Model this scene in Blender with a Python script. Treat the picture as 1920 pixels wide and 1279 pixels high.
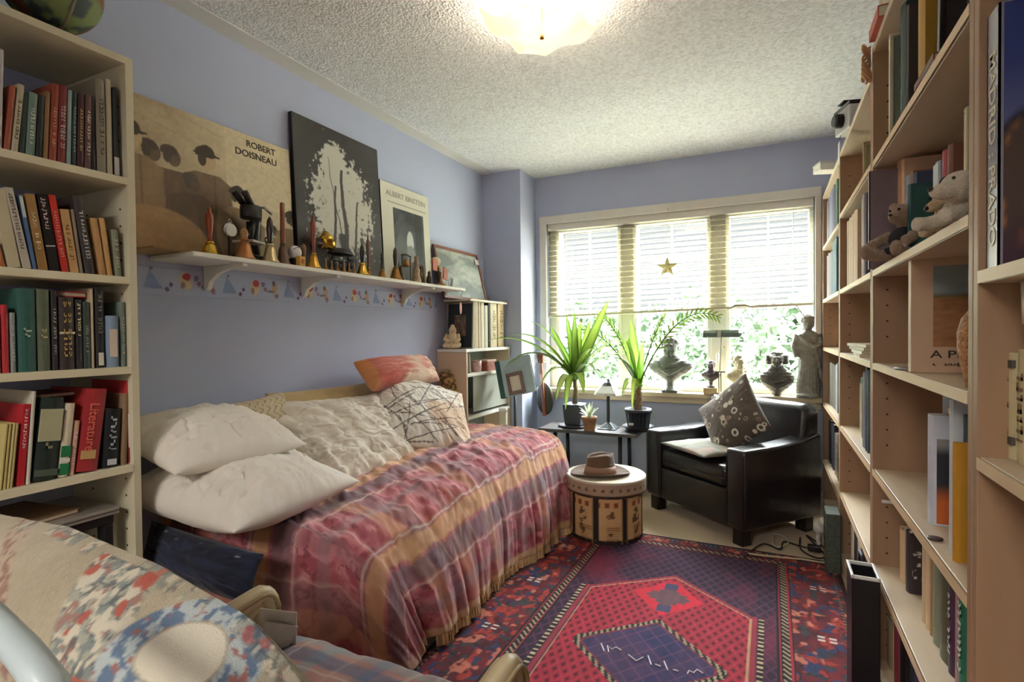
import bpy, math, random
import numpy as np
from mathutils import Vector, Matrix, Euler
D = bpy.data
for _o in list(D.objects): D.objects.remove(_o)
COL = bpy.context.scene.collection
SC = bpy.context.scene
PI = math.pi
SKY_LOW, SKY_HIGH = .385, 76.
# ------------------------------------------------------------------ camera, world, lights, exposure
CAM_F, CAM_CY, YAW, PIT, ROL, H = 1008.814, 641.678, .4481124, .0166403, -.0096430, 1.1671248
_F = np.array([-math.sin(YAW)*math.cos(PIT), math.cos(YAW)*math.cos(PIT), -math.sin(PIT)])
_R0 = np.array([math.cos(YAW), math.sin(YAW), 0.]); _U0 = np.cross(_R0, _F)
_R = _R0*math.cos(ROL)+_U0*math.sin(ROL); _U = -_R0*math.sin(ROL)+_U0*math.cos(ROL)
cd = D.cameras.new('camera'); cam = D.objects.new('camera', cd); COL.objects.link(cam)
cd.sensor_width = 36; cd.lens = CAM_F/1920*36; cd.shift_y = (CAM_CY-639.5)/1920; cd.clip_start = .02
cam.matrix_world = Matrix(((_R[0], _U[0], -_F[0], 0), (_R[1], _U[1], -_F[1], 0), (_R[2], _U[2], -_F[2], H), (0, 0, 0, 1)))
SC.camera = cam
W = D.worlds.new('sky'); SC.world = W; W.use_nodes = True
bg = W.node_tree.nodes['Background']; bg.inputs[0].default_value = (.91, .94, 1.0, 1)
# bright overcast sky: dimmer at the horizon, brightest overhead
_tc = W.node_tree.nodes.new('ShaderNodeTexCoord'); _sx = W.node_tree.nodes.new('ShaderNodeSeparateXYZ'); _mr = W.node_tree.nodes.new('ShaderNodeMapRange')
_mr.inputs['From Min'].default_value = .24; _mr.inputs['From Max'].default_value = .80; _mr.inputs['To Min'].default_value = SKY_LOW; _mr.inputs['To Max'].default_value = SKY_HIGH
W.node_tree.links.new(_tc.outputs['Generated'], _sx.inputs[0]); W.node_tree.links.new(_sx.outputs['Z'], _mr.inputs['Value']); W.node_tree.links.new(_mr.outputs['Result'], bg.inputs[1])
SC.view_settings.view_transform = 'Standard'; SC.view_settings.look = 'None'
SC.view_settings.exposure = 1.12; SC.view_settings.gamma = 1; SC.view_settings.use_curve_mapping = False
def lamp(name, kind, loc, power, color, size=.3, rot=(0, 0, 0), size_y=None):
    l = D.lights.new(name, kind); l.energy = power; l.color = color
    if kind == 'AREA':
        l.size = size
        if size_y: l.shape = 'RECTANGLE'; l.size_y = size_y
    if kind == 'POINT': l.shadow_soft_size = size
    o = D.objects.new(name, l); o.location = loc; o.rotation_euler = rot; COL.objects.link(o); return o
# daylight arriving through the big window (sky portal just outside the panes) and an added fill light behind the camera
pl_ = lamp('window_portal', 'AREA', (-.69, 4.33, 1.38), 1, (1, 1, 1), 1.96, (-PI/2, 0, 0), 1.40); pl_.data.cycles.is_portal = True
lamp('added_fill_light', 'AREA', (-.6, -1.7, 2.40), 42, (1, .95, .88), .9, (math.radians(20), 0, 0), .9)

Xl, Yf, Xr, Yc, Xb, Xc, HC = -2.0795, 4.1083, .3055, 3.8125, -1.736, -1.750, 2.44
XW = .60          # right wall
FLOOR = 0.
def at(px, py, ax, val):
    "point of the photograph carried out to the plane ax = val"
    d = _F+_R*(px-960)/CAM_F+_U*(CAM_CY-py)/CAM_F; i = 'xyz'.index(ax)
    o = np.array([0, 0, H]); t = (val-o[i])/d[i]; return Vector(o+t*d)
# ------------------------------------------------------------------ helpers
def lin(c):
    if isinstance(c, str): c = [int(c[i:i+2], 16) for i in (0, 2, 4)]
    a = np.array(c, float)/255.
    return np.where(a <= .04045, a/12.92, ((a+.055)/1.055)**2.4)
_rt = np.random.RandomState(7).rand(512, 512)
def vn(x, y, seed=0):
    x = np.asarray(x, float)+seed*17.37; y = np.asarray(y, float)+seed*9.11
    xi = np.floor(x).astype(int); yi = np.floor(y).astype(int); fx = x-xi; fy = y-yi
    fx = fx*fx*(3-2*fx); fy = fy*fy*(3-2*fy)
    g = lambda a, b: _rt[a % 512, b % 512]
    return (g(xi, yi)*(1-fx)+g(xi+1, yi)*fx)*(1-fy)+(g(xi, yi+1)*(1-fx)+g(xi+1, yi+1)*fx)*fy
def fbm(x, y, seed=0, o=4):
    s = 0; a = .5; t = 0
    for k in range(o): s = s+a*vn(x*2**k, y*2**k, seed+k); t += a; a *= .5
    return s/t
def mixc(a, b, m):
    m = np.clip(m, 0, 1)[..., None]; return a*(1-m)+b*m
MATS = {}
def mat(rgb, rough=.55, metal=0., var=.06, vs=12., bump=0., bs=60., name=None, coat=0., trans=0., emit=0., sheen=0., stretch=None):
    key = (str(rgb), rough, metal, var, vs, bump, bs, coat, trans, emit, sheen, str(stretch))
    if key in MATS: return MATS[key]
    m = D.materials.new(name or 'surface'); m.use_nodes = True; nt = m.node_tree; p = nt.nodes['Principled BSDF']
    c = lin(rgb); p.inputs['Roughness'].default_value = rough; p.inputs['Metallic'].default_value = metal
    tc = nt.nodes.new('ShaderNodeTexCoord'); src = tc.outputs['Object']
    if stretch:
        mp = nt.nodes.new('ShaderNodeMapping'); mp.inputs['Scale'].default_value = stretch; nt.links.new(src, mp.inputs[0]); src = mp.outputs[0]
    if var:
        n = nt.nodes.new('ShaderNodeTexNoise'); n.inputs['Scale'].default_value = vs; n.inputs['Detail'].default_value = 4
        nt.links.new(src, n.inputs['Vector'])
        mx = nt.nodes.new('ShaderNodeMix'); mx.data_type = 'RGBA'
        mx.inputs[6].default_value = (*[min(1, v*(1-var*2)) for v in c], 1); mx.inputs[7].default_value = (*[min(1, v*(1+var*2)) for v in c], 1)
        nt.links.new(n.outputs[0], mx.inputs[0]); nt.links.new(mx.outputs[2], p.inputs['Base Color'])
    else: p.inputs['Base Color'].default_value = (*c, 1)
    if bump:
        n2 = nt.nodes.new('ShaderNodeTexNoise'); n2.inputs['Scale'].default_value = bs; n2.inputs['Detail'].default_value = 3
        nt.links.new(src, n2.inputs['Vector'])
        b = nt.nodes.new('ShaderNodeBump'); b.inputs['Strength'].default_value = bump; b.inputs['Distance'].default_value = .01
        nt.links.new(n2.outputs[0], b.inputs['Height']); nt.links.new(b.outputs[0], p.inputs['Normal'])
    if coat: p.inputs['Coat Weight'].default_value = coat; p.inputs['Coat Roughness'].default_value = .15
    if trans: p.inputs['Transmission Weight'].default_value = trans
    if emit: p.inputs['Emission Color'].default_value = (*c, 1); p.inputs['Emission Strength'].default_value = emit
    if sheen: p.inputs['Sheen Weight'].default_value = sheen
    MATS[key] = m; return m
def paint_mat(name, rough=.8, bump=.0, bs=300., sheen=0.):
    m = D.materials.new(name); m.use_nodes = True; nt = m.node_tree; p = nt.nodes['Principled BSDF']
    a = nt.nodes.new('ShaderNodeAttribute'); a.attribute_name = 'Col'; nt.links.new(a.outputs[0], p.inputs['Base Color'])
    p.inputs['Roughness'].default_value = rough
    if bump:
        tc = nt.nodes.new('ShaderNodeTexCoord'); n2 = nt.nodes.new('ShaderNodeTexNoise'); n2.inputs['Scale'].default_value = bs
        nt.links.new(tc.outputs['Object'], n2.inputs['Vector'])
        b = nt.nodes.new('ShaderNodeBump'); b.inputs['Strength'].default_value = bump; b.inputs['Distance'].default_value = .004
        nt.links.new(n2.outputs[0], b.inputs['Height']); nt.links.new(b.outputs[0], p.inputs['Normal'])
    if sheen: p.inputs['Sheen Weight'].default_value = sheen
    return m
FABRIC = paint_mat('woven_fabric', .9, .35, 500, .2); PRINT = paint_mat('printed_paper', .5); PAINTED = paint_mat('painted_surface', .6)
def link(o, parent=None, loc=None):
    COL.objects.link(o)
    if parent is not None: o.parent = parent
    if loc is not None: o.location = loc
    return o
class MB:
    def __init__(s): s.v = []; s.f = []; s.c = []
    def add(s, vs, fs, col=None):
        n = len(s.v); s.v += [tuple(v) for v in vs]; s.f += [tuple(i+n for i in f) for f in fs]
        s.c += [tuple(col) if col is not None else (.5, .5, .5)]*len(vs); return s
    def box(s, x0, x1, y0, y1, z0, z1, M=None, col=None):
        vs = [Vector((x, y, z)) for z in (z0, z1) for y in (y0, y1) for x in (x0, x1)]
        if M is not None: vs = [M @ v for v in vs]
        return s.add(vs, [(0, 2, 3, 1), (4, 5, 7, 6), (0, 1, 5, 4), (2, 6, 7, 3), (0, 4, 6, 2), (1, 3, 7, 5)], col)
    def lathe(s, prof, c=(0, 0, 0), n=24, M=None, col=None, cap=True, sx=1, sy=1):
        vs = []; fs = []
        for r, z in prof:
            for k in range(n):
                a = 2*PI*k/n; vs.append(Vector((c[0]+r*math.cos(a)*sx, c[1]+r*math.sin(a)*sy, c[2]+z)))
        for i in range(len(prof)-1):
            for k in range(n):
                a, b = i*n+k, i*n+(k+1) % n; fs.append((a, b, b+n, a+n))
        if cap:
            fs.append(tuple(range(n-1, -1, -1))); fs.append(tuple((len(prof)-1)*n+k for k in range(n)))
        if M is not None: vs = [M @ v for v in vs]
        return s.add(vs, fs, col)
    def tube(s, pts, r, n=8, col=None, cap=True):
        pts = [Vector(p) for p in pts]; rs = r if isinstance(r, (list, tuple)) else [r]*len(pts)
        vs = []; fs = []; up = Vector((.13, .2, 1)).normalized()
        for i, p in enumerate(pts):
            d = (pts[min(i+1, len(pts)-1)]-pts[max(i-1, 0)]).normalized()
            if abs(d.dot(up)) > .95: up = Vector((1, .1, 0)).normalized()
            a = d.cross(up).normalized(); b = d.cross(a).normalized()
            for k in range(n):
                t = 2*PI*k/n; vs.append(p+(a*math.cos(t)+b*math.sin(t))*rs[i])
        for i in range(len(pts)-1):
            for k in range(n):
                a, b = i*n+k, i*n+(k+1) % n; fs.append((a, b, b+n, a+n))
        if cap: fs.append(tuple(range(n-1, -1, -1))); fs.append(tuple((len(pts)-1)*n+k for k in range(n)))
        return s.add(vs, fs, col)
    def ell(s, c, r, M=None, n=16, m=10, col=None):
        if not isinstance(r, (list, tuple)): r = (r, r, r)
        vs = []; fs = []
        for i in range(m+1):
            t = PI*i/m
            for k in range(n):
                a = 2*PI*k/n; vs.append(Vector((r[0]*math.sin(t)*math.cos(a), r[1]*math.sin(t)*math.sin(a), -r[2]*math.cos(t))))
        for i in range(m):
            for k in range(n):
                a, b = i*n+k, i*n+(k+1) % n; fs.append((a, b, b+n, a+n))
        if M is not None: vs = [M @ v for v in vs]
        vs = [v+Vector(c) for v in vs]
        return s.add(vs, fs, col)
    def prism(s, poly, z0, z1, M=None, col=None):
        n = len(poly); vs = [Vector((x, y, z0)) for x, y in poly]+[Vector((x, y, z1)) for x, y in poly]
        if M is not None: vs = [M @ v for v in vs]
        return s.add(vs, [tuple(range(n-1, -1, -1)), tuple(range(n, 2*n))]+[(k, (k+1) % n, (k+1) % n+n, k+n) for k in range(n)], col)
    def grid(s, P, col=None, flip=False):
        P = np.asarray(P); a, b = P.shape[:2]; n = len(s.v)
        s.v += [tuple(p) for p in P.reshape(-1, 3)]
        cc = np.asarray(col).reshape(-1, 3) if col is not None and np.ndim(col) > 1 else None
        s.c += [tuple(c) for c in cc] if cc is not None else [tuple(col) if col is not None else (.5, .5, .5)]*(a*b)
        for i in range(a-1):
            for j in range(b-1):
                q = (n+i*b+j, n+(i+1)*b+j, n+(i+1)*b+j+1, n+i*b+j+1); s.f.append(q[::-1] if flip else q)
        return s
    def build(s, name, m, parent=None, smooth=False, bevel=0, remesh=0, solid=0, sub=0, colors=False, loc=None, weld=0):
        me = D.meshes.new(name); me.from_pydata(s.v, [], s.f); me.update()
        if colors:
            a = me.color_attributes.new('Col', 'FLOAT_COLOR', 'POINT')
            a.data.foreach_set('color', np.hstack([np.array(s.c), np.ones((len(s.c), 1))]).astype(np.float32).ravel())
        if m is not None: me.materials.append(m)
        o = D.objects.new(name, me); link(o, parent, loc)
        if smooth or remesh: me.polygons.foreach_set('use_smooth', [True]*len(me.polygons))
        if weld: w = o.modifiers.new('weld', 'WELD'); w.merge_threshold = weld
        if remesh:
            r = o.modifiers.new('remesh', 'REMESH'); r.mode = 'VOXEL'; r.voxel_size = remesh; r.use_smooth_shade = True
            k = o.modifiers.new('smooth', 'SMOOTH'); k.factor = .5; k.iterations = 3
        if solid: k = o.modifiers.new('solid', 'SOLIDIFY'); k.thickness = solid; k.offset = 0
        if bevel:
            k = o.modifiers.new('bevel', 'BEVEL'); k.width = bevel; k.segments = 2; k.limit_method = 'ANGLE'; k.angle_limit = .7
        if sub: k = o.modifiers.new('sub', 'SUBSURF'); k.levels = sub; k.render_levels = sub
        return o
def grid_mesh(name, P, C, m, parent=None, solid=0, smooth=True, loc=None, close=False):
    P = np.asarray(P, float); a, b = P.shape[:2]; me = D.meshes.new(name)
    i = np.arange(a-1)[:, None]*b+np.arange(b-1)[None, :]
    q = np.stack([i, i+b, i+b+1, i+1], -1).reshape(-1, 4)
    me.vertices.add(a*b); me.vertices.foreach_set('co', P.reshape(-1)); n = len(q)
    me.loops.add(n*4); me.loops.foreach_set('vertex_index', q.reshape(-1).astype(np.int32))
    me.polygons.add(n); me.polygons.foreach_set('loop_start', np.arange(0, n*4, 4, dtype=np.int32))
    me.polygons.foreach_set('use_smooth', [smooth]*n)
    me.update(calc_edges=True); me.validate()
    if C is not None:
        at_ = me.color_attributes.new('Col', 'FLOAT_COLOR', 'POINT')
        at_.data.foreach_set('color', np.concatenate([np.asarray(C).reshape(-1, 3), np.ones((a*b, 1))], 1).astype(np.float32).ravel())
    me.materials.append(m); o = D.objects.new(name, me); link(o, parent, loc)
    if solid: k = o.modifiers.new('solid', 'SOLIDIFY'); k.thickness = solid; k.offset = -1
    return o
SEEN = {}
def tag(o, label, cat, group=None):
    n = len(label.split()); assert 4 <= n <= 16, (n, label)
    if label in SEEN: print('DUPLICATE LABEL', label)
    SEEN[label] = 1
    o['label'] = label; o['category'] = cat
    if group: o['group'] = group
    return o
def thing(name, label, cat, loc=(0, 0, 0), rot=(0, 0, 0), group=None):
    o = D.objects.new(name, None); o.empty_display_size = .05; COL.objects.link(o); o.location = loc; o.rotation_euler = rot
    return tag(o, label, cat, group)
def struct(o): o['kind'] = 'structure'; return o
def text_mesh(name, s, size, m, parent, M, extrude=.0004, font_shear=0, width=None):
    cu = D.curves.new('lettering', 'FONT'); cu.body = s; cu.size = size; cu.extrude = extrude; cu.align_x = 'CENTER'; cu.align_y = 'CENTER'; cu.offset = size*.012
    o = D.objects.new('tmp', cu); COL.objects.link(o); dg = bpy.context.evaluated_depsgraph_get()
    me = D.meshes.new_from_object(o.evaluated_get(dg)); D.objects.remove(o)
    if width:
        xs = [v.co.x for v in me.vertices]; k = width/(max(xs)-min(xs))
        for v in me.vertices: v.co.x *= k
    me.transform(M); me.materials.clear(); me.materials.append(m)
    t = D.objects.new(name, me); link(t, parent); return t
def basis(o, x, y, z):
    "4x4 with columns x, y, z and origin o"
    return Matrix(((x[0], y[0], z[0], o[0]), (x[1], y[1], z[1], o[1]), (x[2], y[2], z[2], o[2]), (0, 0, 0, 1)))
def RX(a): return Matrix.Rotation(a, 4, 'X')
def RY(a): return Matrix.Rotation(a, 4, 'Y')
def RZ(a): return Matrix.Rotation(a, 4, 'Z')
def T(*v): return Matrix.Translation(v)
WOOD_SHADED = mat('a48264', .5, var=.10, vs=6, stretch=(3, 3, .35), name='birch_veneer_shaded', bump=.05, bs=40)  # bookcase sides: birch browned, their shade painted into the colour
WOOD_LIT = mat('d0bda2', .38, var=.10, vs=6, stretch=(3, .35, 3), name='birch_veneer_lit', bump=.05, bs=40)  # shelf boards: the same birch paled, window gloss painted into the colour
BEECH = mat('c99a6a', .5, var=.10, vs=6, stretch=(3, .35, 3), name='wood_edge')
CREAM = mat('d8cfb2', .5, var=.03, name='cream_laminate')
WHITE = mat('e6e3da', .4, var=.02, name='white_paint')
BLACK = mat('1c1a1b', .4, var=.05, name='black_metal')
BRASS = mat('c99a45', .3, .9, var=.1, vs=20, name='brass')
OLDBRASS = mat('9a6f3a', .38, .8, var=.15, vs=20, name='aged_brass')
PAPER = mat('ddd0b4', .8, var=.06, vs=80, name='page_block', stretch=(1, 12, 1))
# ------------------------------------------------------------------ room shell
def plain(name, m, *boxes, bevel=0):
    b = MB()
    for q in boxes: b.box(*q)
    return struct(b.build(name, m, bevel=bevel))
WALLM = mat('b8bfda', .75, var=.025, vs=3, bump=.04, bs=220, name='periwinkle_wall_paint')
CARPET = mat('c9b291', .95, var=.14, vs=160, bump=.6, bs=420, name='beige_carpet', sheen=.3)
def popcorn():
    m = D.materials.new('popcorn_ceiling'); m.use_nodes = True; nt = m.node_tree; p = nt.nodes['Principled BSDF']
    p.inputs['Roughness'].default_value = .9
    tc = nt.nodes.new('ShaderNodeTexCoord'); v = nt.nodes.new('ShaderNodeTexVoronoi'); v.inputs['Scale'].default_value = 95
    n = nt.nodes.new('ShaderNodeTexNoise'); n.inputs['Scale'].default_value = 60; n.inputs['Detail'].default_value = 5
    nt.links.new(tc.outputs['Object'], v.inputs['Vector']); nt.links.new(tc.outputs['Object'], n.inputs['Vector'])
    mu = nt.nodes.new('ShaderNodeMath'); mu.operation = 'SUBTRACT'; nt.links.new(n.outputs[0], mu.inputs[0]); nt.links.new(v.outputs['Distance'], mu.inputs[1])
    b = nt.nodes.new('ShaderNodeBump'); b.inputs['Strength'].default_value = .38; b.inputs['Distance'].default_value = .010
    nt.links.new(mu.outputs[0], b.inputs['Height']); nt.links.new(b.outputs[0], p.inputs['Normal'])
    r = nt.nodes.new('ShaderNodeValToRGB'); r.color_ramp.elements[0].position = .25; r.color_ramp.elements[1].position = .6
    r.color_ramp.elements[0].color = (*lin('cdcfd2'), 1); r.color_ramp.elements[1].color = (*lin('eef0f3'), 1)
    nt.links.new(n.outputs[0], r.inputs[0]); nt.links.new(r.outputs[0], p.inputs['Base Color'])
    return m
plain('floor', CARPET, (Xl-.1, XW+.1, -2.4, Yf+.1, -.08, 0))
plain('ceiling', popcorn(), (Xl-.1, XW+.1, -2.4, Yf+.1, HC, HC+.1))
plain('trim_1', mat('dedcd8', .8, var=.02, name='smooth_ceiling_paint'), (Xl, Xl+.10, -.95, Yc, HC-.004, HC+.01))
plain('wall_left', WALLM, (Xl-.12, Xl, -2.4, Yf+.1, 0, HC))
plain('wall_right', WALLM, (XW, XW+.12, -2.4, Yf+.1, 0, HC))
plain('wall_corner', WALLM, (Xl, Xc, Yc, Yf, 0, HC))
WX0, WX1, WZ0, WZ1 = -1.652, .27, .70, 2.055
plain('wall_far', WALLM, (Xl-.1, WX0, Yf, Yf+.2, 0, HC), (WX1, XW+.1, Yf, Yf+.2, 0, HC), (WX0, WX1, Yf, Yf+.2, 0, WZ0), (WX0, WX1, Yf, Yf+.2, WZ1, HC))
# the unseen wall behind the camera, its doorway opened wide for fill light, and the hallway beyond
plain('wall_near', WALLM, (Xl, -1.35, -1.05, -.93, 0, HC), (.1, XW, -1.05, -.93, 0, HC), (-1.35, .1, -1.05, -.93, 2.12, HC))
plain('wall_hallway', mat('d9d2c4', .8, name='hall_paint'), (Xl, XW, -2.4, -2.3, 0, HC))
plain('baseboard_left', WHITE, (Xl, Xl+.012, -.93, Yc, 0, .09))
plain('baseboard_far', WHITE, (Xc, XW, Yf-.012, Yf, 0, .09))
plain('baseboard_corner', WHITE, (Xl, Xc+.012, Yc-.012, Yc, 0, .09), (Xc, Xc+.012, Yc, Yf-.012, 0, .09))
# window
CAS = mat('e2dcd4', .45, var=.03, name='window_casing_paint'); VIN = mat('e9e6da', .4, var=.02, name='window_vinyl')
win = D.objects.new('window_1', None); COL.objects.link(win); struct(win)
b = MB(); y0, y1 = Yf-.022, Yf
b.box(WX0-.055, WX0+.004, y0, y1, WZ0-.02, WZ1+.058); b.box(WX1-.004, WX1+.035, y0, y1, WZ0-.02, WZ1+.058); b.box(WX0-.055, WX1+.035, y0-.002, y1, WZ1-.004, WZ1+.06)
b.build('window_casing', CAS, win, bevel=.006)
b = MB(); b.box(WX0-.07, WX1+.035, Yf-.075, Yf+.2, WZ0-.012, WZ0+.022); b.box(WX0-.055, WX1+.035, Yf-.03, Yf, WZ0-.06, WZ0-.012)
b.build('window_sill', mat('d9c9a8', .45, var=.05, name='sill_paint'), win, bevel=.006)
b = MB(); yw0, yw1 = Yf+.07, Yf+.15
PANES = [(-1.562, -1.079), (-.929, -.418), (-.263, .235)]; edges = [WX0, *[e for p in PANES for e in p], WX1]
for a, c in ((WX0, PANES[0][0]), (PANES[0][1], PANES[1][0]), (PANES[1][1], PANES[2][0]), (PANES[2][1], WX1)): b.box(a, c, yw0+.0005, yw1-.0005, WZ0+.085, WZ1-.06)
b.box(WX0, WX1, yw0, yw1, WZ0+.022, WZ0+.085); b.box(WX0, WX1, yw0, yw1, WZ1-.06, WZ1)
for a, c in PANES:      # sash bead round each pane
    for q in ((a-.03, a, WZ0+.0905, WZ1-.0705), (c, c+.03, WZ0+.0905, WZ1-.0705), (a-.03, c+.03, WZ0+.06, WZ0+.09), (a-.03, c+.03, WZ1-.07, WZ1-.04)): b.box(q[0], q[1], yw0-.018, yw0-.0005, q[2], q[3])
b.build('window_frame', VIN, win, bevel=.004)
b = MB()
for a, c in PANES:
    mid = (a+c)/2; b.box(mid-.006, mid+.006, yw0+.031, yw0+.047, WZ0+.08, WZ1-.06)
    for z in (1.075, 1.73): b.box(a, c, yw0+.034, yw0+.044, z-.006, z+.006)
b.build('window_grille', VIN, win)
gm = D.materials.new('window_glass'); gm.use_nodes = True; nt = gm.node_tree; nt.nodes.clear()
o_ = nt.nodes.new('ShaderNodeOutputMaterial'); mx = nt.nodes.new('ShaderNodeMixShader'); tr = nt.nodes.new('ShaderNodeBsdfTransparent'); gl = nt.nodes.new('ShaderNodeBsdfGlossy')
gl.inputs['Roughness'].default_value = .02; mx.inputs[0].default_value = .06; tr.inputs[0].default_value = (.97, .99, .98, 1)
nt.links.new(tr.outputs[0], mx.inputs[1]); nt.links.new(gl.outputs[0], mx.inputs[2]); nt.links.new(mx.outputs[0], o_.inputs[0])
for a, c in PANES:
    b = MB(); b.box(a-.01, c+.01, yw0+.048, yw0+.053, WZ0+.07, WZ1-.05); b.build('glass_pane', gm, win)
b = MB()
for x in (-.40, .0): b.box(x-.02, x+.02, yw0-.04, yw0-.018, WZ0+.09, WZ0+.105)
for x in (-.345,): b.box(x-.012, x+.012, yw0-.035, yw0-.018, .93, 1.0); b.box(x-.006, x+.006, yw0-.06, yw0-.03, .95, 1.01)
b.build('window_latch', WHITE, win, bevel=.003)
# venetian blind
bl = thing('venetian_blind', 'cream venetian blind lowered halfway over the wide window', 'blind', (0, Yf+.03, WZ1))
SLAT = mat('efe9d2', .55, var=.02, name='cream_slat')
nt = SLAT.node_tree; p = nt.nodes['Principled BSDF']; tl = nt.nodes.new('ShaderNodeBsdfTranslucent'); tl.inputs[0].default_value = (.92, .90, .82, 1)
mxx = nt.nodes.new('ShaderNodeMixShader'); mxx.inputs[0].default_value = .35; nt.links.new(p.outputs[0], mxx.inputs[1]); nt.links.new(tl.outputs[0], mxx.inputs[2]); nt.links.new(mxx.outputs[0], nt.nodes['Material Output'].inputs[0])
b = MB(); b.box(WX0+.008, WX1-.008, -.025, .03, -.055, -.002); b.build('headrail', CAS, bl, bevel=.004)
b = MB()
nsl = 16
def zrail(x): return 1.30+(x-WX0)/(WX1-WX0)*.045
for k in range(nsl):
    for x0, x1 in ((WX0+.012, WX1-.012),):
        f = (k+.7)/(nsl); zt = WZ1-.06
        za, zb = zt+(zrail(x0)+.02-zt)*f-WZ1, zt+(zrail(x1)+.02-zt)*f-WZ1
        th = .006; w = .023; c, s_ = math.cos(.30), math.sin(.30)
        vs = []
        for x, z in ((x0, za), (x1, zb)):
            for u in (-1, -.4, .4, 1): vs.append((x, u*w*c+.002, z+u*w*s_+.002*(1-u*u)))
        n = len(b.v); b.v += vs; b.c += [(.5, .5, .5)]*8
        b.f += [(n+i, n+i+1, n+5+i, n+4+i) for i in range(3)]
b.build('slats', SLAT, bl, solid=.002)
b = MB(); x0, x1 = WX0+.012, WX1-.012
vs = []
for x in (x0, x1):
    z = zrail(x)-WZ1; vs += [(x, -.024, z-.009), (x, .024, z-.009), (x, .024, z+.009), (x, -.024, z+.009)]
b.add(vs, [(0, 1, 2, 3), (7, 6, 5, 4), (0, 4, 5, 1), (1, 5, 6, 2), (2, 6, 7, 3), (3, 7, 4, 0)]); b.build('bottom_rail', mat('cfc6ae', .5, var=.03), bl, bevel=.003)
b = MB()
for x in (-1.5, -1.02, -.35, .14):
    for yy in (-.022, .022): b.tube([(x, yy, -.05), (x, yy, zrail(x)-WZ1)], .0012, 5)
b.build('ladder_cord', CAS, bl)
b = MB(); b.tube([(-.32, -.035, -.05), (-.32, -.035, -.42)], .0016, 5); b.lathe([(.003, 0), (.006, -.02), (.004, -.035)], (-.32, -.035, -.42), 10); b.build('pull_cord', CAS, bl)
# ------------------------------------------------------------------ outside
GR = mat('767868', .9, var=.2, vs=3, name='lawn'); b = MB(); b.box(-30, 30, 5.5, 60, -3.3, -3.001); tag(b.build('lawn', GR), 'sunlit green lawn outside the window', 'lawn')
def tree(x, y, r, hue, lab, seed, zc=.6):
    rs = np.random.RandomState(seed); t = thing('leafy_tree', lab, 'tree', (x, y, -3), group=None)
    b = MB(); b.tube([(0, 0, 0), (.1, 0, 2), (0, .1, 3+zc)], [.22, .16, .1], 10); b.build('trunk', mat('8a7a64', .9, var=.2), t, True)
    n = 9500; u = rs.normal(size=(n, 3)); u /= np.linalg.norm(u, axis=1)[:, None]; rad = r*(.55+.5*rs.rand(n))
    bl_ = .75+.5*fbm(u[:, 0]*2+4, u[:, 1]*2+u[:, 2]*1.3+4, seed)
    P = u*(rad*bl_)[:, None]*np.array([1, 1, 1.15])+np.array([0, 0, 3+zc])
    m = MB(); base = lin(hue)
    a1 = rs.normal(size=(n, 3)); a1 /= np.linalg.norm(a1, axis=1)[:, None]; a2 = np.cross(a1, rs.normal(size=(n, 3))); a2 /= np.linalg.norm(a2, axis=1)[:, None]
    s = .045+.05*rs.rand(n)
    V = np.stack([P-a1*s[:, None]*1.6, P+a2*s[:, None]*.7, P+a1*s[:, None]*1.6, P-a2*s[:, None]*.7], 1).reshape(-1, 3)
    m.v = [tuple(v) for v in V]; m.f = [(4*i, 4*i+1, 4*i+2, 4*i+3) for i in range(n)]
    cc = np.repeat(base[None, :]*(.8+.5*rs.rand(n))[:, None], 4, 0); m.c = [tuple(c) for c in cc]
    m.build('foliage', LEAFOUT, t, colors=True)
LEAFOUT = paint_mat('outdoor_leaves', .6)
tree(-3.6, 9.6, 1.7, '42533a', 'bushy green tree outside behind the left window pane', 3, -.35)
tree(-1.6, 14.5, 2.0, '42533a', 'broad tree farther off behind the middle pane', 5, -.2)
tree(.9, 10.4, 1.6, '46583c', 'light green tree outside behind the right pane', 8, .0)
tree(5.4, 17., 2.3, '42523a', 'distant rounded tree at far right of the garden', 9, .3)
tree(-8.5, 16., 2.6, '42523a', 'large distant tree at far left of the garden', 11, .5)
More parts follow.
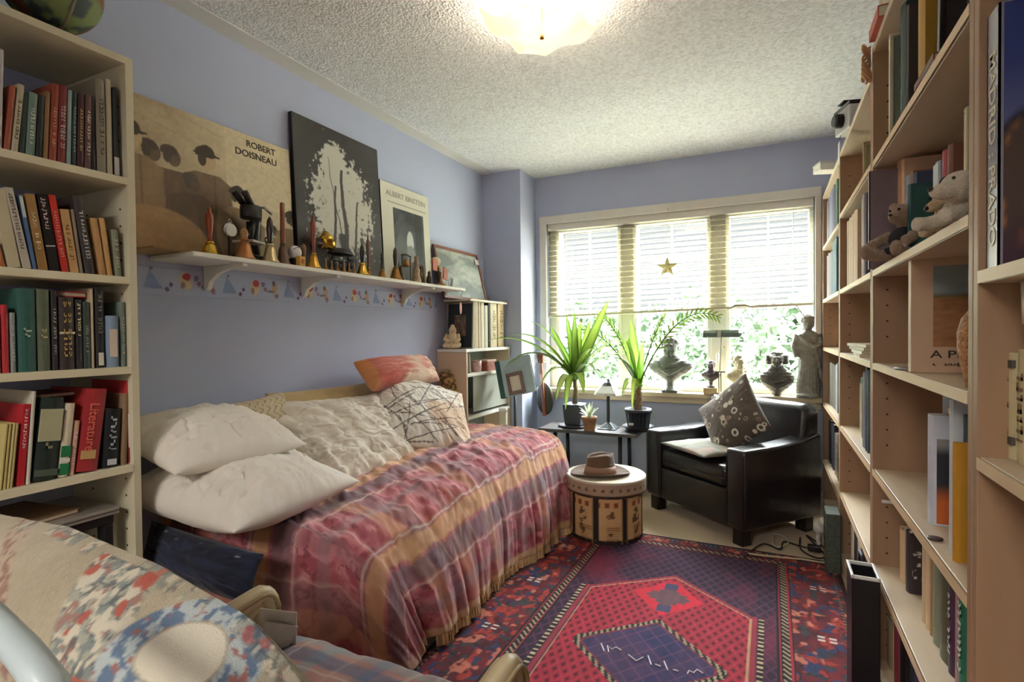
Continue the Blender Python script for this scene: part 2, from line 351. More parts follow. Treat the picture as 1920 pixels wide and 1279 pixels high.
# ------------------------------------------------------------------ bookcases
def bookcase(label, wallx, frontx, y0, y1, ztop, shelves, sm, em, hm, name='bookcase', sides=(1, 1), group=None, holes=True, plinth=True, back=True):
    "open bookcase; front plane x = frontx, wall side x = wallx, spans y0..y1; shelves = heights of the shelf tops"
    cy = (y0+y1)/2; t = thing(name, label, 'bookcase', ((wallx+frontx)/2, cy, 0), group=group)
    ox, oy = (wallx+frontx)/2, cy; xa, xb = min(wallx, frontx)-ox, max(wallx, frontx)-ox; th = .022
    sgn = 1 if frontx > wallx else -1; xf = frontx-ox
    for k, (ya, yb) in enumerate(((y0, y0+th), (y1-th, y1))):
        b = MB(); b.box(xa, xb, ya-oy, yb-oy, 0, ztop); o = b.build('side_panel', sm, t, bevel=.0015)
        if holes:
            h = MB()
            yy = (yb-oy) if k == 0 else (ya-oy); ny = 1 if k == 0 else -1
            for xo in (.04, .22):
                for z in np.arange(.12, ztop-.1, .032*1.6):
                    if any(abs(z-s) < .04 for s in shelves): continue
                    M = T(xf-sgn*xo, yy, z) @ RX(PI/2); h.lathe([(.0035, -.001), (.0035, .001)], (0, 0, 0), 8, M)
            h.build('peg_holes', mat('4a2f20', .8, var=0), o)
    for s in shelves:
        b = MB(); b.box(xa+.004, xb-.001, y0+th-oy, y1-th-oy, s-.022, s); o = b.build('shelf', hm, t, bevel=.0015)
        b = MB(); xe = xf-sgn*.0; b.box(min(xe, xe+sgn*.001), max(xe, xe+sgn*.001), y0+th-oy, y1-th-oy, s-.021, s-.001); b.build('edge_band', em, o)
    b = MB(); b.box(xa, xb, y0+th-oy, y1-th-oy, ztop-.022, ztop); b.build('top_board', hm, t, bevel=.0015)
    if back: b = MB(); xw = wallx-ox; b.box(min(xw, xw+sgn*.006), max(xw, xw+sgn*.006), y0+th-oy, y1-th-oy, .03, ztop-.022); b.build('back_panel', sm, t)
    if plinth:
        b = MB(); xe = xf-sgn*.012; b.box(min(xe, xe-sgn*.016), max(xe, xe-sgn*.016), y0+th-oy, y1-th-oy, 0, shelves[-1]-.022); b.build('plinth', sm, t)
    return t
ZL = [1.644, 1.347, 1.078, .782, .47, .09]
bookcase('cream laminate bookcase against the blue left wall, filled with upright books', Xl+.002, Xb, .115, .985, 2.005, ZL, CREAM, mat('e3d8b8', .45), CREAM, back=False)
ZR = [1.722, 1.364, 1.058, .705, .385, .07]
EDGE = mat('e2c49c', .45, var=.04, name='light_edge_band')
bookcase('birch bookcase between tall near panel and spaced middle unit, shelves half empty', XW-.002, Xr, 1.150, 2.150, 2.10, ZR, WOOD_SHADED, EDGE, WOOD_LIT)
bookcase('narrow-looking birch bookcase, second from the window wall, with straw coil above', XW-.002, Xr, 2.154, 3.088, 2.03, [1.73, 1.364, 1.058, .70, .375, .07], WOOD_SHADED, EDGE, WOOD_LIT)
bookcase('farthest birch bookcase beside the window, partly behind the black leather armchair', XW-.002, Xr, 3.092, 4.03, 2.03, [1.70, 1.364, 1.058, .70, .33, .07], WOOD_SHADED, EDGE, WOOD_LIT)
bookcase('birch bookcase nearest the viewer at right edge, holding the dark blue art book', XW-.002, Xr, .20, 1.146, 2.10, [1.262, .957, .50, .07], WOOD_SHADED, EDGE, WOOD_LIT, holes=False)
# ------------------------------------------------------------------ books
BK = {}
def bmat(c, rough=.5):
    return mat(c, rough, var=.07, vs=30, name='book_cloth')
def glyphs(rs, z0, z1, wy, xo, yc, n=None, rows=1, big=.010, M=None):
    "little raised marks that read as an illegible title running along the spine"
    b = MB(); z = z0
    while z < z1-.004:
        h = big*(.35+.5*rs.rand())
        if rs.rand() < .14: z += big*.7; continue
        for r in range(rows):
            yy = yc+(r-(rows-1)/2)*wy*1.25; w = wy*(.55+.45*rs.rand())
            b.box(xo-.0003, xo+.0003, yy-w/2, yy+w/2, z, z+h*.45)
            if rs.rand() < .7: b.box(xo-.0003, xo+.0003, yy-w/2, yy-w/2+wy*.22, z, z+h)
            if rs.rand() < .5: b.box(xo-.0003, xo+.0003, yy+w/2-wy*.2, yy+w/2, z, z+h)
        z += h+big*.22
    return b
def book(label, ya, yb, z, h, depth, xs, side, color, ink=None, lean=0, soft=False, band=None, group=None, title=(.2, .8), rows=1, name='book', pages=None, cat='book', plain=False, tagit=True, label_rect=None):
    """upright book standing on z between ya and yb; side=+1 opens toward +x (spine faces +x), -1 spine faces -x;
    lean in radians: positive leans the top toward +y"""
    t_ = max(.005, yb-ya); rs = np.random.RandomState(abs(hash((round(ya*1000), round(z*1000)))) % 100000)
    piv = yb if lean > 0 else ya
    t = thing(name, label, cat, (xs, piv, z+.0005), (-lean, 0, 0), group)
    oy = ya-piv; y0, y1 = oy, oy+t_; s = side; c = bmat(color, .35 if soft else .55); ct = min(.0028, t_*.18)
    b = MB(); n = 7; bulge = 0 if soft else min(.006, t_*.2)
    prof = [(s*(-.0+bulge*math.sin(PI*k/(n-1))), y0+(y1-y0)*k/(n-1)) for k in range(n)]
    inner = [(x-s*ct, min(max(y, y0+ct), y1-ct)) for x, y in prof]
    poly = [(-s*depth, y0)]+prof+[(-s*depth, y1), (-s*depth, y1-ct)]+inner[::-1]+[(-s*depth, y0+ct)]
    # outer shell as strips (avoids concave caps)
    def strip(o, i):
        vs = [(*o[k], 0) for k in range(2)]+[(*i[k], 0) for k in (1, 0)]
        b.prism([o[0], o[1], i[1], i[0]], 0, h)
    outer = [(-s*depth, y0)]+prof+[(-s*depth, y1)]; inn = [(-s*depth, y0+ct)]+inner+[(-s*depth, y1-ct)]
    for k in range(len(outer)-1): strip(outer[k:k+2], inn[k:k+2])
    b.build('cover', c, t)
    g = .0 if soft else .003
    p = MB(); p.box(min(-s*(depth-g), -s*.004), max(-s*(depth-g), -s*.004), y0+ct, y1-ct, g, h-g); p.build('pages', pages or PAPER, t)
    if ink and not plain and t_ > .008:
        m = glyphs(rs, h*title[0], h*title[1], t_*(.5/rows if rows > 1 else .5), s*(bulge+.0004), (y0+y1)/2, rows=rows, big=max(.010, min(.02, t_*.55)))
        if m.v: m.build('spine_lettering', mat(ink, .5, var=0, name='foil_ink'), t)
    if band:
        for z0_, z1_, bc in band:
            m = MB(); m.box(min(s*(bulge*.2), s*(bulge+.0006)), max(s*bulge*.2, s*(bulge+.0006)), y0+.0002, y1-.0002, h*z0_, h*z1_); m.build('spine_panel', mat(bc, .5, var=.05), t)
    if label_rect:
        z0_, z1_, lc = label_rect; m = MB(); w = t_*.3; x_ = s*(bulge+.0008); m.box(min(x_, x_-s*.0006), max(x_, x_-s*.0006), (y0+y1)/2-w, (y0+y1)/2+w, h*z0_, h*z1_); m.build('spine_label', mat(lc, .6, var=.03), t)
    return t
def row(specs, z, xs, side, where, depth=.19, group=None):
    "specs: (px0, px1 at shelf, dx of top, y of top, colour, look, extras)"
    for q in specs:
        p0, p1, dx, yt, c, look = q[:6]; ex = dict(q[6]) if len(q) > 6 else {}
        pb = None
        a = at(p0, 600, 'x', xs); e = at(p1, 600, 'x', xs)
        # use real heights of the foot and the head for the pixel columns
        def ycol(px, zz):
            lo, hi = 0., 1279.
            for _ in range(30):
                m_ = (lo+hi)/2
                if at(px, m_, 'x', xs)[2] > zz: lo = m_
                else: hi = m_
            return at(px, lo, 'x', xs)[1]
        ya, yb = ycol(p0, z), ycol(p1, z)
        if ya > yb: ya, yb = yb, ya
        gap = .0009; ya += gap; yb -= gap
        P = at((p0+p1)/2+dx, yt, 'x', xs); h = P[2]-z
        ly = (P[1]-(ya+yb)/2); lean = math.atan2(ly, h) if abs(dx) > .5 else 0; hh = h/math.cos(lean) if lean else h
        if abs(lean) > .03: yb = ya+(yb-ya)*math.cos(lean)
        book(look+' '+where, ya, yb, z, hh-.001-abs(math.sin(lean))*(yb-ya), ex.pop('depth', depth), ex.pop('xs', xs), side, c, lean=lean, group=group, **ex)
XS = -1.757
W1, W2, W3, W4 = 'on top shelf of cream bookcase', 'on second shelf of cream bookcase', 'on third shelf of cream bookcase', 'on fourth shelf of cream bookcase'
row([
 (-8, 4, 4, 92, 'b9b5b3', 'tall pale glossy book at left edge'),
 (6, 19, 12, 161, '98492f', 'rust red book leaning right'),
 (20, 34, 13, 158, 'bfb294', 'cream book beside the rust red one', dict(ink='6b5a44')),
 (35, 46, 9, 176, '26352d', 'blackish green narrow book'),
 (47, 65, 7, 174, '73897d', 'sage green grey book', dict(ink='d8d4c2')),
 (66, 79, 6, 178, '232421', 'black book beside the sage one'),
 (80, 90, 5, 171, '8e6840', 'ochre brown thin book'),
 (91, 106, 6, 157, '96432f', 'brick red book', dict(ink='d9a36a')),
 (107, 123, 4, 160, '7d2b2c', 'dark crimson book with pale lettering', dict(ink='d8c9c0', rows=2)),
 (124, 133, 3, 169, '93a59e', 'pale grey blue slim book'),
 (134, 143, 2, 172, '2b3e3d', 'dark teal slim book', dict(ink='9fb0a8')),
 (144, 157, 2, 175, '4b2a2b', 'maroon book with small gold title', dict(ink='c9a56a')),
 (158, 171, 2, 178, '6c4b45', 'plum brown book', dict(ink='e0d8cc')),
 (172, 180, 0, 181, '2b2320', 'near black thin book'),
 (182, 200, 0, 150, '8e8571', 'tall grey olive volume', dict(ink='5c5444')),
 (201, 212, 0, 150, 'c6bba0', 'tall cream slim volume'),
 (214, 224, 0, 166, '3a3c3b', 'charcoal slim book with white foot label', dict(band=[(.02, .22, 'd9d6cc')]))], ZL[0], XS, 1, W1)
row([
 (-4, 12, -14, 452, 'b56a3c', 'short orange book at left edge'),
 (14, 40, -31, 352, 'c9bd9b', 'broad cream book leaning left', dict(soft=True)),
 (43, 60, -36, 350, 'c4bba8', 'leaning cream book with grey capital lettering', dict(ink='6f6a66', soft=True, title=(.25, .95))),
 (62, 70, -28, 364, '5a7299', 'slim blue and white book leaning left', dict(band=[(.7, .98, 'c9cfc4')], soft=True)),
 (72, 91, -26, 362, 'a07a48', 'brown mottled paperback', dict(ink='e6d2a6', soft=True)),
 (93, 113, -25, 362, '1c1918', 'black paperback with pale pink title', dict(ink='dcb9b3', title=(.55, .97), soft=True, band=[(.32, .335, 'd8cfc4')])),
 (116, 130, -26, 364, 'c4352b', 'bright red slim paperback', dict(ink='e9a79b', soft=True)),
 (132, 149, -20, 391, 'c99f69', 'short tan paperback', dict(ink='8a6a3d', soft=True)),
 (150, 157, -18, 392, '8d7d68', 'short grey brown thin book'),
 (160, 179, -25, 366, '3b3230', 'tall charcoal book with white title', dict(ink='c8c4bb')),
 (186, 200, -18, 408, 'b98d57', 'small kraft brown booklet'),
 (201, 212, -16, 408, 'cda062', 'small ochre booklet'),
 (216, 229, -8, 430, '8a8e76', 'short sage green book near end panel', dict(ink='d9d6c4'))], ZL[1], XS, 1, W2)
row([
 (-8, 2, 0, 588, 'c98f86', 'faded pink thin book at left edge'),
 (4, 18, 0, 571, 'b5242b', 'bright red slim hardback'),
 (20, 31, 0, 586, '8c918c', 'silver grey slim book', dict(ink='c9ccc4')),
 (34, 69, 0, 541, '2e5c52', 'thick teal green clothbound book', dict(ink='b7c9a8', title=(.42, .56), rows=1)),
 (71, 95, 0, 542, '5b6149', 'thick olive clothbound book', dict(ink='c3b98c', title=(.40, .5))),
 (98, 110, 0, 545, '2a2423', 'black book with tall grey title', dict(ink='a9a4a0')),
 (112, 141, 0, 557, '3b2d27', 'thick dark brown book with double yellow title', dict(ink='c9ab6b', rows=2, title=(.18, .95), band=[(.49, .52, 'd8c9a4')])),
 (143, 156, 0, 562, '2a2624', 'black book with bold cream lettering', dict(ink='e5cf98', title=(.48, .97))),
 (157, 171, 0, 566, '37443b', 'dark green slim book', dict(ink='a7b09c', title=(.2, .65))),
 (172, 178, 0, 541, 'c6b594', 'tall thin cream book'),
 (180, 197, 0, 541, '221b19', 'tall black book with white foot label', dict(label_rect=(.03, .19, 'd9cfc0'), ink='8a8079', title=(.4, .95))),
 (199, 224, 0, 592, '8ba1b8', 'light blue book with cream spine label', dict(label_rect=(.2, .74, 'e0cdb9'), xs=XS)),
 (227, 237, 0, 566, '77887a', 'grey green slim book by end panel', dict(ink='c4cbb8'))], ZL[2], XS, 1, W3)
book('dark teal book behind the light blue one '+W3, at(200, 565, 'x', XS-.16)[1], at(200, 565, 'x', XS-.16)[1]+.09, ZL[2], .145*1.25, .1, XS-.165, 1, '23434d')
row([
 (-4, 4, 13, 795, 'c9b877', 'first yellow-backed magazine from left'),
 (5, 11, 12, 794, 'bfa967', 'dull yellow magazine, second from left,'),
 (12, 17, 12, 793, 'cfbd7c', 'pale yellow magazine between duller ones'),
 (18, 22, 12, 793, 'b8a868', 'olive yellow magazine beside red spine'),
 (31, 46, 13, 757, 'bb2c33', 'red paperback with white capitals', dict(ink='f0d9d0', soft=True, title=(.45, .95))),
 (48, 57, 12, 733, 'cfc9b8', 'tall white volume behind red paperback'),
 (61, 105, 17, 743, '1f2a25', 'broad black green volume with pictured spine', dict(ink='8f8f6c', title=(.38, .46), band=[(.47, .86, 'b3b08c'), (.05, .13, '55604f')])),
 (108, 127, 15, 755, 'd8cbb0', 'cream book with two green bands', dict(band=[(.03, .18, '1f7a4a'), (.27, .42, '1f7a4a'), (.20, .25, 'e6e4dc')])),
 (129, 139, 12, 788, 'cb9a84', 'thin salmon pink book', dict(ink='f0dccb')),
 (142, 183, 20, 726, 'a42b2f', 'large red volume with vertical title'),
 (192, 222, 6, 765, '15181c', 'black book with grey title', dict(ink='a9b2ba', title=(.3, .9), label_rect=(.04, .14, 'c9ccd0'))),
 (226, 238, 5, 737, '93765a', 'brown album with rounded spine'),
 (241, 250, 0, 713, 'c43f3c', 'red and white book by end panel', dict(band=[(.2, .6, 'e9e4dc'), (.02, .19, '3a2320')]))], ZL[3], XS, 1, W4)
# lettering on the big red volume and other extras of the left bookcase
def find(lab):
    return [o for o in D.objects if o.get('label', '').startswith(lab)][0]
rv = find('large red volume')
M = basis((.0075, -.030, .125), (0, 0, -1), (0, 1, 0), (1, 0, 0)); text_mesh('title', 'Literature', .034, mat('e0705c', .4, var=0), rv, M)
m = MB(); m.box(.0062, .0070, -.050, -.012, .035, .060); m.build('spine_label', mat('c9a56a', .5), rv)
flat = lambda name, label, cat, cx, cy, z, dx, dy, th, c, rz=0, cov=True, group=None: _flat(name, label, cat, cx, cy, z, dx, dy, th, c, rz, cov, group)
def _flat(name, label, cat, cx, cy, z, dx, dy, th, c, rz, cov, group):
    t = thing(name, label, cat, (cx, cy, z+.0005), (0, 0, rz), group); ct = min(.003, th*.2)
    b = MB(); b.box(-dx/2, dx/2, -dy/2, dy/2, 0, ct); b.box(-dx/2, dx/2, -dy/2, dy/2, th-ct, th); b.box(-dx/2, -dx/2+ct, -dy/2, dy/2, ct, th-ct); b.build('cover', bmat(c), t)
    b = MB(); b.box(-dx/2+ct, dx/2-.002, -dy/2+.002, dy/2-.002, ct, th-ct); b.build('pages', PAPER, t); return t
yA = at(134, 560, 'x', XS)[1]
flat('book', 'small red book lying across upright books on third shelf of cream bookcase', 'book', XS-.09, at(148, 552, 'x', XS)[1], .5*(at(148, 558, 'x', XS)[2]+at(148, 562, 'x', XS)[2])+.004, .15, .052, .015, 'c22f38')
flat('book', 'dark leaning flat book wedged above the red volume on fourth shelf', 'book', XS-.14, .82, ZL[3]+.217, .16, .10, .012, '5c1f22')
# lower compartment: flat folders on a silver slab on a black stand, wooden crate below
P = at(213, 950, 'x', -1.74)
t = thing('laptop', 'flat silver case with dark folder on it, on black stand', 'laptop', (-1.88, .74, .642))
b = MB(); b.box(-.13, .13, -.19, .19, 0, .022); b.build('body', mat('b9b5ac', .35, .6), t, bevel=.004)
b = MB(); b.box(-.131, .131, -.19, .19, .009, .013); b.build('seam', mat('55524c', .5), t)
flat('folder', 'brown paper folder lying on the silver case in cream bookcase', 'folder', -1.89, .68, .6645, .24, .30, .012, '8c6f52', .12)
t = thing('monitor_stand', 'black plastic stand under the silver case in cream bookcase', 'stand', (-1.88, .75, .47))
b = MB(); b.box(-.12, .12, -.17, .17, .145, .172); b.build('top', BLACK, t, bevel=.004)
for sy in (-1, 1):
    for sx in (-1, 1):
        b = MB(); b.prism([(sx*.10-.02, sy*.155-.012), (sx*.10+.02, sy*.155-.012), (sx*.10+.02, sy*.155+.012), (sx*.10-.02, sy*.155+.012)], 0, .145); b.build('leg', BLACK, t, bevel=.003)
t = thing('wooden_crate', 'orange slatted wooden crate on a low shelf of cream bookcase', 'crate', (-1.89, .80, .09))
CR = mat('c9824a', .6, var=.15, stretch=(8, 1, 8))
for zz in (.02, .10, .18, .26):
    b = MB(); b.box(.115, .125, -.16, .16, zz, zz+.035); b.box(-.125, -.115, -.16, .16, zz, zz+.035); b.build('slat', CR, t)
b = MB()
for sx in (-1, 1):
    for sy in (-1, 1): b.box(sx*.105-.012, sx*.105+.012, sy*.148-.01, sy*.148+.01, 0, .325)
b.build('corner_posts', CR, t)
for sy in (-.12, -.04, .04, .12):
    b = MB(); b.box(-.125, .125, sy-.034, sy+.034, .326, .334); b.build('slat', CR, t)
# things on top of the cream bookcase
t = thing('globe', 'mottled green and brown globe on top of the cream bookcase', 'globe', (-1.84, .83, 2.007))
n = 60; u = np.linspace(0, PI, n)[:, None]; v = np.linspace(0, 2*PI, n*2)[None, :]
P = np.stack([.12*np.sin(u)*np.cos(v), .12*np.sin(u)*np.sin(v), .155-.12*np.cos(u)+0*v], -1)
nn = fbm(P[..., 0]*22+P[..., 2]*8+5, P[..., 1]*22+5, 3); C = mixc(lin('3e4a48'), lin('7d8a52'), (nn-.48)*8); C = mixc(C, lin('7a4a2e'), (fbm(P[..., 0]*15+9, P[..., 2]*15+9, 8)-.6)*10)
grid_mesh('ball', P, C, PAINTED, t)
b = MB(); b.lathe([(.06, 0), (.06, .008), (.02, .016), (.012, .036)], n=20); b.build('base', mat('2b2320', .4), t, True)
b = MB(); b.tube([(.135*math.cos(a)*1, 0, .155+.135*math.sin(a)) for a in np.linspace(-PI/2, PI/2, 16)], .004, 6); b.build('meridian_arm', mat('8f8468', .4, .5), t, True)
t = thing('storage_box', 'dark navy storage box on top of cream bookcase at left corner', 'box', (-1.86, .54, 2.007)); b = MB(); b.box(-.12, .12, -.13, .13, 0, .14); b.build('body', mat('23263a', .6), t, bevel=.004)
b = MB(); b.box(-.125, .125, -.135, .135, .14, .165); b.build('lid', mat('2b2a2c', .6), t, bevel=.004)
# ------------------------------------------------------------------ contents of the birch bookcases on the right
def R_(px, zz, xs):   # y of the point of the spine plane seen in pixel column px at height zz
    lo, hi = 0., 1279.
    for _ in range(30):
        m_ = (lo+hi)/2
        if at(px, m_, 'x', xs)[2] > zz: lo = m_
        else: hi = m_
    return at(px, lo, 'x', xs)[1]
XR = .335
U = lambda n, s: 'on %s shelf of %s birch bookcase' % (s, n)
row([
 (1709, 1724, 0, 738, '4a3550', 'purple book with white foot label', dict(label_rect=(.02, .25, 'd9cfd0'), xs=.40, depth=.15)),
 (1726, 1736, 0, 762, 'd9973b', 'amber yellow slim book', dict(ink='7a4a1c', xs=.39, depth=.15)),
 (1738, 1741, 0, 766, '9c2b30', 'thin red book', dict(xs=.385, depth=.15)),
 (1781, 1787, 0, 748, 'c4cbd0', 'tall thin pale grey book', dict(depth=.2)),
 (1789, 1794, 0, 776, '46565b', 'slate blue book with grey cover', dict(depth=.2, xs=.35)),
 (1793, 1799, 0, 829, 'c28a22', 'mustard yellow book', dict(depth=.17, xs=.33))], ZR[3], XR, -1, U('near', 'middle'))
# black and orange covered book standing forward
row([(1741, 1750, 0, 776, 'c9cbd8', 'white-spined book with black and orange cover', dict(depth=.16, xs=.345))], ZR[3], .345, -1, U('near', 'middle'))
row([
 (1688, 1696, 0, 990, 'd8b48a', 'tan and orange slim book', dict(xs=.37, depth=.15)),
 (1700, 1706, 0, 995, '3a2c30', 'dark book with pale lettering on cover', dict(xs=.37, depth=.16)),
 (1731, 1737, 0, 1010, 'cdb795', 'first of three cream thin books', dict(xs=.37, depth=.14)),
 (1738, 1743, 0, 1015, 'd9bf98', 'middle cream thin book of three', dict(xs=.37, depth=.14)),
 (1745, 1749, 0, 1020, 'a5855c', 'brown cream thin book, last of three', dict(xs=.37, depth=.14)),
 (1751, 1760, 0, 1030, '8a9078', 'grey green book', dict(xs=.37, depth=.15)),
 (1762, 1779, 0, 1045, '4f4f2e', 'olive green book', dict(xs=.37, depth=.15)),
 (1780, 1790, 0, 1070, '4a3348', 'dark purple book', dict(xs=.37, depth=.15, ink='c9c0cc')),
 (1792, 1797, 0, 1080, 'b8868f', 'dusty pink thin book', dict(xs=.37, depth=.15)),
 (1798, 1812, 0, 1090, '1f7a5c', 'green book with pale crest', dict(xs=.37, depth=.15, ink='d0dfc8'))], ZR[4], .37, -1, U('near', 'fifth'))
row([
 (1655, 1660, 0, 1148, 'c9c9d0', 'tall silver white thin volume', dict(xs=.35, depth=.2)),
 (1662, 1675, 0, 1160, 'c8b491', 'beige tall volume', dict(xs=.35, depth=.2)),
 (1677, 1686, 0, 1168, 'a8434f', 'crimson pink tall volume', dict(xs=.35, depth=.2)),
 (1688, 1698, 0, 1185, '231c1c', 'black tall volume', dict(xs=.35, depth=.2)),
 (1700, 1706, 0, 1220, '3c4048', 'grey blue slim volume', dict(xs=.36, depth=.18)),
 (1708, 1716, 0, 1240, '4c4a78', 'blue violet slim volume', dict(xs=.36, depth=.18))], ZR[5], .35, -1, U('near', 'bottom'))
row([
 (1681, 1690, 0, 304, 'd6b08a', 'tan book', dict(xs=.37, depth=.18)),
 (1692, 1696, 0, 300, 'd9b596', 'pinkish tan thin book', dict(xs=.37, depth=.16)),
 (1698, 1706, 0, 331, '9299b0', 'grey blue book', dict(xs=.37, depth=.16)),
 (1708, 1712, 0, 322, '9a6a52', 'brown thin book', dict(xs=.37, depth=.16)),
 (1713, 1719, 0, 325, '3b4560', 'navy slim book', dict(xs=.37, depth=.18)),
 (1720, 1725, 0, 345, '1c4a4a', 'dark green wide-covered book', dict(xs=.35, depth=.2)),
 (1755, 1765, 0, 304, '7fa3b5', 'pale blue slim book with white top', dict(xs=.37, depth=.18, band=[(.6, .98, 'c6cfd8')])),
 (1768, 1778, 0, 283, 'a32c3c', 'red book', dict(xs=.37, depth=.18)),
 (1779, 1787, 0, 272, '7a4a3c', 'red brown book', dict(xs=.37, depth=.18))], ZR[1], .37, -1, U('near', 'second'))
row([
 (1689, 1699, 0, 14, '1e3b39', 'dark teal tall thin book', dict(xs=.34, depth=.22)),
 (1701, 1704, 0, 12, '3a3438', 'black tall thin volume', dict(xs=.34, depth=.22))], ZR[0], .34, -1, U('near', 'top'))
# upper shelf: framed picture, flat books carrying a yellow book and a black framed photograph
def picture(name, label, cat, o, xd, zd, w, h, th, fr, inner, inner_c, fw=.014, back='6b5a48', group=None, mount=None, art=None):
    "framed picture; o = middle of the lower edge, xd = direction of its width, zd = direction of its height; faces xd x zd"
    x = Vector(xd).normalized(); z = Vector(zd).normalized(); n = x.cross(z).normalized()
    t = D.objects.new(name, None); COL.objects.link(t); tag(t, label, cat, group); t.matrix_world = basis(o, x, n, z)
    # local: x width, y = normal (toward viewer), z up
    b = MB(); b.box(-w/2, w/2, -th, 0, 0, fw); b.box(-w/2, w/2, -th, 0, h-fw, h); b.box(-w/2, -w/2+fw, -th, 0, fw, h-fw); b.box(w/2-fw, w/2, -th, 0, fw, h-fw)
    b.build('frame', fr, t, bevel=.002)
    b = MB(); b.box(-w/2+fw, w/2-fw, -th+.001, -th*.45, fw, h-fw); b.build('mount', mount or mat(inner), t)
    if art is not None:
        k = 48; u = np.linspace(0, 1, k)[:, None]+np.zeros((1, k)); v = np.linspace(0, 1, k)[None, :]+np.zeros((k, 1))
        m0 = inner_c; P = np.stack([(-w/2+fw)+(w-2*fw)*(m0+(1-2*m0)*u), np.full_like(u, -th*.45+.0008), fw+(h-2*fw)*(m0+(1-2*m0)*v)], -1)
        grid_mesh('picture', P, art(u, v), PRINT, t)
    return t
def dusky(c1, c2, c3, sd, k=5.):
    return lambda u, v: mixc(mixc(lin(c1), lin(c2), (fbm(u*k, v*k, sd)-.35)*3), lin(c3), (fbm(u*k*2+3, v*k*2, sd+4)-.58)*9)
picture('framed_picture', 'cream framed dark green picture standing at far end of upper shelf, near birch bookcase', 'picture', (.40, 1.955, ZR[0]), (1, 0, 0), (0, 0, 1), .155, .33, .018, mat('d8d0b8', .5), '8d9a88', .12, art=dusky('24403e', '4f6158', 'b7b6a4', 21), fw=.010)
flat('book', 'white flat book beneath the yellow one on upper shelf of near birch bookcase', 'book', .43, 1.66, ZR[0], .20, .11, .040, 'd9d5cc')
flat('book', 'dark flat book on the white one on upper shelf', 'book', .43, 1.56, ZR[0], .20, .10, .048, '2b2a33')
flat('book', 'red brown flat book under the black framed photograph', 'book', .43, 1.60, ZR[0]+.0495, .20, .18, .016, '6b3a30')
row([(1722, 1735, 0, -60, 'b58c30', 'tall yellow mustard book standing on flat books', dict(depth=.16))], ZR[0]+.067, .345, -1, 'of near birch bookcase')
picture('framed_photograph', 'black framed grey photograph standing on flat books at top of near birch bookcase', 'picture', (.43, 1.53, ZR[0]+.067), (1, 0, 0), (0, -.05, 1), .17, .24, .02, mat('1f1d22', .3), '2b2830', .26, art=dusky('5a5856', '8d8b87', 'd0cdc6', 31), fw=.012)
# second shelf: album spilling past the panel, framed picture, two plush toys
def album(label, xs, y, z, w, h, th, c, edge):
    t = thing('album', label, 'book', (xs, y, z+.0005))
    b = MB(); b.box(0, w, -th, -th+.003, 0, h); b.box(0, w, -.003, 0, 0, h); b.box(0, .003, -th, 0, 0, h); b.build('cover', bmat(c), t)
    b = MB(); b.box(.003, w-.003, -th+.003, -.003, .003, h-.003); b.build('pages', bmat(edge), t); return t
album('large mauve album jutting past the panel on second shelf, near birch bookcase', .288, 2.10, ZR[1], .22, .315, .022, '7c6a70', 'd8c4b4')
picture('framed_picture', 'cream framed picture with near black centre behind the pale spotted plush dog', 'picture', (.42, 1.30, ZR[1]), (1, 0, 0), (0, 0, 1), .17, .225, .016, mat('c9bd94', .5), 'b8a468', .16, art=dusky('16181f', '1f222b', '2b2f38', 5), fw=.010)
PL1 = mat('a98a6c', .95, var=.2, vs=90, bump=.9, bs=260, sheen=.5, name='teddy_plush'); PL2 = mat('d9ccb4', .95, var=.12, vs=60, bump=.8, bs=240, sheen=.5, name='pale_plush')
t = thing('teddy_bear', 'brown curly teddy bear in black waistcoat sitting on birch shelf edge', 'toy', (.345, R_(1688, ZR[1]+.06, .335), ZR[1]), (0, 0, math.radians(225))); t.scale = (.92, .92, .92)
def teddy(t, fur, head_up=.14):
    b = MB(); b.ell((0, 0, .055), (.038, .042, .055)); b.ell((.012, 0, head_up), (.036, .036, .034)); b.ell((.045, 0, head_up-.008), (.018, .016, .014))
    for s in (-1, 1):
        b.ell((.0, s*.033, head_up+.030), (.010, .016, .016)); b.tube([(.01, s*.035, .085), (.045, s*.055, .06), (.075, s*.052, .05)], [.015, .016, .017], 10)
        b.tube([(.015, s*.025, .018), (.06, s*.04, .018), (.10, s*.048, .02)], [.02, .019, .018], 10); b.ell((.105, s*.048, .028), (.013, .018, .024))
    return b.build('body', fur, t, remesh=.004)
teddy(t, PL1)
b = MB(); b.ell((0, 0, .065), (.0415, .0455, .043), n=20); b.ell((.052, 0, .03), (.004, .03, .012)); b.build('waistcoat', mat('23232c', .8), t, True)
b = MB()
for s in (-1, 1): b.ell((.045, s*.014, .153), .004)
b.ell((.063, 0, .136), (.004, .006, .004)); b.build('face_details', mat('151214', .2), t, True)
t = thing('plush_dog', 'pale floppy-eared plush dog with dark eye patch on birch shelf', 'toy', (.335, R_(1806, ZR[1]+.06, .335), ZR[1]), (0, 0, math.radians(200))); t.scale = (.78, .78, .78)
b = MB(); b.ell((-.02, -.02, .045), (.05, .045, .045)); b.ell((.02, .02, .095), (.042, .045, .038)); b.ell((.062, .028, .082), (.034, .022, .020))
b.tube([(0, .03, .03), (.05, .05, .022), (.085, .06, .018)], [.02, .018, .019], 10); b.tube([(0, -.05, .03), (.05, -.055, .02), (.08, -.05, .018)], [.02, .018, .019], 10)
b.build('body', PL2, t, remesh=.004)
b = MB()
for s in (-1, 1): b = MB(); b.ell((.0, .02+s*.052, .10), (.016, .012, .034), M=RX(s*.5)); b.build('ear', mat('c4b195', .95, bump=.6, bs=200), t, remesh=.004)
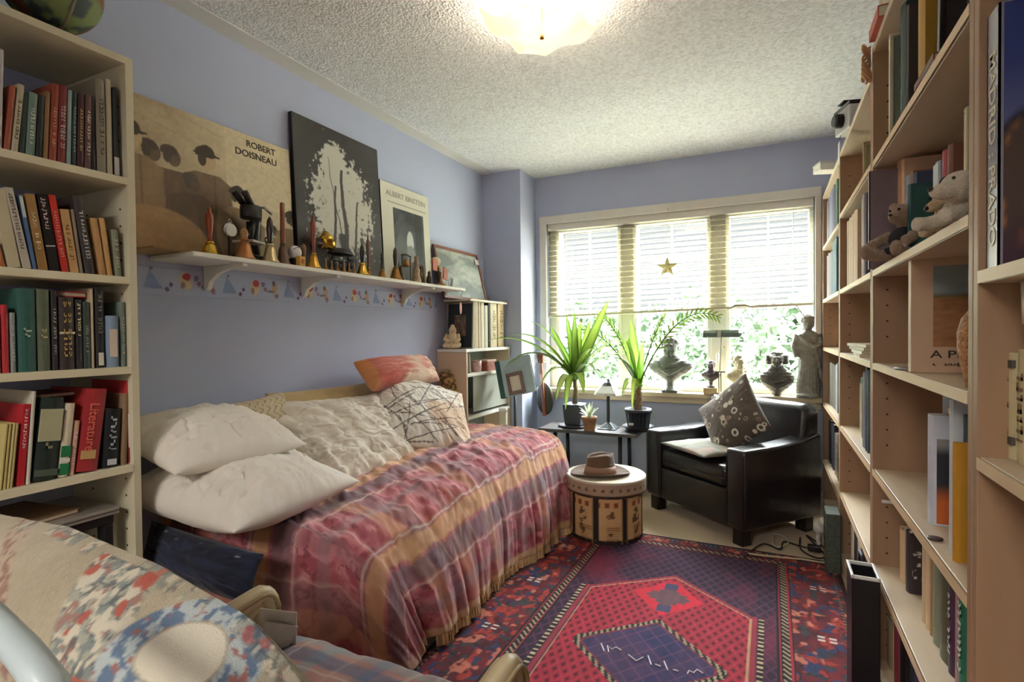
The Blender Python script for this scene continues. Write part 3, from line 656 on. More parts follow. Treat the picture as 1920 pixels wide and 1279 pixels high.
b = MB(); b.ell((.042, .003, .110), (.014, .012, .015)); b.build('eye_patch', mat('2b2726', .6), t, True); b = MB(); b.ell((.095, .03, .088), (.006, .008, .006)); b.build('nose', mat('2b2726', .6), t, True); b = MB(); b.ell((.052, .045, .110), .004); b.build('eye', mat('2b2726', .6), t, True)
t = thing('plush_mouse', 'tan plush animal with long muzzle tucked behind the spotted dog', 'toy', (.345, R_(1768, ZR[1]+.04, .335), ZR[1]), (0, 0, math.radians(215))); t.scale = (.9, .9, .9)
b = MB(); b.ell((0, 0, .04), (.035, .03, .04)); b.ell((.01, 0, .085), (.028, .026, .026)); b.tube([(.02, 0, .082), (.06, .0, .066)], [.02, .009], 10)
for s in (-1, 1): b.ell((-.005, s*.026, .112), (.006, .016, .018)); b.tube([(.01, s*.02, .02), (.05, s*.025, .014)], [.014, .013], 8)
b.build('body', mat('c9b08e', .95, bump=.6, bs=220), t, remesh=.0035)
b = MB(); b.ell((.062, 0, .067), .005); b.ell((.035, .017, .094), .003); b.ell((.035, -.017, .094), .003); b.build('face_details', mat('151214', .2), t, True)
# third shelf: thin book, boxed picture book, carved shell, coaster
row([(1706, 1710, 0, 548, 'd8c8ac', 'thin upright book with cream spine', dict(xs=.41, depth=.15))], ZR[2], .41, -1, U('near', 'third'))
def prairie(u, v):
    sky = mixc(lin('9aa3a2'), lin('7a8a90'), fbm(u*4, v*9, 3)); land = mixc(lin('b07c4c'), lin('8a5a36'), fbm(u*5, v*26, 8)*1.3-.2)
    c = np.where((v > .63)[..., None], sky, land); return mixc(c, lin('5f5c48'), (1-np.abs(v-.63)*22)*.8)
t = thing('picture_book', 'beige upright book with prairie landscape cover reading A PRA', 'book', (.318, 1.655, ZR[2]), (0, 0, .0))
w, h = .215, .285
b = MB(); b.box(0, w, 0, .03, 0, h); b.build('cover', mat('c9a88a', .5, var=.04), t, bevel=.002)
k = 60; u = np.linspace(0, 1, k)[:, None]+np.zeros((1, k)); v = np.linspace(0, 1, k)[None, :]+np.zeros((k, 1))
grid_mesh('cover_picture', np.stack([.045+.15*u, np.full_like(u, -.0008), .065+.20*v], -1), prairie(u, v), PRINT, t)
M = basis((.118, -.001, .048), (1, 0, 0), (0, 0, 1), (0, -1, 0)); text_mesh('title', 'A PRA', .026, mat('3d3129', .6, var=0), t, basis((.088, -.001, .046), (1, 0, 0), (0, 0, 1), (0, -1, 0)), width=.098)
g = glyphs(np.random.RandomState(3), .045, .17, .008, 0, 0, big=.008); g.v = [(z, -.0012, .022+y) for x, y, z in g.v]; g.build('subtitle', mat('6b5a4a', .6, var=0), t)
t = thing('carved_shell', 'pointed orange-brown carved shell standing in front of the landscape book', 'ornament', (.327, 1.25, ZR[2]))
b = MB(); n = 22
prof = [(.004, 0), (.010, .02), (.018, .045), (.026, .075), (.029, .10), (.026, .125), (.016, .145), (.004, .155)]
b.lathe(prof, n=24, M=RY(.12)); b.build('shell', mat('b98556', .5, var=.5, vs=90, bump=1., bs=160, name='pitted_shell'), t, True)
b = MB(); b.tube([(.017, 0, .15), (.03, 0, .165), (.045, 0, .16)], [.006, .004, .002], 8); b.build('stem', mat('9c7048', .6), t, True)
t = thing('coaster', 'grey oval metal coaster lying on the pale third shelf', 'coaster', (.35, 1.78, ZR[2]+.001)); b = MB(); b.lathe([(.045, 0), (.047, .003), (.040, .005)], n=28, sy=1.3); b.build('disc', mat('8d8a86', .35, .5), t, True)
# fourth shelf: cylinder-ish lid at foot of the orange cover, orange disc
t = thing('coin', 'small dark disc on shelf under the black and orange book', 'disc', (.325, 1.46, ZR[3]+.0008)); b = MB(); b.lathe([(.014, 0), (.015, .003), (.012, .004)], n=20); b.build('disc', mat('4a3a30', .4, .3), t, True)
# covers with pictures: attach to the two books that show theirs
def cover_art(lab, C, w, h, x0=.006, z0=.004):
    o = find(lab); P = np.stack([x0+w*u, np.full_like(u, -.0009), z0+h*v], -1)
    grid_mesh('cover_picture', P, C, PRINT, o)
def night(u, v):
    c = mixc(lin('24242c'), lin('c25f24'), (.5-v)*4+fbm(u*4, v*4, 2)*.8-.4); c = mixc(c, lin('8d8a88'), (v-.82)*9); return mixc(c, lin('b0a896'), (fbm(u*9, v*12, 6)-.62)*7*(v > .42)*(v < .55))
cover_art('white-spined book', night(u, v), .14, .20)
cover_art('slate blue book', mixc(lin('44555b'), lin('8f9a9c'), ((v > .72) & (v < .80) & (u > .3))*1.), .18, .22)
cover_art('mustard yellow book', mixc(lin('b8851f'), lin('6b2a1c'), ((u > .45) & (u < .8) & (v > .35) & (v < .88))*(fbm(u*5, v*5, 3) > .4)*1.), .15, .15)
cover_art('dark book with pale', mixc(lin('2d2326'), lin('c9c0bc'), ((fbm(u*14, v*26, 9) > .6) & (v > .2) & (v < .62))*.9), .14, .20)
cover_art('tan and orange', mixc(lin('c46a35'), lin('d8c4a4'), (v > .72)*1.), .12, .20)
cover_art('dark green wide', mixc(lin('17453f'), lin('1f5a52'), fbm(u*3, v*3, 2)), .19, .19)
flat('magazine', 'cream and yellow illustrated magazine lying on fifth shelf, near birch bookcase', 'magazine', .44, 1.27, ZR[4], .21, .20, .008, 'cfcaa6', .12)
o = find('cream and yellow illustrated'); P = np.stack([-.10+.2*u, -.095+.19*v, np.full_like(u, .0092)], -1)
grid_mesh('cover_picture', P, mixc(mixc(lin('cbc79f'), lin('d9c265'), (fbm(u*6, v*6, 5)-.5)*9), lin('5c5a44'), (fbm(u*13, v*13, 9)-.62)*14), PRINT, o)
t = thing('metal_rail', 'short white metal rail on wooden side below the fourth shelf', 'rail', (.36, 2.12, .60)); b = MB(); b.tube([(-.03, 0, 0), (.06, 0, 0)], .006, 8); b.build('rod', WHITE, t, True); b = MB(); b.box(.055, .065, -.01, .0075, -.01, .01); b.build('bracket', WHITE, t)
# tall black bin with shiny rim standing before the bookcases, dark bag behind it
t = thing('waste_bin', 'tall black rectangular bin with white rim in front of birch bookcases', 'bin', (.255, 1.945, .012))
ww, dd, hh = .036, .06, .41
b = MB()
for q in ((-ww, -ww+.004, -dd, dd), (ww-.004, ww, -dd, dd), (-ww, ww, -dd, -dd+.004), (-ww, ww, dd-.004, dd)): b.box(*q, 0, hh)
b.box(-ww, ww, -dd, dd, 0, .006); b.build('body', mat('17151a', .35, var=.05), t, bevel=.002)
b = MB()
for q in ((-ww-.002, -ww+.006, -dd-.002, dd+.002), (ww-.006, ww+.002, -dd-.002, dd+.002), (-ww, ww, -dd-.002, -dd+.006), (-ww, ww, dd-.006, dd+.002)): b.box(*q, hh, hh+.01)
b.build('rim', mat('dcdad6', .3), t, bevel=.002)
t = thing('shoulder_bag', 'slim dark bag hanging flat behind the black bin', 'bag', (.275, 2.13, .012)); b = MB(); b.ell((0, 0, .17), (.026, .07, .17), n=20); b.build('body', mat('221f26', .6, bump=.4, bs=60), t, remesh=.006)
b = MB(); b.tube([(0, -.05, .28), (.0, -.03, .40), (0, .03, .40), (0, .05, .28)], .006, 8); b.build('strap', mat('221f26', .6), t, True)
# second birch bookcase
def rowy(y, z, where, items, depth=.18, end=3.064):
    "books side by side from y toward the window: (colour, look, thickness, height[, gap before, spine plane, options])"
    tot = sum(q[2]+(q[4] if len(q) > 4 else 0) for q in items); sc_ = min(1., (end-y)/tot)
    for q in items:
        c, look, t_, h = q[:4]; t_ *= sc_; y += q[4]*sc_ if len(q) > 4 else 0; xs = q[5] if len(q) > 5 else .335
        book(look+' '+where, y+.0008, y+t_-.0008, z, h, depth, xs, -1, c, **(q[6] if len(q) > 6 else {})); y += t_
rowy(2.40, .70, U('second', 'fourth'), [
 ('31424f', 'blue black book by the panel', .038, .315), ('26323c', 'dark navy book', .034, .325), ('6f7a83', 'steel grey book', .030, .305, 0, .34, dict(ink='c9ccd0')), ('8f97a3', 'grey blue book', .028, .30), ('4a5560', 'slate thin book', .022, .29),
 ('332a33', 'nearest of three plum volumes', .050, .262, .01, .355, dict(ink='b9a56a')), ('3d323b', 'middle of three plum volumes', .052, .256, 0, .36), ('2e2630', 'farthest of three plum volumes', .046, .25, 0, .36),
 ('7a6650', 'nearest of three brown grey books', .05, .235, .008, .36), ('84705a', 'middle brown grey book', .048, .228, 0, .365), ('6f5c48', 'farthest brown grey book', .044, .222, 0, .37),
 ('7d9a6a', 'yellow green book with dark top', .05, .25, .02, .38, dict(band=[(.8, .98, '2f6a44')])), ('b9b08c', 'khaki book at far end', .05, .22, 0, .38)])
rowy(2.41, .375, U('second', 'fifth'), [
 ('5a4238', 'brown magazine', .024, .27, 0, .35), ('d5d3cf', 'white tall magazine', .022, .285, 0, .35), ('c9bfae', 'cream tall magazine', .026, .28, 0, .36), ('a89f90', 'grey beige magazine', .022, .27, 0, .36), ('8c6a58', 'russet magazine', .02, .26, 0, .365)])
rowy(2.37, .07, U('second', 'bottom'), [
 ('26232a', 'charcoal ring binder', .055, .285, 0, .33), ('1b1a1e', 'nearest black ring binder', .06, .29, 0, .33), ('201e23', 'second black ring binder', .06, .29, 0, .33), ('d8d4c8', 'white tall folder', .045, .285, .005, .33), ('c9c2b2', 'off white folder', .035, .28, 0, .33),
 ('2a2722', 'black tall folder', .055, .29, .005, .33), ('1f1d1c', 'second black folder', .05, .285, 0, .33), ('ccc4b2', 'cream tall folder', .045, .29, .008, .33), ('bdb4a0', 'beige tall folder', .04, .28, 0, .33)])
rowy(2.44, 1.364, U('second', 'second'), [
 ('5c5468', 'purple thin book', .035, .325, 0, .33), ('a79a9c', 'mauve grey book', .045, .33, 0, .33), ('d9cfc8', 'pale thin book', .02, .32, 0, .33), ('8f7f84', 'dusky mauve book', .035, .315, 0, .335)])
for n_, (c, dy) in enumerate((('c9ab88', 0), ('c4a582', .09), ('cdb08e', .18), ('bf9f7c', .27))):
    book(['nearest tan box file', 'second tan box file', 'third tan box file', 'farthest tan box file'][n_]+' on second shelf of second birch bookcase', 2.715+dy*.94, 2.798+dy*.94, 1.364, .318, .22, .335, -1, c)
picture('framed_picture', 'small portrait picture with dark hat on upper shelf of second birch bookcase', 'picture', (.42, 2.60, 1.73), (1, 0, 0), (0, 0, 1), .16, .20, .012, mat('a89a70', .5), 'c8b898', .02, art=lambda a, c_: mixc(mixc(lin('8f8f70'), lin('26323a'), (((a-.55)/.38)**2+((c_-.72)/.2)**2 < 1)*1.), lin('cdb6a4'), (((a-.5)/.2)**2+((c_-.42)/.22)**2 < 1)*1.), fw=.008)
for k, (c, dz) in enumerate((('c9bca2', 0), ('dcd3c0', .013), ('b8a88c', .026), ('cfc3ab', .039))):
    _flat('paper_stack', ['lowest beige folder', 'cream folder second from bottom', 'brown grey folder second from top', 'topmost pale folder'][k]+' of the pile on third shelf, second birch bookcase', 'folder', .42, 2.62+.01*k, 1.058+dz, .20, .30, .012, c, .05*k-.05, True, 'folders piled on the third shelf')
# farthest birch bookcase
rowy(3.40, 1.70, U('farthest', 'top'), [
 ('2f6b4a', 'thin bright green book', .03, .285, 0, .33), ('7c8f96', 'pale blue grey book', .04, .28, .01, .33), ('4f5068', 'dark slate tall book', .06, .29, .06, .33), ('5c5a78', 'slate violet book', .06, .285, 0, .33), ('77759a', 'nearest blue violet book', .07, .29, 0, .33), ('807ea0', 'farther blue violet book', .07, .288, 0, .33), ('6a6890', 'deep violet book', .06, .28, 0, .33), ('5a4f58', 'dark mauve tall book', .06, .29, .02, .33), ('8a8290', 'grey mauve book', .05, .28, 0, .33)], end=4.004)
rowy(3.42, 1.364, U('farthest', 'second'), [
 ('3f6e7c', 'nearest teal blue book', .06, .31, 0, .325), ('35606c', 'second teal blue book', .06, .305, 0, .325), ('4a7a86', 'third teal blue book', .05, .30, 0, .325), ('4c4a58', 'nearest grey violet book', .06, .27, .10, .33), ('5a5866', 'farther grey violet book', .06, .265, 0, .33), ('6d5f66', 'dim brown mauve book', .06, .28, .03, .33), ('7a6d70', 'pale brown mauve book', .05, .27, 0, .33), ('5e5358', 'dark brown mauve book', .05, .275, 0, .33)], end=4.004)
picture('framed_photograph', 'pale tilted picture frame leaning on third shelf of farthest birch bookcase', 'picture', (.40, 3.55, 1.060), (1, 0, 0), (.25, .35, 1), .10, .20, .010, mat('cdbda4', .5), 'd5cfc0', .1, art=dusky('9aa3a8', '5f6f7c', 'e0dcd0', 12), fw=.010)
rowy(3.43, .705, U('farthest', 'fourth'), [
 ('3a4550', 'dark blue grey book', .045, .28, .03, .34), ('b9bfc2', 'pale grey book', .05, .27, 0, .34), ('9aa0a2', 'mid grey book', .05, .262, 0, .34), ('64605a', 'nearest stone grey volume', .06, .255, .03, .34), ('6b665e', 'second stone grey volume', .06, .26, 0, .34), ('5a5650', 'third stone grey volume', .06, .255, 0, .34), ('7a7468', 'fourth stone grey volume', .06, .262, 0, .34), ('827c70', 'fifth stone grey volume', .06, .258, 0, .34), ('6f6a5e', 'last stone grey volume', .06, .25, .02, .34)], end=4.004)
rowy(3.43, .33, U('farthest', 'fifth'), [
 ('8c8070', 'nearest cream patterned box', .07, .25, 0, .34, dict(ink='2a2420')), ('9a8f7c', 'second cream patterned box', .07, .245, 0, .34, dict(ink='2a2420')), ('7c7264', 'third cream patterned box', .07, .24, 0, .34), ('2a2a30', 'nearest charcoal upright box', .07, .27, .06, .34), ('33323a', 'second charcoal upright box', .06, .265, 0, .34), ('1c1b20', 'nearest black upright box', .07, .268, .04, .34), ('232228', 'farther black upright box', .06, .26, 0, .34)], end=4.004)
t = thing('speaker', 'dark green speckled floor box beside the cables and farthest bookcase', 'box', (.268, 3.02, .001)); b = MB(); b.box(-.03, .03, -.07, .07, 0, .29); b.build('body', mat('4a534a', .7, var=.4, vs=120), t, bevel=.004)
b = MB()
for z in (.05, .10, .15, .20, .25): b.lathe([(.006, 0), (.004, .002)], (0, 0, 0), 10, T(-.0305, 0, z) @ RY(-PI/2))
b.build('holes', mat('141414', .6), t)
# nearest birch bookcase: art book MADRID PRADO, roll, cream books, orange board
t = thing('art_book', 'large dark blue art book reading MADRID PRADO on nearest shelf', 'book', (.313, 1.113, 1.262)); hh = .40; tt = .048; ww = .26
b = MB(); b.box(0, ww, -tt, -tt+.003, 0, hh); b.box(0, ww, -.003, 0, 0, hh); b.box(0, .003, -tt, 0, 0, hh); b.build('cover', mat('8b8796', .3, var=.03, coat=.3), t)
b = MB(); b.box(.004, ww-.004, -tt+.003, -.003, .003, hh-.003); b.build('pages', PAPER, t)
u4 = np.linspace(0, 1, 80)[:, None]+np.zeros((1, 80)); v4 = np.linspace(0, 1, 80)[None, :]+np.zeros((80, 1))
c = mixc(lin('2b3a7a'), lin('7f83a0'), (1-v4)*1.5-.35); bld = fbm(u4*7, v4*7, 4); roof = .52+.12*u4+.04*np.sin(u4*17)
c = np.where((v4 < roof)[..., None], mixc(mixc(lin('4a3830'), lin('c07a3c'), (bld-.5)*7), lin('3c2030'), (.22-v4)*6), c); c = mixc(c, lin('17152a'), (1-np.abs(v4-roof)*30))
grid_mesh('cover_picture', np.stack([.006+u4*.25, np.full_like(u4, -tt-.0006), .002+v4*(hh-.004)], -1), c, PRINT, t)
text_mesh('title', 'MADRID : PRADO', .036, mat('d9d2b8', .4, var=0), t, basis((-.0008, -tt/2, .185), (0, 0, -1), (0, -1, 0), (-1, 0, 0)), width=.30)
text_mesh('cover_title', 'M', .10, mat('b9bccb', .4, var=0), t, basis((.075, -tt-.0012, .33), (1, 0, 0), (0, 0, 1), (0, -1, 0)))
t = thing('leaning_board', 'green black frame with silver edge leaning over the art book', 'frame', (.33, 1.00, 1.665), (0, 0, 0))
b = MB(); b.box(0, .24, -.08, .105, 0, .012); b.build('board', mat('20282a', .3), t, bevel=.002); b = MB(); b.box(-.002, .24, -.082, .107, .012, .02); b.build('silver_edge', mat('9aa39a', .3, .6), t, bevel=.002)
t = thing('paper_roll', 'cream rounded tin hanging below the nearest white shelf edge', 'tin', (.40, 1.045, 1.165)); b = MB(); b.lathe([(.0, 0), (.052, .002), (.062, .010), (.064, .072), (.060, .074), (0, .074)], n=32, cap=False); b.build('body', mat('cfc9ad', .5, var=.03), t, True)
b = MB(); b.box(-.02, .02, -.03, .04, -.20, 0)
t2 = None
row([(1881, 1906, 0, 660, 'd9cda0', 'cream book with grey bands and red lettering', dict(ink='b0503c', title=(.22, .80), band=[(.86, .93, '55504a'), (.14, .21, '55504a')], depth=.16)),
     (1908, 1935, 0, 655, 'cdbf94', 'second cream volume of the same set', dict(depth=.16, ink='8a6a4a'))], .957, .35, -1, 'on shelf nearest the viewer')
t = thing('handwritten_board', 'tall orange board with looping handwriting at right edge', 'board', (.345, 1.02, .505)); b = MB(); b.box(0, .20, -.02, .0, 0, .42); b.build('board', mat('b5652f', .6, var=.1), t, bevel=.002)
b = MB(); rs = np.random.RandomState(4)
for k in range(9):
    z0 = .03+k*.043; pts = [(-.0008, -.010+.007*math.sin(a*2.3+k), z0+.003*a) for a in np.linspace(0, 9, 14)]; b.tube(pts, .0007, 4)
    pts = [(.02+.012*a, -.0208, z0+.008*math.sin(a*2.1+k*1.7)+.01) for a in np.linspace(0, 12, 60)]; b.tube(pts, .0008, 4)
b.build('handwriting', mat('3c2418', .6, var=0), t)
# objects on top of the birch bookcases
t = thing('straw_coil', 'frayed straw ornament hanging at the top of second birch bookcase', 'ornament', (.30, 2.14, 2.03))
b = MB()
for k in range(5): b.tube([(-.012+.012*math.sin(a*1.3+k), .014*math.cos(a+k), .0+.02*a-.04) for a in np.linspace(0, 6, 30)], .004, 6)
b.build('straw', mat('c99a70', .9, var=.2), t, True)
flat('book', 'red orange book lying on top of near birch bookcase', 'book', .36, 2.02, 2.10, .14, .16, .035, 'b5503a')
t = thing('plush_toy', 'cream soft toy on the red book atop near birch bookcase', 'toy', (.36, 2.02, 2.1365)); b = MB(); b.ell((0, 0, .04), (.045, .06, .04)); b.ell((-.02, .04, .075), .03); b.build('body', PL2, t, remesh=.005)
def sheetbox(lab, x, y, z, rot, sx, sy, sz, c, name='paper_box'):
    t = thing(name, lab, 'box', (x, y, z), rot); b = MB(); b.box(-sx, sx, -sy, sy, 0, sz); b.build('body', mat(c, .6, var=.03), t, bevel=.003)
    b = MB(); b.box(-sx-.002, sx+.002, -sy-.002, sy+.002, sz*.8, sz+.002); b.build('lid', mat('c9c6bf', .6), t, bevel=.002); return t
sheetbox('white tapered paper box jutting out from top of farthest birch bookcase', .30, 3.42, 2.032, (0, .0, .3), .075, .05, .045, 'dedbd2')
t = thing('camera', 'white and black old camera on top of the second birch bookcase', 'camera', (.33, 2.78, 2.031), (0, 0, .3)); b = MB(); b.box(-.05, .05, -.07, .07, 0, .10); b.build('body', mat('c9c9c9', .4), t, bevel=.006)
b = MB(); b.lathe([(.03, 0), (.03, .03), (.022, .035)], n=20, M=T(-.05, 0, .05) @ RY(-PI/2)); b.box(-.052, .052, -.075, .075, .10, .112); b.box(-.056, .03, -.03, .03, .125, .13); b.box(-.02, .02, -.012, .012, .112, .126); b.build('lens_and_top', BLACK, t, bevel=.002)
t = thing('white_card', 'small white card hanging from the old camera strap', 'card', (.275, 2.80, 1.95)); b = MB(); b.box(-.001, .001, -.03, .03, -.05, .05); b.build('card', WHITE, t); b = MB(); b.tube([(0, 0, .05), (.01, 0, .10)], .0012, 5); b.build('string', BLACK, t)
# ------------------------------------------------------------------ long white wall shelf, posters, border
SZ = 1.468
t = thing('wall_shelf', 'long white wall shelf on three brackets carrying hand bells', 'shelf', (Xl, 2.15, SZ))
b = MB(); b.box(.002, .25, 1.225-2.15, 3.10-2.15, -.018, 0); b.build('board', WHITE, t, bevel=.003)
for y in (1.445, 1.95, 2.75):
    b = MB(); b.box(.002, .012, y-2.15-.014, y-2.15+.014, -.115, -.018)
    pts = [(.002, -.018), (.235, -.018), (.235, -.030), (.15, -.036), (.08, -.052), (.035, -.080), (.020, -.11), (.002, -.115)]
    b.prism([(x, z) for x, z in pts], -.011, .011, M=basis((0, y-2.15, 0), (1, 0, 0), (0, 0, 1), (0, 1, 0))); b.build('bracket', WHITE, t, bevel=.002)
def poster(name, label, y0, y1, z0, z1, th, paint, edge, nx=170, nz=170, lean=.03, xb=None):
    "board leaning on the left wall, painted face toward +x"
    t = D.objects.new(name, None); COL.objects.link(t); tag(t, label, 'poster')
    h = z1-z0; t.location = (Xl+.006+lean+th, y0, z0+.001); t.rotation_euler = (0, -math.atan2(lean, h), 0)
    b = MB(); b.box(-th, 0, 0, y1-y0, 0, h); b.build('board', edge, t)
    u = np.linspace(0, 1, nx)[:, None]+np.zeros((1, nz)); v = np.linspace(0, 1, nz)[None, :]+np.zeros((nx, 1))
    grid_mesh('print', np.stack([np.full_like(u, .0008), u*(y1-y0), v*h], -1), paint(u, v), PRINT, t)
    return t, y1-y0, h
def E_(u, v, cx, cy, rx, ry, rot=0):
    c, s = math.cos(rot), math.sin(rot); a = (u-cx)*c+(v-cy)*s; b = -(u-cx)*s+(v-cy)*c; return np.clip((1-((a/rx)**2+(b/ry)**2))*9, 0, 1)
def sepia(u, v):
    C = mixc(lin('a89272'), lin('d9c9a6'), u*1.5-.1+(fbm(u*9, v*9, 2)-.5)*.6); C = mixc(C, lin('dccba8'), ((u > .60) & (v > .45))*1.-(fbm(u*3, v*3, 1)*.3))
    C = mixc(C, lin('a48f6e'), (np.abs(((v+.28*u)*7) % 1-.5) < .05)*.35*(u < .58)*(v > .7))
    def man(x, y, s, c, hat=0, w=1., face=1):
        nonlocal C
        # x, y = middle of the head; s = size; coat, shoulders, head, hat
        sh = y-.085*s; half = np.where(v < sh, (.050+.050*np.clip((sh-v)/(.05*s), 0, 1)+.02*np.clip((sh-v)/.5, 0, 1))*s*w, 0.)
        body = np.clip((half-np.abs(u-x+.02*np.sin((sh-v)*9)*s))*90, 0, 1)*(v < sh); C = mixc(C, lin(c)*(.72+.55*fbm(u*22, v*5, int(x*50)+3, 3))[..., None], body)
        C = mixc(C, lin('4d3b28'), np.clip(1-np.abs(u-x-.03*s)*130, 0, 1)*body*.6)
        C = mixc(C, lin('c2a67e' if face else '5c4630'), E_(u, v, x+.008*s, y, .033*s, .062*s)*.95)
        C = mixc(C, lin('44321f'), np.maximum(E_(u, v, x-.012*s, y+.035*s, .042*s, .045*s)*(v > y+.015*s), E_(u, v, x-.022*s, y+.005*s, .020*s, .05*s)))
        if hat: C = mixc(C, lin('3c2b1b'), np.maximum(E_(u, v, x, y+.052*s, .036*s, .040*s)*(v > y+.03*s), E_(u, v, x, y+.034*s, .062*s, .012*s)))
    C = mixc(C, lin('6b543c'), np.clip((.016+.03*np.clip((.95-v), 0, 1)**1.5-np.abs(u-.135))*120, 0, 1)*(v > .55)); C = mixc(C, lin('5c4630'), E_(u, v, .135, .93, .035, .035))
    for a_ in ((.24, .66, 1.0, '6e553c', 0, 1.2, 0), (.33, .66, 1.0, '6a5138', 0, 1.2, 0), (.50, .71, 1.15, '765c40', 1, 1.25, 1), (.66, .50, .95, '8a7050', 1, 1.15, 1), (.735, .41, .75, '8d7655', 0, 1.2, 0), (.155, .72, 1.2, '8c7050', 1, 1.25, 1), (.42, .52, .9, '5f4932', 0, 1.3, 0), (.87, .30, .6, '94805f', 0, 1.3, 0), (.99, .42, .85, '9a8664', 1, 1.2, 0)): man(*a_)
    C = mixc(C, lin('a88559')*(.8+.5*fbm(u*4, v*9, 12))[..., None], E_(u, v, .24, .07, .26, .25)); C = mixc(C, lin('5f4932'), (v < .03)*.6)
    C = C*(.86+.28*fbm(u*60, v*45, 17, 3))[..., None]; return C
t, w_, h_ = poster('photo_poster', 'wide sepia street crowd poster reading ROBERT DOISNEAU on white shelf', 1.02, 1.860, SZ+.0, 2.045, .012, sepia, mat('6e5a44', .6), 240, 150)
INK = mat('3b3026', .6, var=0, name='dark_print_ink')
def on_poster(P, y, z, hh):   # matrix for text on a poster face, local frame of the poster
    return basis((.0016, y, z), (0, 1, 0), (0, 0, 1), (1, 0, 0))
def wy(px, py): return at(px, py, 'x', Xl+.03)
a1, a2 = wy(464, 266), wy(518, 285); text_mesh('title', 'ROBERT', .040, INK, t, on_poster(None, (a1[1]+a2[1])/2-1.02, (a1[2]+a2[2])/2-SZ-.006, 0), width=a2[1]-a1[1])
a1, a2 = wy(443, 279), wy(520, 304.5); text_mesh('title', 'DOISNEAU', .040, INK, t, on_poster(None, (a1[1]+a2[1])/2-1.02, (a1[2]+a2[2])/2-SZ-.006, 0), width=a2[1]-a1[1])
def foliage(u, v):
    C = mixc(lin('4c4845'), lin('35322f'), fbm(u*4, v*4, 3)*1.2); C = mixc(C, lin('6c6966'), (.2-v)*3)
    m = np.clip(fbm(u*2.2+3, v*2.2, 5)*1.1, 0, 1); hole = np.clip(1.25-((u-.50)/.42)**2-((v-.47)/.42)**2, 0, 1)+np.clip(1-((u-.42)/.16)**2-((v-.78)/.16)**2, 0, 1)
    sp = fbm(u*38, v*46, 9); lum = np.clip((hole*1.6+(sp-.5)*2.2+(m-.5)-.72)*3, 0, 1); C = mixc(C, lin('cfcbc0'), lum*.95)
    for x0, sl, w_, top in ((.40, .10, .016, .62), (.53, -.06, .024, .74), (.66, .16, .014, .55), (.47, -.22, .009, .80)): C = mixc(C, lin('43403d'), np.clip((w_*(1.5-v)-np.abs(u-x0-sl*(v-.3)-(fbm(v*7, v*0+x0*9, 4)-.5)*.05))*140, 0, 1)*(v < top))
    C = mixc(C, lin('3a3734'), (fbm(u*9, v*3, 12)-.62)*9*(v < .3)); return C
poster('photo_poster', 'black poster of bright sunlit foliage around dark tree shapes, tallest on shelf', 1.872, 2.490, SZ, 2.235, .02, foliage, mat('1f1c1f', .5), 190, 220, lean=.035)
def portrait(u, v):
    C = lin('dcd8c8')+np.zeros(u.shape+(3,)); C = mixc(C, lin('a9a596'), ((np.abs(v-.815) < .006) & (u > .12) & (u < .93))*1.)
    inn = (u > .22) & (u < .86) & (v > .06) & (v < .77); D_ = mixc(lin('2c2f2f'), lin('55595a'), (fbm(u*6, v*7, 3)-.4)*3); D_ = mixc(D_, lin('1b1d1d'), (np.abs(u-.74) < .07)*.8)
    D_ = mixc(D_, lin('d5d6d2'), E_(u, v, .55, .44, .075, .13)); D_ = mixc(D_, lin('8a8d8c'), E_(u, v, .55, .33, .10, .09)); D_ = mixc(D_, lin('6a6e6f'), E_(u, v, .36, .35, .12, .16)*.7)
    return np.where(inn[..., None], D_, C)
t, w_, h_ = poster('framed_poster', 'smallest poster on shelf, cream, reading ALBERT EINSTEIN over dark photograph', 2.517, 3.005, SZ, 2.075, .015, portrait, mat('2a2622', .5), 120, 150, lean=.03)
text_mesh('title', 'ALBERT EINSTEIN', .045, mat('a09c8c', .6, var=0), t, basis((.0016, .25, .545), (0, 1, 0), (0, 0, 1), (1, 0, 0)), width=.40)
t = thing('cardboard_strip', 'brown cardboard strip lying at the left end of the white shelf', 'cardboard', (Xl+.10, 1.31, SZ)); b = MB(); b.box(-.09, .10, -.19, .16, .0005, .007); b.build('strip', mat('9c7a50', .8), t)
# wallpaper border: plain flowers, berries and blue kite shapes
def border(u, v):
    L = 1.97*0+(1.0)
    C = lin('b8bfda')+np.zeros(u.shape+(3,)); per = .315; y = u*2.12; k = np.floor(y/per); f = y/per-k; jit = (fbm(y*26, v*6, 3)-.5)*.09
    def blob(cx, cy, rx, ry, col, a=1.):
        nonlocal C
        C = mixc(C, lin(col), np.clip((1-((f-cx)/rx)**2-((v-cy)/ry)**2+(fbm(y*60, v*14, 5)-.5)*1.6)*4, 0, 1)*a)
    blob(.14, .55, .085, .36, 'dcc79a', .85); blob(.15, .72, .055, .15, 'b8434e'); blob(.10, .40, .03, .14, '8a5a6a', .7)
    blob(.27, .70, .035, .13, '7d5f96', .8); blob(.31, .50, .03, .10, 'b0637a', .8)
    blob(.47, .55, .05, .30, 'c9a272', .85); blob(.45, .78, .03, .12, '5c4a52', .8); blob(.40, .42, .07, .05, '4f4558', .7); blob(.50, .25, .035, .12, '8b4a52', .7)
    kite = ((v < .88-(f-.70)*4.2) & (v > .22) & (f > .695) & (f < .86)) | ((v < .88-(.70-f)*9) & (v > .22) & (f > .64) & (f <= .70)); C = mixc(C, lin('6f8cc0'), kite*.8*(.6+.5*fbm(y*30, v*9, 8)))
    blob(.90, .22, .025, .09, '5b2f66', .9); blob(.95, .42, .022, .08, '5b2f66', .9); blob(.72, .93, .02, .06, '4f4f7a', .7)
    return C
u = np.linspace(0, 1, 620)[:, None]+np.zeros((1, 34)); v = np.linspace(0, 1, 34)[None, :]+np.zeros((620, 1))
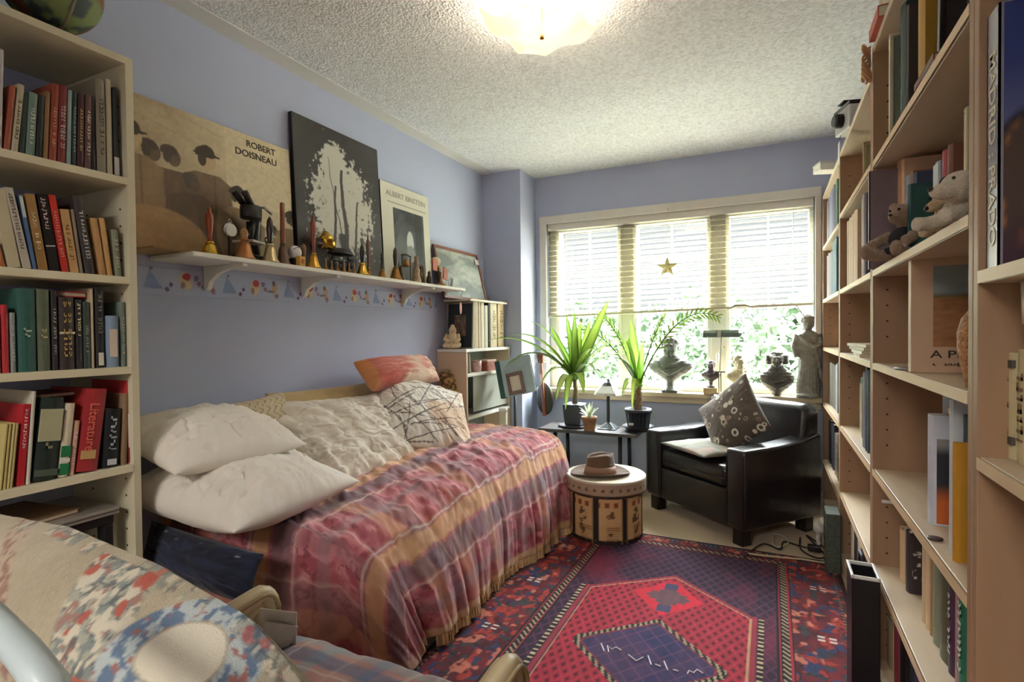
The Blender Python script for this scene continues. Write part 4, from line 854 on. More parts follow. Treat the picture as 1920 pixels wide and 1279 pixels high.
t = thing('wallpaper_border', 'strip of wallpaper border with flowers and blue kites under the shelf', 'border', (Xl, 1.0, 1.325))
grid_mesh('paper_strip', np.stack([np.full_like(u, .0012), u*2.13, v*.105], -1), border(u, v), paint_mat('border_paper', .75), t, solid=.001)
# ---- hand bells and curios on the shelf
def hbell(label, px, py_top, x, r, hb, handle, col, hlen=None, kind='turned', group='hand bells on the white wall shelf', metal=BRASS):
    lo, hi = at(px, py_top, 'x', x), None
    y = R2_(px, SZ, x); zt = at(px, py_top, 'x', x)[2]; Ht = zt-SZ
    t = thing('hand_bell', label, 'bell', (x, y, SZ+.0008), group=group)
    b = MB(); b.lathe([(r, 0), (r*1.0, .003), (r*.86, hb*.15), (r*.66, hb*.45), (r*.55, hb*.75), (r*.42, hb*.92), (r*.15, hb)], n=28)
    b.build('bell_cup', metal, t, True)
    hh = Ht-hb; q = min(r*.34, .013)
    if kind == 'turned': prof = [(q*.55, 0), (q*.8, hh*.06), (q*.5, hh*.12), (q*.7, hh*.3), (q*1.15, hh*.62), (q*1.0, hh*.80), (q*.4, hh*.88), (q*.55, hh*.95), (q*.1, hh)]
    elif kind == 'rod': prof = [(q*.9, 0), (q*1.0, hh*.1), (q*.95, hh*.97), (q*.7, hh)]
    else: prof = [(q*.35, 0), (q*.8, hh*.15), (q*1.15, hh*.55), (q*.9, hh*.85), (q*.2, hh)]
    b = MB(); b.lathe([(a, z+hb) for a, z in prof], n=20); b.build('handle', mat(handle, .3, var=.15, vs=30, coat=.4), t, True)
    b = MB(); b.lathe([(q*1.1, hb-.002), (q*1.25, hb+.003), (q*.9, hb+.007)], n=20); b.build('collar', metal, t, True); return t
def R2_(px, zz, x):
    lo, hi = 0., 1279.
    for _ in range(30):
        m_ = (lo+hi)/2
        if at(px, m_, 'x', x)[2] > zz: lo = m_
        else: hi = m_
    return at(px, lo, 'x', x)[1]
XI = -1.90
GOLD = mat('d9b04a', .22, .95, var=.05)
hbell('hand bell with glossy red turned handle and bright gold cup, leftmost on shelf', 394, 389, XI, .040, .048, '9c3f1c', None, metal=GOLD)
hbell('copper-toned flared bell with short stub, left of the microscope base', 459, 428, -1.87, .040, .075, 'a8784a', None, kind='slim', metal=mat('a8744a', .4, .75, var=.25, vs=25))
hbell('silver-brass bell with black slim handle, right of the microscope', 507, 407, -1.86, .036, .070, '2a211c', None, kind='slim', metal=mat('c4b48c', .3, .85, var=.1))
hbell('bell with tall straight red-brown rod handle and dark iron cup', 531, 381, -1.87, .030, .085, '8f4a2c', None, kind='rod', metal=mat('6a5648', .5, .6, var=.2))
hbell('golden bell with long reddish handle before the black foliage poster', 588, 404, -1.86, .034, .062, '8a3b22', None)
hbell('small bell with black handle, left of the brown-handled one', 680, 458, -1.86, .034, .055, '1d1a1a', None, kind='slim', metal=GOLD)
hbell('bell with mottled brown over black handle', 691, 440, -1.92, .026, .045, '6f4430', None, kind='turned', metal=OLDBRASS)
hbell('tiny bell with thin dark handle beside the cream poster edge', 717, 472, -1.87, .024, .040, '221c1c', None, kind='slim', metal=OLDBRASS)
hbell('round-shouldered brass bell with dark loop handle below the cream poster', 742, 464, -1.86, .036, .062, '3c2a20', None, kind='slim', metal=OLDBRASS)
for k, (px, pt) in enumerate(((611, 486), (622, 488), (633, 490), (645, 489), (655, 492), (664, 492))):
    hbell(['first tiny brass bell right of the golden bell', 'second tiny brass bell in the row of miniatures', 'third tiny brass bell in the row of miniatures', 'fourth tiny brass bell, under the dark sewing machine', 'fifth tiny brass bell in the row of miniatures', 'last tiny brass bell before the black handled bell'][k], px, pt, -1.85, .012, .018, '8a6038', None, kind='slim', group='miniature bells in a row', metal=OLDBRASS)
# microscope
my = R2_(480, SZ, -1.93); t = thing('microscope', 'black old microscope with pale stage, second object from left on shelf', 'microscope', (-1.955, my, SZ+.001), (0, 0, .3)); t.scale = (1.12, 1.3, 1.06)
CHAR = mat('2a2624', .38, var=.1); CHR = mat('c9c6c0', .2, .9)
b = MB(); b.box(-.05, .05, -.055, .055, 0, .016); b.box(-.045, .045, -.05, .05, .016, .028); b.build('base', CHAR, t, bevel=.005)
b = MB(); b.tube([(-.02, .035, .02), (-.03, .055, .09), (-.02, .05, .16), (0, .02, .205)], [.020, .018, .018, .022], 12); b.build('arm', CHAR, t, True)
b = MB(); b.box(-.042, .042, -.045, .02, .075, .085); b.build('stage', mat('d8d4c8', .4), t, bevel=.002)
b = MB(); b.tube([(0, -.005, .10), (0, .0, .16)], [.010, .017], 14); b.tube([(0, -.02, .098), (0, -.005, .125)], .006, 10); b.build('objective', BLACK, t, True)
b = MB(); b.lathe([(.034, 0), (.036, .006), (.036, .045), (.030, .052)], (0, .0, .175), 24); b.build('head', CHAR, t, True)
b = MB()
for s in (-1, 1): b.tube([(s*.012, -.01, .22), (s*.02, -.055, .265)], [.013, .011], 14)
b.build('eyepieces', BLACK, t, True)
b = MB(); b.tube([(-.02, .03, .228), (.02, .045, .232), (.045, .055, .205)], .006, 10); b.build('handle', CHR, t, True)
b = MB()
for s in (-1, 1): b.lathe([(.014, 0), (.016, .004), (.016, .014), (.011, .018)], (0, 0, 0), 20, T(s*.025, .05, .10) @ RY(s*PI/2))
b.build('focus_knob', CHR, t, True)
# watch on a black stand, clock, ball, small box
def pt(px, py, x): p = at(px, py, 'x', x); return p
y = R2_(430, SZ, -1.93); t = thing('pocket_watch', 'silver pocket watch hanging on black stand left of the microscope', 'watch', (-1.93, y, SZ+.001))
b = MB(); b.lathe([(.024, 0), (.024, .006), (.004, .01), (.004, .09)], n=20); b.build('stand', BLACK, t, True)
b = MB(); b.lathe([(.0, 0), (.026, 0), (.030, .004), (.030, .010), (.026, .014), (0, .014)], (0, 0, 0), 28, T(.0, .0, .115) @ RY(PI/2), cap=False); b.build('case', CHR, t, True)
b = MB(); b.lathe([(.024, .0), (.024, .001)], (0, 0, 0), 28, T(.0145, 0, .115) @ RY(PI/2)); b.build('dial', mat('d8d6cf', .4), t)
b = MB(); b.tube([(.008, .007*math.cos(a), .152+.007*math.sin(a)) for a in np.linspace(0, 2*PI, 14)], .0015, 6); b.build('bow', CHR, t, True)
y = R2_(553, SZ, -1.88); t = thing('baseball', 'white ball with dark stitching on small black holder', 'ball', (-1.88, y, SZ+.001))
b = MB(); b.box(-.018, .018, -.018, .018, 0, .035); b.build('holder', BLACK, t, bevel=.003); b = MB(); b.ell((0, 0, .062), .029, n=24, m=16); b.build('ball', mat('e2dedc', .6), t, True)
b = MB(); b.tube([(.028*math.cos(a)*.6+.012, .0285*math.sin(a)*.9, .062+.02*math.cos(a)) for a in np.linspace(-1.2, 1.2, 14)], .0013, 5); b.build('stitching', mat('4a3a40', .6), t)
y = R2_(564, SZ, -1.85); t = thing('matchbox', 'small yellow and orange printed box beside the ball', 'box', (-1.85, y, SZ+.001)); b = MB(); b.box(-.012, .012, -.016, .016, 0, .042); b.build('body', mat('c99a3c', .5, var=.2, vs=90), t, bevel=.001)
b = MB(); b.box(.012, .0126, -.008, .008, .012, .03); b.build('printed_patch', mat('b5502f', .5), t)
y = R2_(570, SZ, -1.90); t = thing('wooden_pawn', 'little brown wooden spindle between the ball and the golden bell', 'spindle', (-1.90, y, SZ+.001)); b = MB(); b.lathe([(.016, 0), (.014, .01), (.007, .03), (.009, .07), (.012, .09), (.006, .105), (.001, .11)], n=18); b.build('body', mat('8a5638', .4), t, True)
# brass horn
p_ = pt(612, 440, -1.93); t = thing('brass_horn', 'dark brown horn with flared golden mouth leaning before foliage poster', 'horn', (-1.97, p_[1]-.02, SZ+.001))
b = MB(); b.tube([(0, .01, .0), (0, .0, .05), (0, -.02, .09), (.0, -.02, .135)], [.014, .012, .014, .02], 14); b.build('post', mat('3a2820', .4), t, True)
b = MB(); b.tube([(0, -.07, .15), (.0, -.03, .145), (.01, .01, .145)], [.010, .018, .028], 18); b.build('bell_body', mat('4a2c1e', .35), t, True)
b = MB(); b.tube([(.01, .01, .145), (.015, .03, .15), (.02, .05, .16)], [.028, .034, .05], 24, cap=False); b.build('mouth', GOLD, t, True, solid=.002)
# miniature sewing machine (dark ironwork)
y = R2_(645, SZ, -1.95); t = thing('toy_sewing_machine', 'dark wrought iron contraption with domed top, centre of shelf', 'curio', (-1.97, y, SZ+.001))
IRON = mat('24252b', .35, .6, var=.2)
b = MB(); b.box(-.03, .03, -.075, .075, 0, .008)
for s in (-1, 1):
    b.tube([(0, s*.065, .008), (0, s*.045, .04), (0, s*.06, .075), (0, s*.05, .10)], .006, 8); b.tube([(.02*math.cos(a), s*.03+.022*math.cos(a), .05+.022*math.sin(a)) for a in np.linspace(0, 2*PI, 18)], .0035, 6)
b.tube([(0, -.05, .10), (0, .05, .10)], .005, 8); b.build('frame', IRON, t, True)
b = MB(); b.lathe([(.045, 0), (.048, .006), (.040, .022), (.018, .032), (.001, .034)], (0, 0, .105), 26, sy=1.7); b.build('dome', mat('2c2624', .35, .3), t, True)
b = MB(); b.lathe([(.004, 0), (.026, .002), (.026, .006), (.004, .008)], (0, 0, 0), 20, T(.03, .04, .06) @ RY(PI/2)); b.build('wheel', IRON, t, True)
# figures: beige lamp-like figure, leather box camera pair, owl etc. at right end
BRN = mat('5a4636', .55, var=.3, vs=40); 
y = R2_(765, SZ, -1.93); t = thing('bell_stand', 'dark metal gallows stand with hanging bell near the cream poster', 'stand', (-1.94, y, SZ+.001))
b = MB(); b.box(-.02, .02, -.045, .045, 0, .008); b.tube([(0, -.04, 0), (0, -.04, .16)], .004, 8); b.tube([(0, .04, 0), (0, .04, .16)], .004, 8); b.tube([(0, -.045, .16), (0, 0, .168), (0, .045, .16)], .0045, 8); b.build('frame', BRN, t, True)
b = MB(); b.lathe([(.022, 0), (.018, .012), (.014, .03), (.008, .038), (.001, .04)], (0, 0, .10), 20); b.build('hanging_bell', OLDBRASS, t, True)
y = R2_(781, SZ, -1.88); t = thing('figurine', 'speckled brown and cream standing figurine by the stereoscope', 'figurine', (-1.88, y, SZ+.001)); b = MB(); b.lathe([(.026, 0), (.028, .015), (.018, .05), (.022, .075), (.012, .095), (.014, .12), (.010, .14), (.012, .155), (.002, .16)], n=18); b.build('body', mat('a08c70', .6, var=.6, vs=70), t, True)
LEA = mat('a8502c', .5, var=.12, vs=20, name='russet_leather')
p_ = pt(798, 482, -1.86); t = thing('stereoscope', 'brass stand viewer with two open russet leather flaps, right end of shelf', 'stereoscope', (-1.87, 2.86, SZ+.001), (0, 0, .2))
b = MB(); b.lathe([(.040, 0), (.040, .006), (.02, .014), (.008, .025), (.008, .085)], n=22); b.build('foot', OLDBRASS, t, True)
b = MB(); b.prism([(-.004, -.125), (.004, -.125), (.004, -.055), (-.004, -.055)], .085, .155); b.build('leather_flap', LEA, t, bevel=.002)
b = MB(); b.prism([(-.004, .04), (.004, .04), (.004, .115), (-.004, .115)], .055, .130, M=RX(-.12)); b.build('leather_flap', LEA, t, bevel=.002)
b = MB(); b.tube([(0, -.06, .12), (0, .045, .105)], .006, 8); b.build('crossbar', OLDBRASS, t, True)
b = MB(); b.ell((-.03, .0, .155), (.03, .045, .028)); b.ell((-.03, .04, .145), (.012, .02, .012)); b.build('eye_hood', mat('d6c0a0', .7, bump=.3), t, remesh=.004)
y = R2_(830, SZ, -1.90); t = thing('wire_ornament', 'thin dark wire ornament at right end of the white shelf', 'ornament', (-1.90, 3.03, SZ+.001)); b = MB()
for k in range(6): b.tube([(0, -.02+.006*k, 0), (.01*math.sin(k), -.03+.014*k, .03+.012*(k % 3)), (.0, -.02+.009*k, .06+.01*(k % 2))], .0016, 5)
b.build('wires', mat('2c3a38', .4, .4), t, True)
for k, (px, x_, c) in enumerate(((752, -1.90, '5a4632'), (791, -1.93, '6a5a42'), (805, -1.86, '4a3a2c'))):
    y = R2_(px, SZ, x_); t = thing('figurine', ['squat brown lidded pot behind the round-shouldered bell', 'slender mottled vase behind the speckled figurine', 'little dark bronze figure under the leather flap'][k], 'figurine', (x_, y, SZ+.001))
    b = MB(); s_ = (.9, 1.2, .8)[k]; b.lathe([(.018*s_, 0), (.024*s_, .02*s_), (.020*s_, .05*s_), (.010*s_, .07*s_), (.013*s_, .085*s_), (.002, .10*s_)], n=18); b.build('body', mat(c, .4, .4, var=.3, vs=40), t, True)
# ------------------------------------------------------------------ corner: low white bookcase, chalkboard, instrument, stand
LB0, LB1, LBX = 3.125, 3.800, -1.845
t = thing('low_bookcase', 'low cream bookcase in the corner by the bed head with books on top', 'bookcase', ((Xl+LBX)/2, (LB0+LB1)/2, 0))
ox, oy = (Xl+LBX)/2, (LB0+LB1)/2; xa, xb = Xl+.002-ox, LBX-ox; BEI = mat('cdb596', .5, var=.03, name='beige_laminate')
for y in (LB0, LB1-.02): b = MB(); b.box(xa, xb, y-oy, y+.02-oy, 0, 1.04); b.build('side_panel', BEI, t, bevel=.0015); 
for z in (1.062, .892, .60, .30, .06): b = MB(); b.box(xa, xb+.001, LB0-oy+(0 if z > 1 else .02), LB1-oy-(0 if z > 1 else .02), z-.02, z); b.build('shelf', WHITE, t, bevel=.0015)
b = MB(); b.box(xa, xa+.006, LB0+.02-oy, LB1-.02-oy, .06, 1.04); b.build('back_panel', mat('8f978e', .7), t)
b = MB(); b.box(xb-.02, xb-.016, LB0+.12-oy, LB1-.02-oy, .62, .872); b.build('front_panel', mat('a9aca0', .6), t)
for z in (.2, .4, .9): pass
LBW = 'on low corner bookcase'
def yb(px): return R2_(px, 1.062, -1.87)
for k, (p0, p1, yt, c, lk) in enumerate(((886, 897, 560, 'a89878', 'mottled tan book'), (898, 901, 566, 'd8cdb8', 'thin cream book'), (902, 908, 568, 'cfc4ae', 'cream ribbed book'), (909, 915, 573, 'b9b3a2', 'grey cream book'), (916, 919, 568, '2a2f30', 'thin near black book'), (920, 932, 565, 'b8ab8c', 'thick khaki book'), (934, 945, 566, 'bfa985', 'thick tan end book'))):
    y0_, y1_ = R2_(p0, 1.062, -1.88), R2_(p1, 1.062, -1.88); h = at((p0+p1)/2, yt, 'x', -1.88)[2]-1.062
    book(lk+' standing on top of the low corner bookcase', y0_+.001, y1_-.001, 1.062, h, .17, -1.88, 1, c, ink='6b5c48' if k in (5, 6) else None)
for k, (y_, c, l) in enumerate(((3.155, 'b3aea4', 'grey leaning booklet first inside'), (3.185, '6f6a68', 'dark grey leaning booklet second inside'), (3.215, 'c4b8a6', 'pale leaning booklet third inside'))):
    book(l+' the low corner bookcase', y_, y_+.016, .892, .135, .17, -1.87, 1, c, lean=-.10)
t = thing('patterned_mug', 'red and white patterned mug inside the low corner bookcase', 'mug', (-1.90, 3.36, .893)); b = MB(); b.lathe([(.028, 0), (.036, .02), (.038, .08), (.034, .082), (.032, .02), (0, .012)], n=24, cap=False); b.build('body', mat('b87a74', .4, var=1.2, vs=70), t, True)
b = MB(); b.tube([(0, .036, .065), (0, .058, .055), (0, .058, .03), (0, .036, .02)], .005, 8); b.build('handle', mat('c9a8a0', .4), t, True)
t = thing('wooden_box', 'small reddish carved box beside the patterned mug', 'box', (-1.91, 3.52, .893)); b = MB(); b.box(-.05, .05, -.07, .07, 0, .07); b.build('body', mat('8a4a40', .5, var=.6, vs=50), t, bevel=.004); b = MB(); b.box(-.052, .052, -.072, .072, .07, .08); b.build('lid', mat('c0a08c', .5), t, bevel=.003)
# dark matted picture facing the room end, plaster figurine
picture('framed_picture', 'dark matted picture behind the plaster figurine on low corner bookcase', 'picture', (-1.955, 3.215, 1.062), (1, 0, 0), (0, .06, 1), .215, .325, .016, mat('8b8878', .5), '1f2a30', .26, art=dusky('5a473c', '75604f', '8d7a66', 7), fw=.010, mount=mat('232d33', .7))
t = thing('plaster_figurine', 'cream plaster seated figure on top of the low corner bookcase', 'figurine', (-1.975, 3.165, 1.0625), (0, 0, -1.2))
b = MB(); b.ell((0, 0, .022), (.062, .05, .022)); b.ell((0, 0, .065), (.042, .038, .055)); b.ell((0, 0, .125), (.026, .028, .032)); b.ell((0, 0, .155), (.016, .016, .014)); b.ell((.025, 0, .122), (.007, .005, .007))
for s in (-1, 1): b.tube([(0, s*.038, .10), (.02, s*.05, .065), (.045, s*.015, .045)], [.014, .014, .010], 10); b.tube([(.0, s*.04, .03), (.045, s*.045, .025), (.06, 0, .022)], [.022, .018, .014], 10)
b.build('body', mat('d6bf9c', .7, var=.06, bump=.2), t, remesh=.003)
b = MB(); b.ell((.024, .009, .128), .0028); b.ell((.024, -.009, .128), .0028); b.ell((.026, 0, .114), (.003, .006, .002)); b.build('face_details', mat('9c8462', .7), t, True)
t = thing('cream_tray', 'cream board resting on books, holding up the chalkboard', 'board', (-1.96, 3.46, 1.392)); b = MB(); b.box(-.10, .115, -.27, .30, 0, .014); b.build('board', mat('cfc6ae', .5), t, bevel=.002)
t = thing('shell_tag', 'pale pink shell tag hanging from the white shelf corner', 'tag', (-1.845, 3.06, 1.335)); b = MB(); b.ell((0, 0, 0), (.006, .013, .040)); b.build('shell', mat('d9a79c', .5), t, True); b = MB(); b.tube([(0, 0, .036), (.0, .01, .09), (.01, .02, .125)], .0012, 5); b.build('string', BRN, t)
# chalkboard
y0_, y1_ = 3.04, 3.62; t = D.objects.new('chalkboard', None); COL.objects.link(t); tag(t, 'grey chalkboard with red brown frame leaning in the corner above books', 'chalkboard'); hh = .375; ww = .60
t.matrix_world = basis((-1.945, 3.33, 1.407), (0, 1, 0), (.0, 0, 0), (0, 0, 1)); xd = Vector((0, 1, 0)); zd = Vector((-.09, 0, .37)).normalized(); nd = zd.cross(xd)*-1; nd = Vector((zd[2], 0, -zd[0]))
t.matrix_world = basis((-1.950, 3.33, 1.407), xd, nd, zd)
b = MB(); b.box(-ww/2, ww/2, -.012, .004, 0, .02); b.box(-ww/2, ww/2, -.012, .004, hh-.02, hh); b.box(-ww/2, -ww/2+.02, -.012, .004, .02, hh-.02); b.box(ww/2-.02, ww/2, -.012, .004, .02, hh-.02); b.build('frame', mat('7c4c38', .5, var=.15), t, bevel=.002)
u = np.linspace(0, 1, 70)[:, None]+np.zeros((1, 70)); v = np.linspace(0, 1, 70)[None, :]+np.zeros((70, 1))
b = MB(); b.box(-ww/2+.02, ww/2-.02, -.010, -.004, .02, hh-.02); b.build('backing', mat('6a6f6c', .8), t)
P = np.stack([-ww/2+.02+(ww-.04)*u, np.full_like(u, -.003), .02+(hh-.04)*v], -1)
grid_mesh('slate', P, mixc(lin('7b827f'), lin('b2b6b0'), (fbm(u*4, v*6, 3)-.42)*3.2), PAINTED, t)
b = MB(); b.box(.235, .285, .005, .007, .29, .33); b.build('note', mat('dcd6d0', .6), t); 
# music stand with blue folio and small frame
p0 = at(963, 705, 'y', 3.52); t = thing('music_stand', 'black music stand holding the tilted blue folio beside low bookcase', 'stand', (p0[0]-.03, 3.60, 0))
b = MB(); b.tube([(0, 0, .30), (0, 0, .80)], .009, 10); b.tube([(0, 0, .30), (0, 0, .0)], .012, 10)
b.build('pole', BLACK, t, True)
for a in (.5, 2.6, 4.7): b = MB(); b.tube([(0, 0, .22), (.16*math.cos(a), .13*math.sin(a), .008)], .006, 8); b.build('leg', BLACK, t, True)
b = MB(); b.box(-.10, .10, -.045, .01, .775, .785); b.build('ledge', BLACK, t, bevel=.002)
q = [at(929, 668, 'y', 3.50), at(988, 668, 'y', 3.50), at(1003, 735, 'y', 3.50), at(948, 752, 'y', 3.50)]
rot = .23; t = D.objects.new('blue_folio', None); COL.objects.link(t); tag(t, 'pale blue folio with dark teal spine, tilted on the black music stand', 'folio')
cc = (q[0]+q[1]+q[2]+q[3])/4; xd = Vector((math.cos(rot), .15, math.sin(rot))).normalized(); zd = Vector((-math.sin(rot), .12, math.cos(rot))); zd = (zd-zd.dot(xd)*xd).normalized(); nd = zd.cross(xd)
t.matrix_world = basis(cc, xd, nd, zd); w_, h_ = .255, .27
b = MB(); b.box(-w_/2, w_/2, -.004, .0, -h_/2, h_/2); b.box(-w_/2, w_/2, .030, .034, -h_/2, h_/2); b.build('cover', mat('a9c3c9', .5, var=.15, vs=8), t)
b = MB(); b.box(-w_/2-.012, -w_/2+.028, -.005, .036, -h_/2-.002, h_/2+.002); b.build('spine', mat('24504e', .5), t, bevel=.003); b = MB(); b.box(-w_/2+.028, w_/2-.004, 0, .030, -h_/2+.004, h_/2-.004); b.build('pages', mat('c9d3d0', .7), t)
t2 = D.objects.new('small_frame', None); COL.objects.link(t2); tag(t2, 'small brown picture frame with pale centre fixed on the blue folio', 'frame'); t2.matrix_world = basis(cc-nd*.006+xd*(-.005)+zd*(-.05), xd, nd, zd)
b = MB(); a, h2 = .062, .080
b.box(-a, a, -.014, 0, h2-.026, h2); b.box(-a, a, -.014, 0, -h2, -h2+.026); b.box(-a, -a+.024, -.014, 0, -h2+.026, h2-.026); b.box(a-.024, a, -.014, 0, -h2+.026, h2-.026); b.build('frame', mat('7c6860', .5, var=.1), t2, bevel=.003)
b = MB(); b.box(-a+.024, a-.024, -.006, 0, -h2+.026, h2-.026); b.build('picture', mat('d5d0bd', .5), t2)
# lute-like instrument
ic = at(1022, 770, 'y', 3.98); t = thing('mandolin', 'dark round-bodied mandolin with red-brown neck leaning under the window', 'instrument', (ic[0], 4.0, .51), (.07, -.04, 0))
b = MB(); b.ell((0, 0, .13), (.072, .028, .13), n=24, m=16); b.build('body', mat('3a3a2e', .3, var=.15, coat=.4), t, True)
b = MB(); b.box(-.013, .013, -.045, -.026, .0, .42); b.build('neck', mat('8f4a30', .4, var=.1), t, bevel=.004)
b = MB(); b.prism([(-.02, .42), (.02, .42), (.026, .50), (-.026, .50)], .020, .040, M=basis((0, 0, 0), (1, 0, 0), (0, 0, 1), (0, -1, 0))); b.build('peghead', mat('7a3c28', .4), t, bevel=.003)
for s in (-1, 1):
    for z in (.43, .455, .48): b = MB(); b.tube([(s*.02, -.03, z), (s*.042, -.03, z)], .004, 8); b.build('tuning_peg', mat('d8d2c0', .4), t, True)
b = MB()
for x in (-.006, -.002, .002, .006): b.tube([(x, -.047, .05), (x, -.046, .45)], .0006, 4)
b.build('strings', CHR, t)
# cream candle cylinder by the bed
p_ = at(906, 770, 'x', -1.75); t = thing('cream_jar', 'cream cylindrical jar standing behind the bed beside low bookcase', 'jar', (-1.72, 3.42, .60)); t.location.z = 0
b = MB(); b.lathe([(.028, .0), (.030, .005), (.030, .62), (.026, .628)], n=24); t['label'] = 'tall cream cylinder standing behind the bed beside low bookcase'; b.build('tube', mat('cbc8b0', .5), t, True); b = MB(); b.lathe([(.031, .61), (.031, .632), (.02, .636)], n=24); b.build('cap', WHITE, t, True)
# ------------------------------------------------------------------ rug
RX0, RX1, RY0, RY1 = -1.14, .300, .74, 3.09
nx, ny = 300, 490
X = np.linspace(RX0, RX1, nx)[:, None]+np.zeros((1, ny)); Y = np.linspace(RY0, RY1, ny)[None, :]+np.zeros((nx, 1))
cx, cy_ = -.405, 1.92; ax, ay = np.abs(X-cx), np.abs(Y-cy_)
def rug_paint():
    dk = lin('2b1420'); C = mixc(lin('54202e'), lin('3a1c30'), fbm(X*6, Y*6, 1)*1.2-.1)
    # edge border: scattered flowers of red, blue, orange
    n1 = fbm(X*34, Y*26, 3, 2); n2 = fbm(X*32+9, Y*25, 5, 2); n3 = fbm(X*38+3, Y*30, 7, 2)
    B = mixc(lin('541823'), lin('7a212b'), (fbm(X*12, Y*12, 11)-.4)*4); B = mixc(B, lin('303a62'), (n1-.60)*16); B = mixc(B, lin('a8362c'), (n2-.62)*18); B = mixc(B, lin('3a3c40'), (n3-.66)*16)
    B = mixc(B, lin('c2705a'), (fbm(X*30, Y*24, 13, 2)-.72)*20); B = mixc(B, lin('1d1016'), (np.abs(fbm(X*24, Y*18, 17, 2)-.5) < .018)*.7)
    # white eight-point marks
    for mx in (-1.0, .19):
        for my in np.arange(.98, 3.0, .44): 
            for dx, dy in ((-.018, .012), (.018, .012), (-.018, -.012), (.018, -.012)): B = mixc(B, lin('e0cfc6'), ((np.abs(X-mx-dx) < .012) & (np.abs(Y-my-dy) < .006))*.9)
    # inner field trellis in plum
    tr = np.minimum(np.abs(((X*1+Y*.62)*22) % 1-.5), np.abs(((X*1-Y*.62)*22) % 1-.5))
    Fd = mixc(lin('532a4a'), lin('2c1830'), (tr-.06)*9); Fd = mixc(Fd, lin('7c2440'), (fbm(X*5, Y*3, 21)-.45)*3); Fd = mixc(Fd, lin('3a3a62'), (fbm(X*9, Y*30, 22)-.55)*4*(ax > .42))
    gd = .453; field = (ax < gd-.03) & (ay < 1.02)
    C = np.where(field[..., None], Fd, B)
    # guard stripes
    g = np.maximum(ax-gd, (ay-1.05)*.9); gs = np.abs(g)
    S = mixc(lin('1d1218'), lin('c9b48e'), ((np.abs(((Y+X)*34) % 1-.5) < .16) & (gs < .012))*.85)
    S = mixc(S, lin('a42a38'), ((gs > .016) & (gs < .021))*1.); C = np.where(((gs < .030))[..., None], S, C)
    # outer hexagon (red trellis)
    def hexd(hx, sh, ap): return np.maximum(ax-hx, np.where(ax < hx, ay-(ap-(ap-sh)*ax/hx), ay-sh))
    d1 = hexd(.335, .42, .675)
    tl = np.minimum(np.abs(((X+Y*.55)*26) % 1-.5), np.abs(((X-Y*.55)*26) % 1-.5))
    Rd = mixc(lin('a81c34'), lin('c95a66'), np.clip((.06-tl)*26, 0, 1)*.45); Rd = mixc(Rd, lin('4c1226'), (tl-.27)*14); Rd = Rd*(.85+.3*fbm(X*3, Y*3, 23))[..., None]
    C = np.where((d1 < 0)[..., None], Rd, C)
    C = mixc(C, lin('a03040'), (np.abs(d1-.012) < .010)*.9); C = mixc(C, lin('c9a27a'), ((np.abs(d1+.004) < .004))*.8)
    C = mixc(C, mixc(lin('1b1016'), lin('c7b08c'), (np.abs((Y*36) % 1-.5) < .2)*1.), ((np.abs(d1-.035) < .009) & (ay < .44))*1.)
    # cross ornament between the two apexes
    for s in (1, -1):
        oy_ = cy_+s*.465; q = np.abs(X-cx)/.075+np.abs(Y-oy_)/.11; C = mixc(C, lin('d8233a'), (np.abs(X-cx)/.15+np.abs(Y-oy_)/.17 < 1)*.9)
        st = (np.round(np.abs(X-cx)*60)/60)/.085+(np.round(np.abs(Y-oy_)*40)/40)/.12; C = mixc(C, lin('6a4a52'), (st < 1)*1.); C = mixc(C, lin('4a4464'), ((np.abs(X-cx) < .028) & (np.abs(np.abs(Y-oy_)-.105) < .03))*1.)
    # inner hexagon, blue violet
    d2 = np.maximum(ax/.245, 0)+np.maximum(0, (ay-.0)/.24)-1; d2 = np.maximum(ax-.235, ay-(.235-(.235-.02)*ax/.235)); zig = .008*np.abs(((X*30) % 1)-.5)
    In = mixc(lin('453258'), lin('2a2a58'), (fbm(X*7, Y*7, 31)-.4)*4); In = mixc(In, lin('7c4a68'), np.clip((.06-np.minimum(np.abs(((X+Y*.8)*14) % 1-.5), np.abs(((X-Y*.8)*14) % 1-.5)))*20, 0, 1)*.7)
    C = mixc(C, mixc(lin('211a20'), lin('a89a78'), (np.abs(((X+Y*.3)*44) % 1-.5) < .22)*1.), (d2 < .030+zig)*1.); C = np.where((d2 < 0)[..., None], In, C)
    C = mixc(C, lin('8a2c3c'), (np.abs(d2) < .004)*1.)
    # outer edge
    e = np.minimum.reduce([X-RX0, RX1-X, RY1-Y, Y-RY0]); C = mixc(C, lin('241219'), (e < .018)*.9); C = mixc(C, mixc(lin('2b1a20'), lin('8c7a66'), (np.abs(((X*1.+Y)*40) % 1-.5) < .2)*1.), ((e > .03) & (e < .042))*1.)
    # worn streaks of the pile
    return C*(.66+.42*fbm(X*55, Y*14, 41))[..., None]
t = thing('persian_rug', 'red and indigo patterned rug with medallion on the floor', 'rug', (0, 0, 0))
Z = .010+.0012*fbm(X*9, Y*9, 2)
grid_mesh('pile', np.stack([X, Y, Z], -1), rug_paint(), paint_mat('wool_pile', .95, .5, 700), t)
b = MB(); b.box(RX0, RX1, RY0, RY1, .0005, .0085); b.build('backing', mat('3a1c24', .9), t)
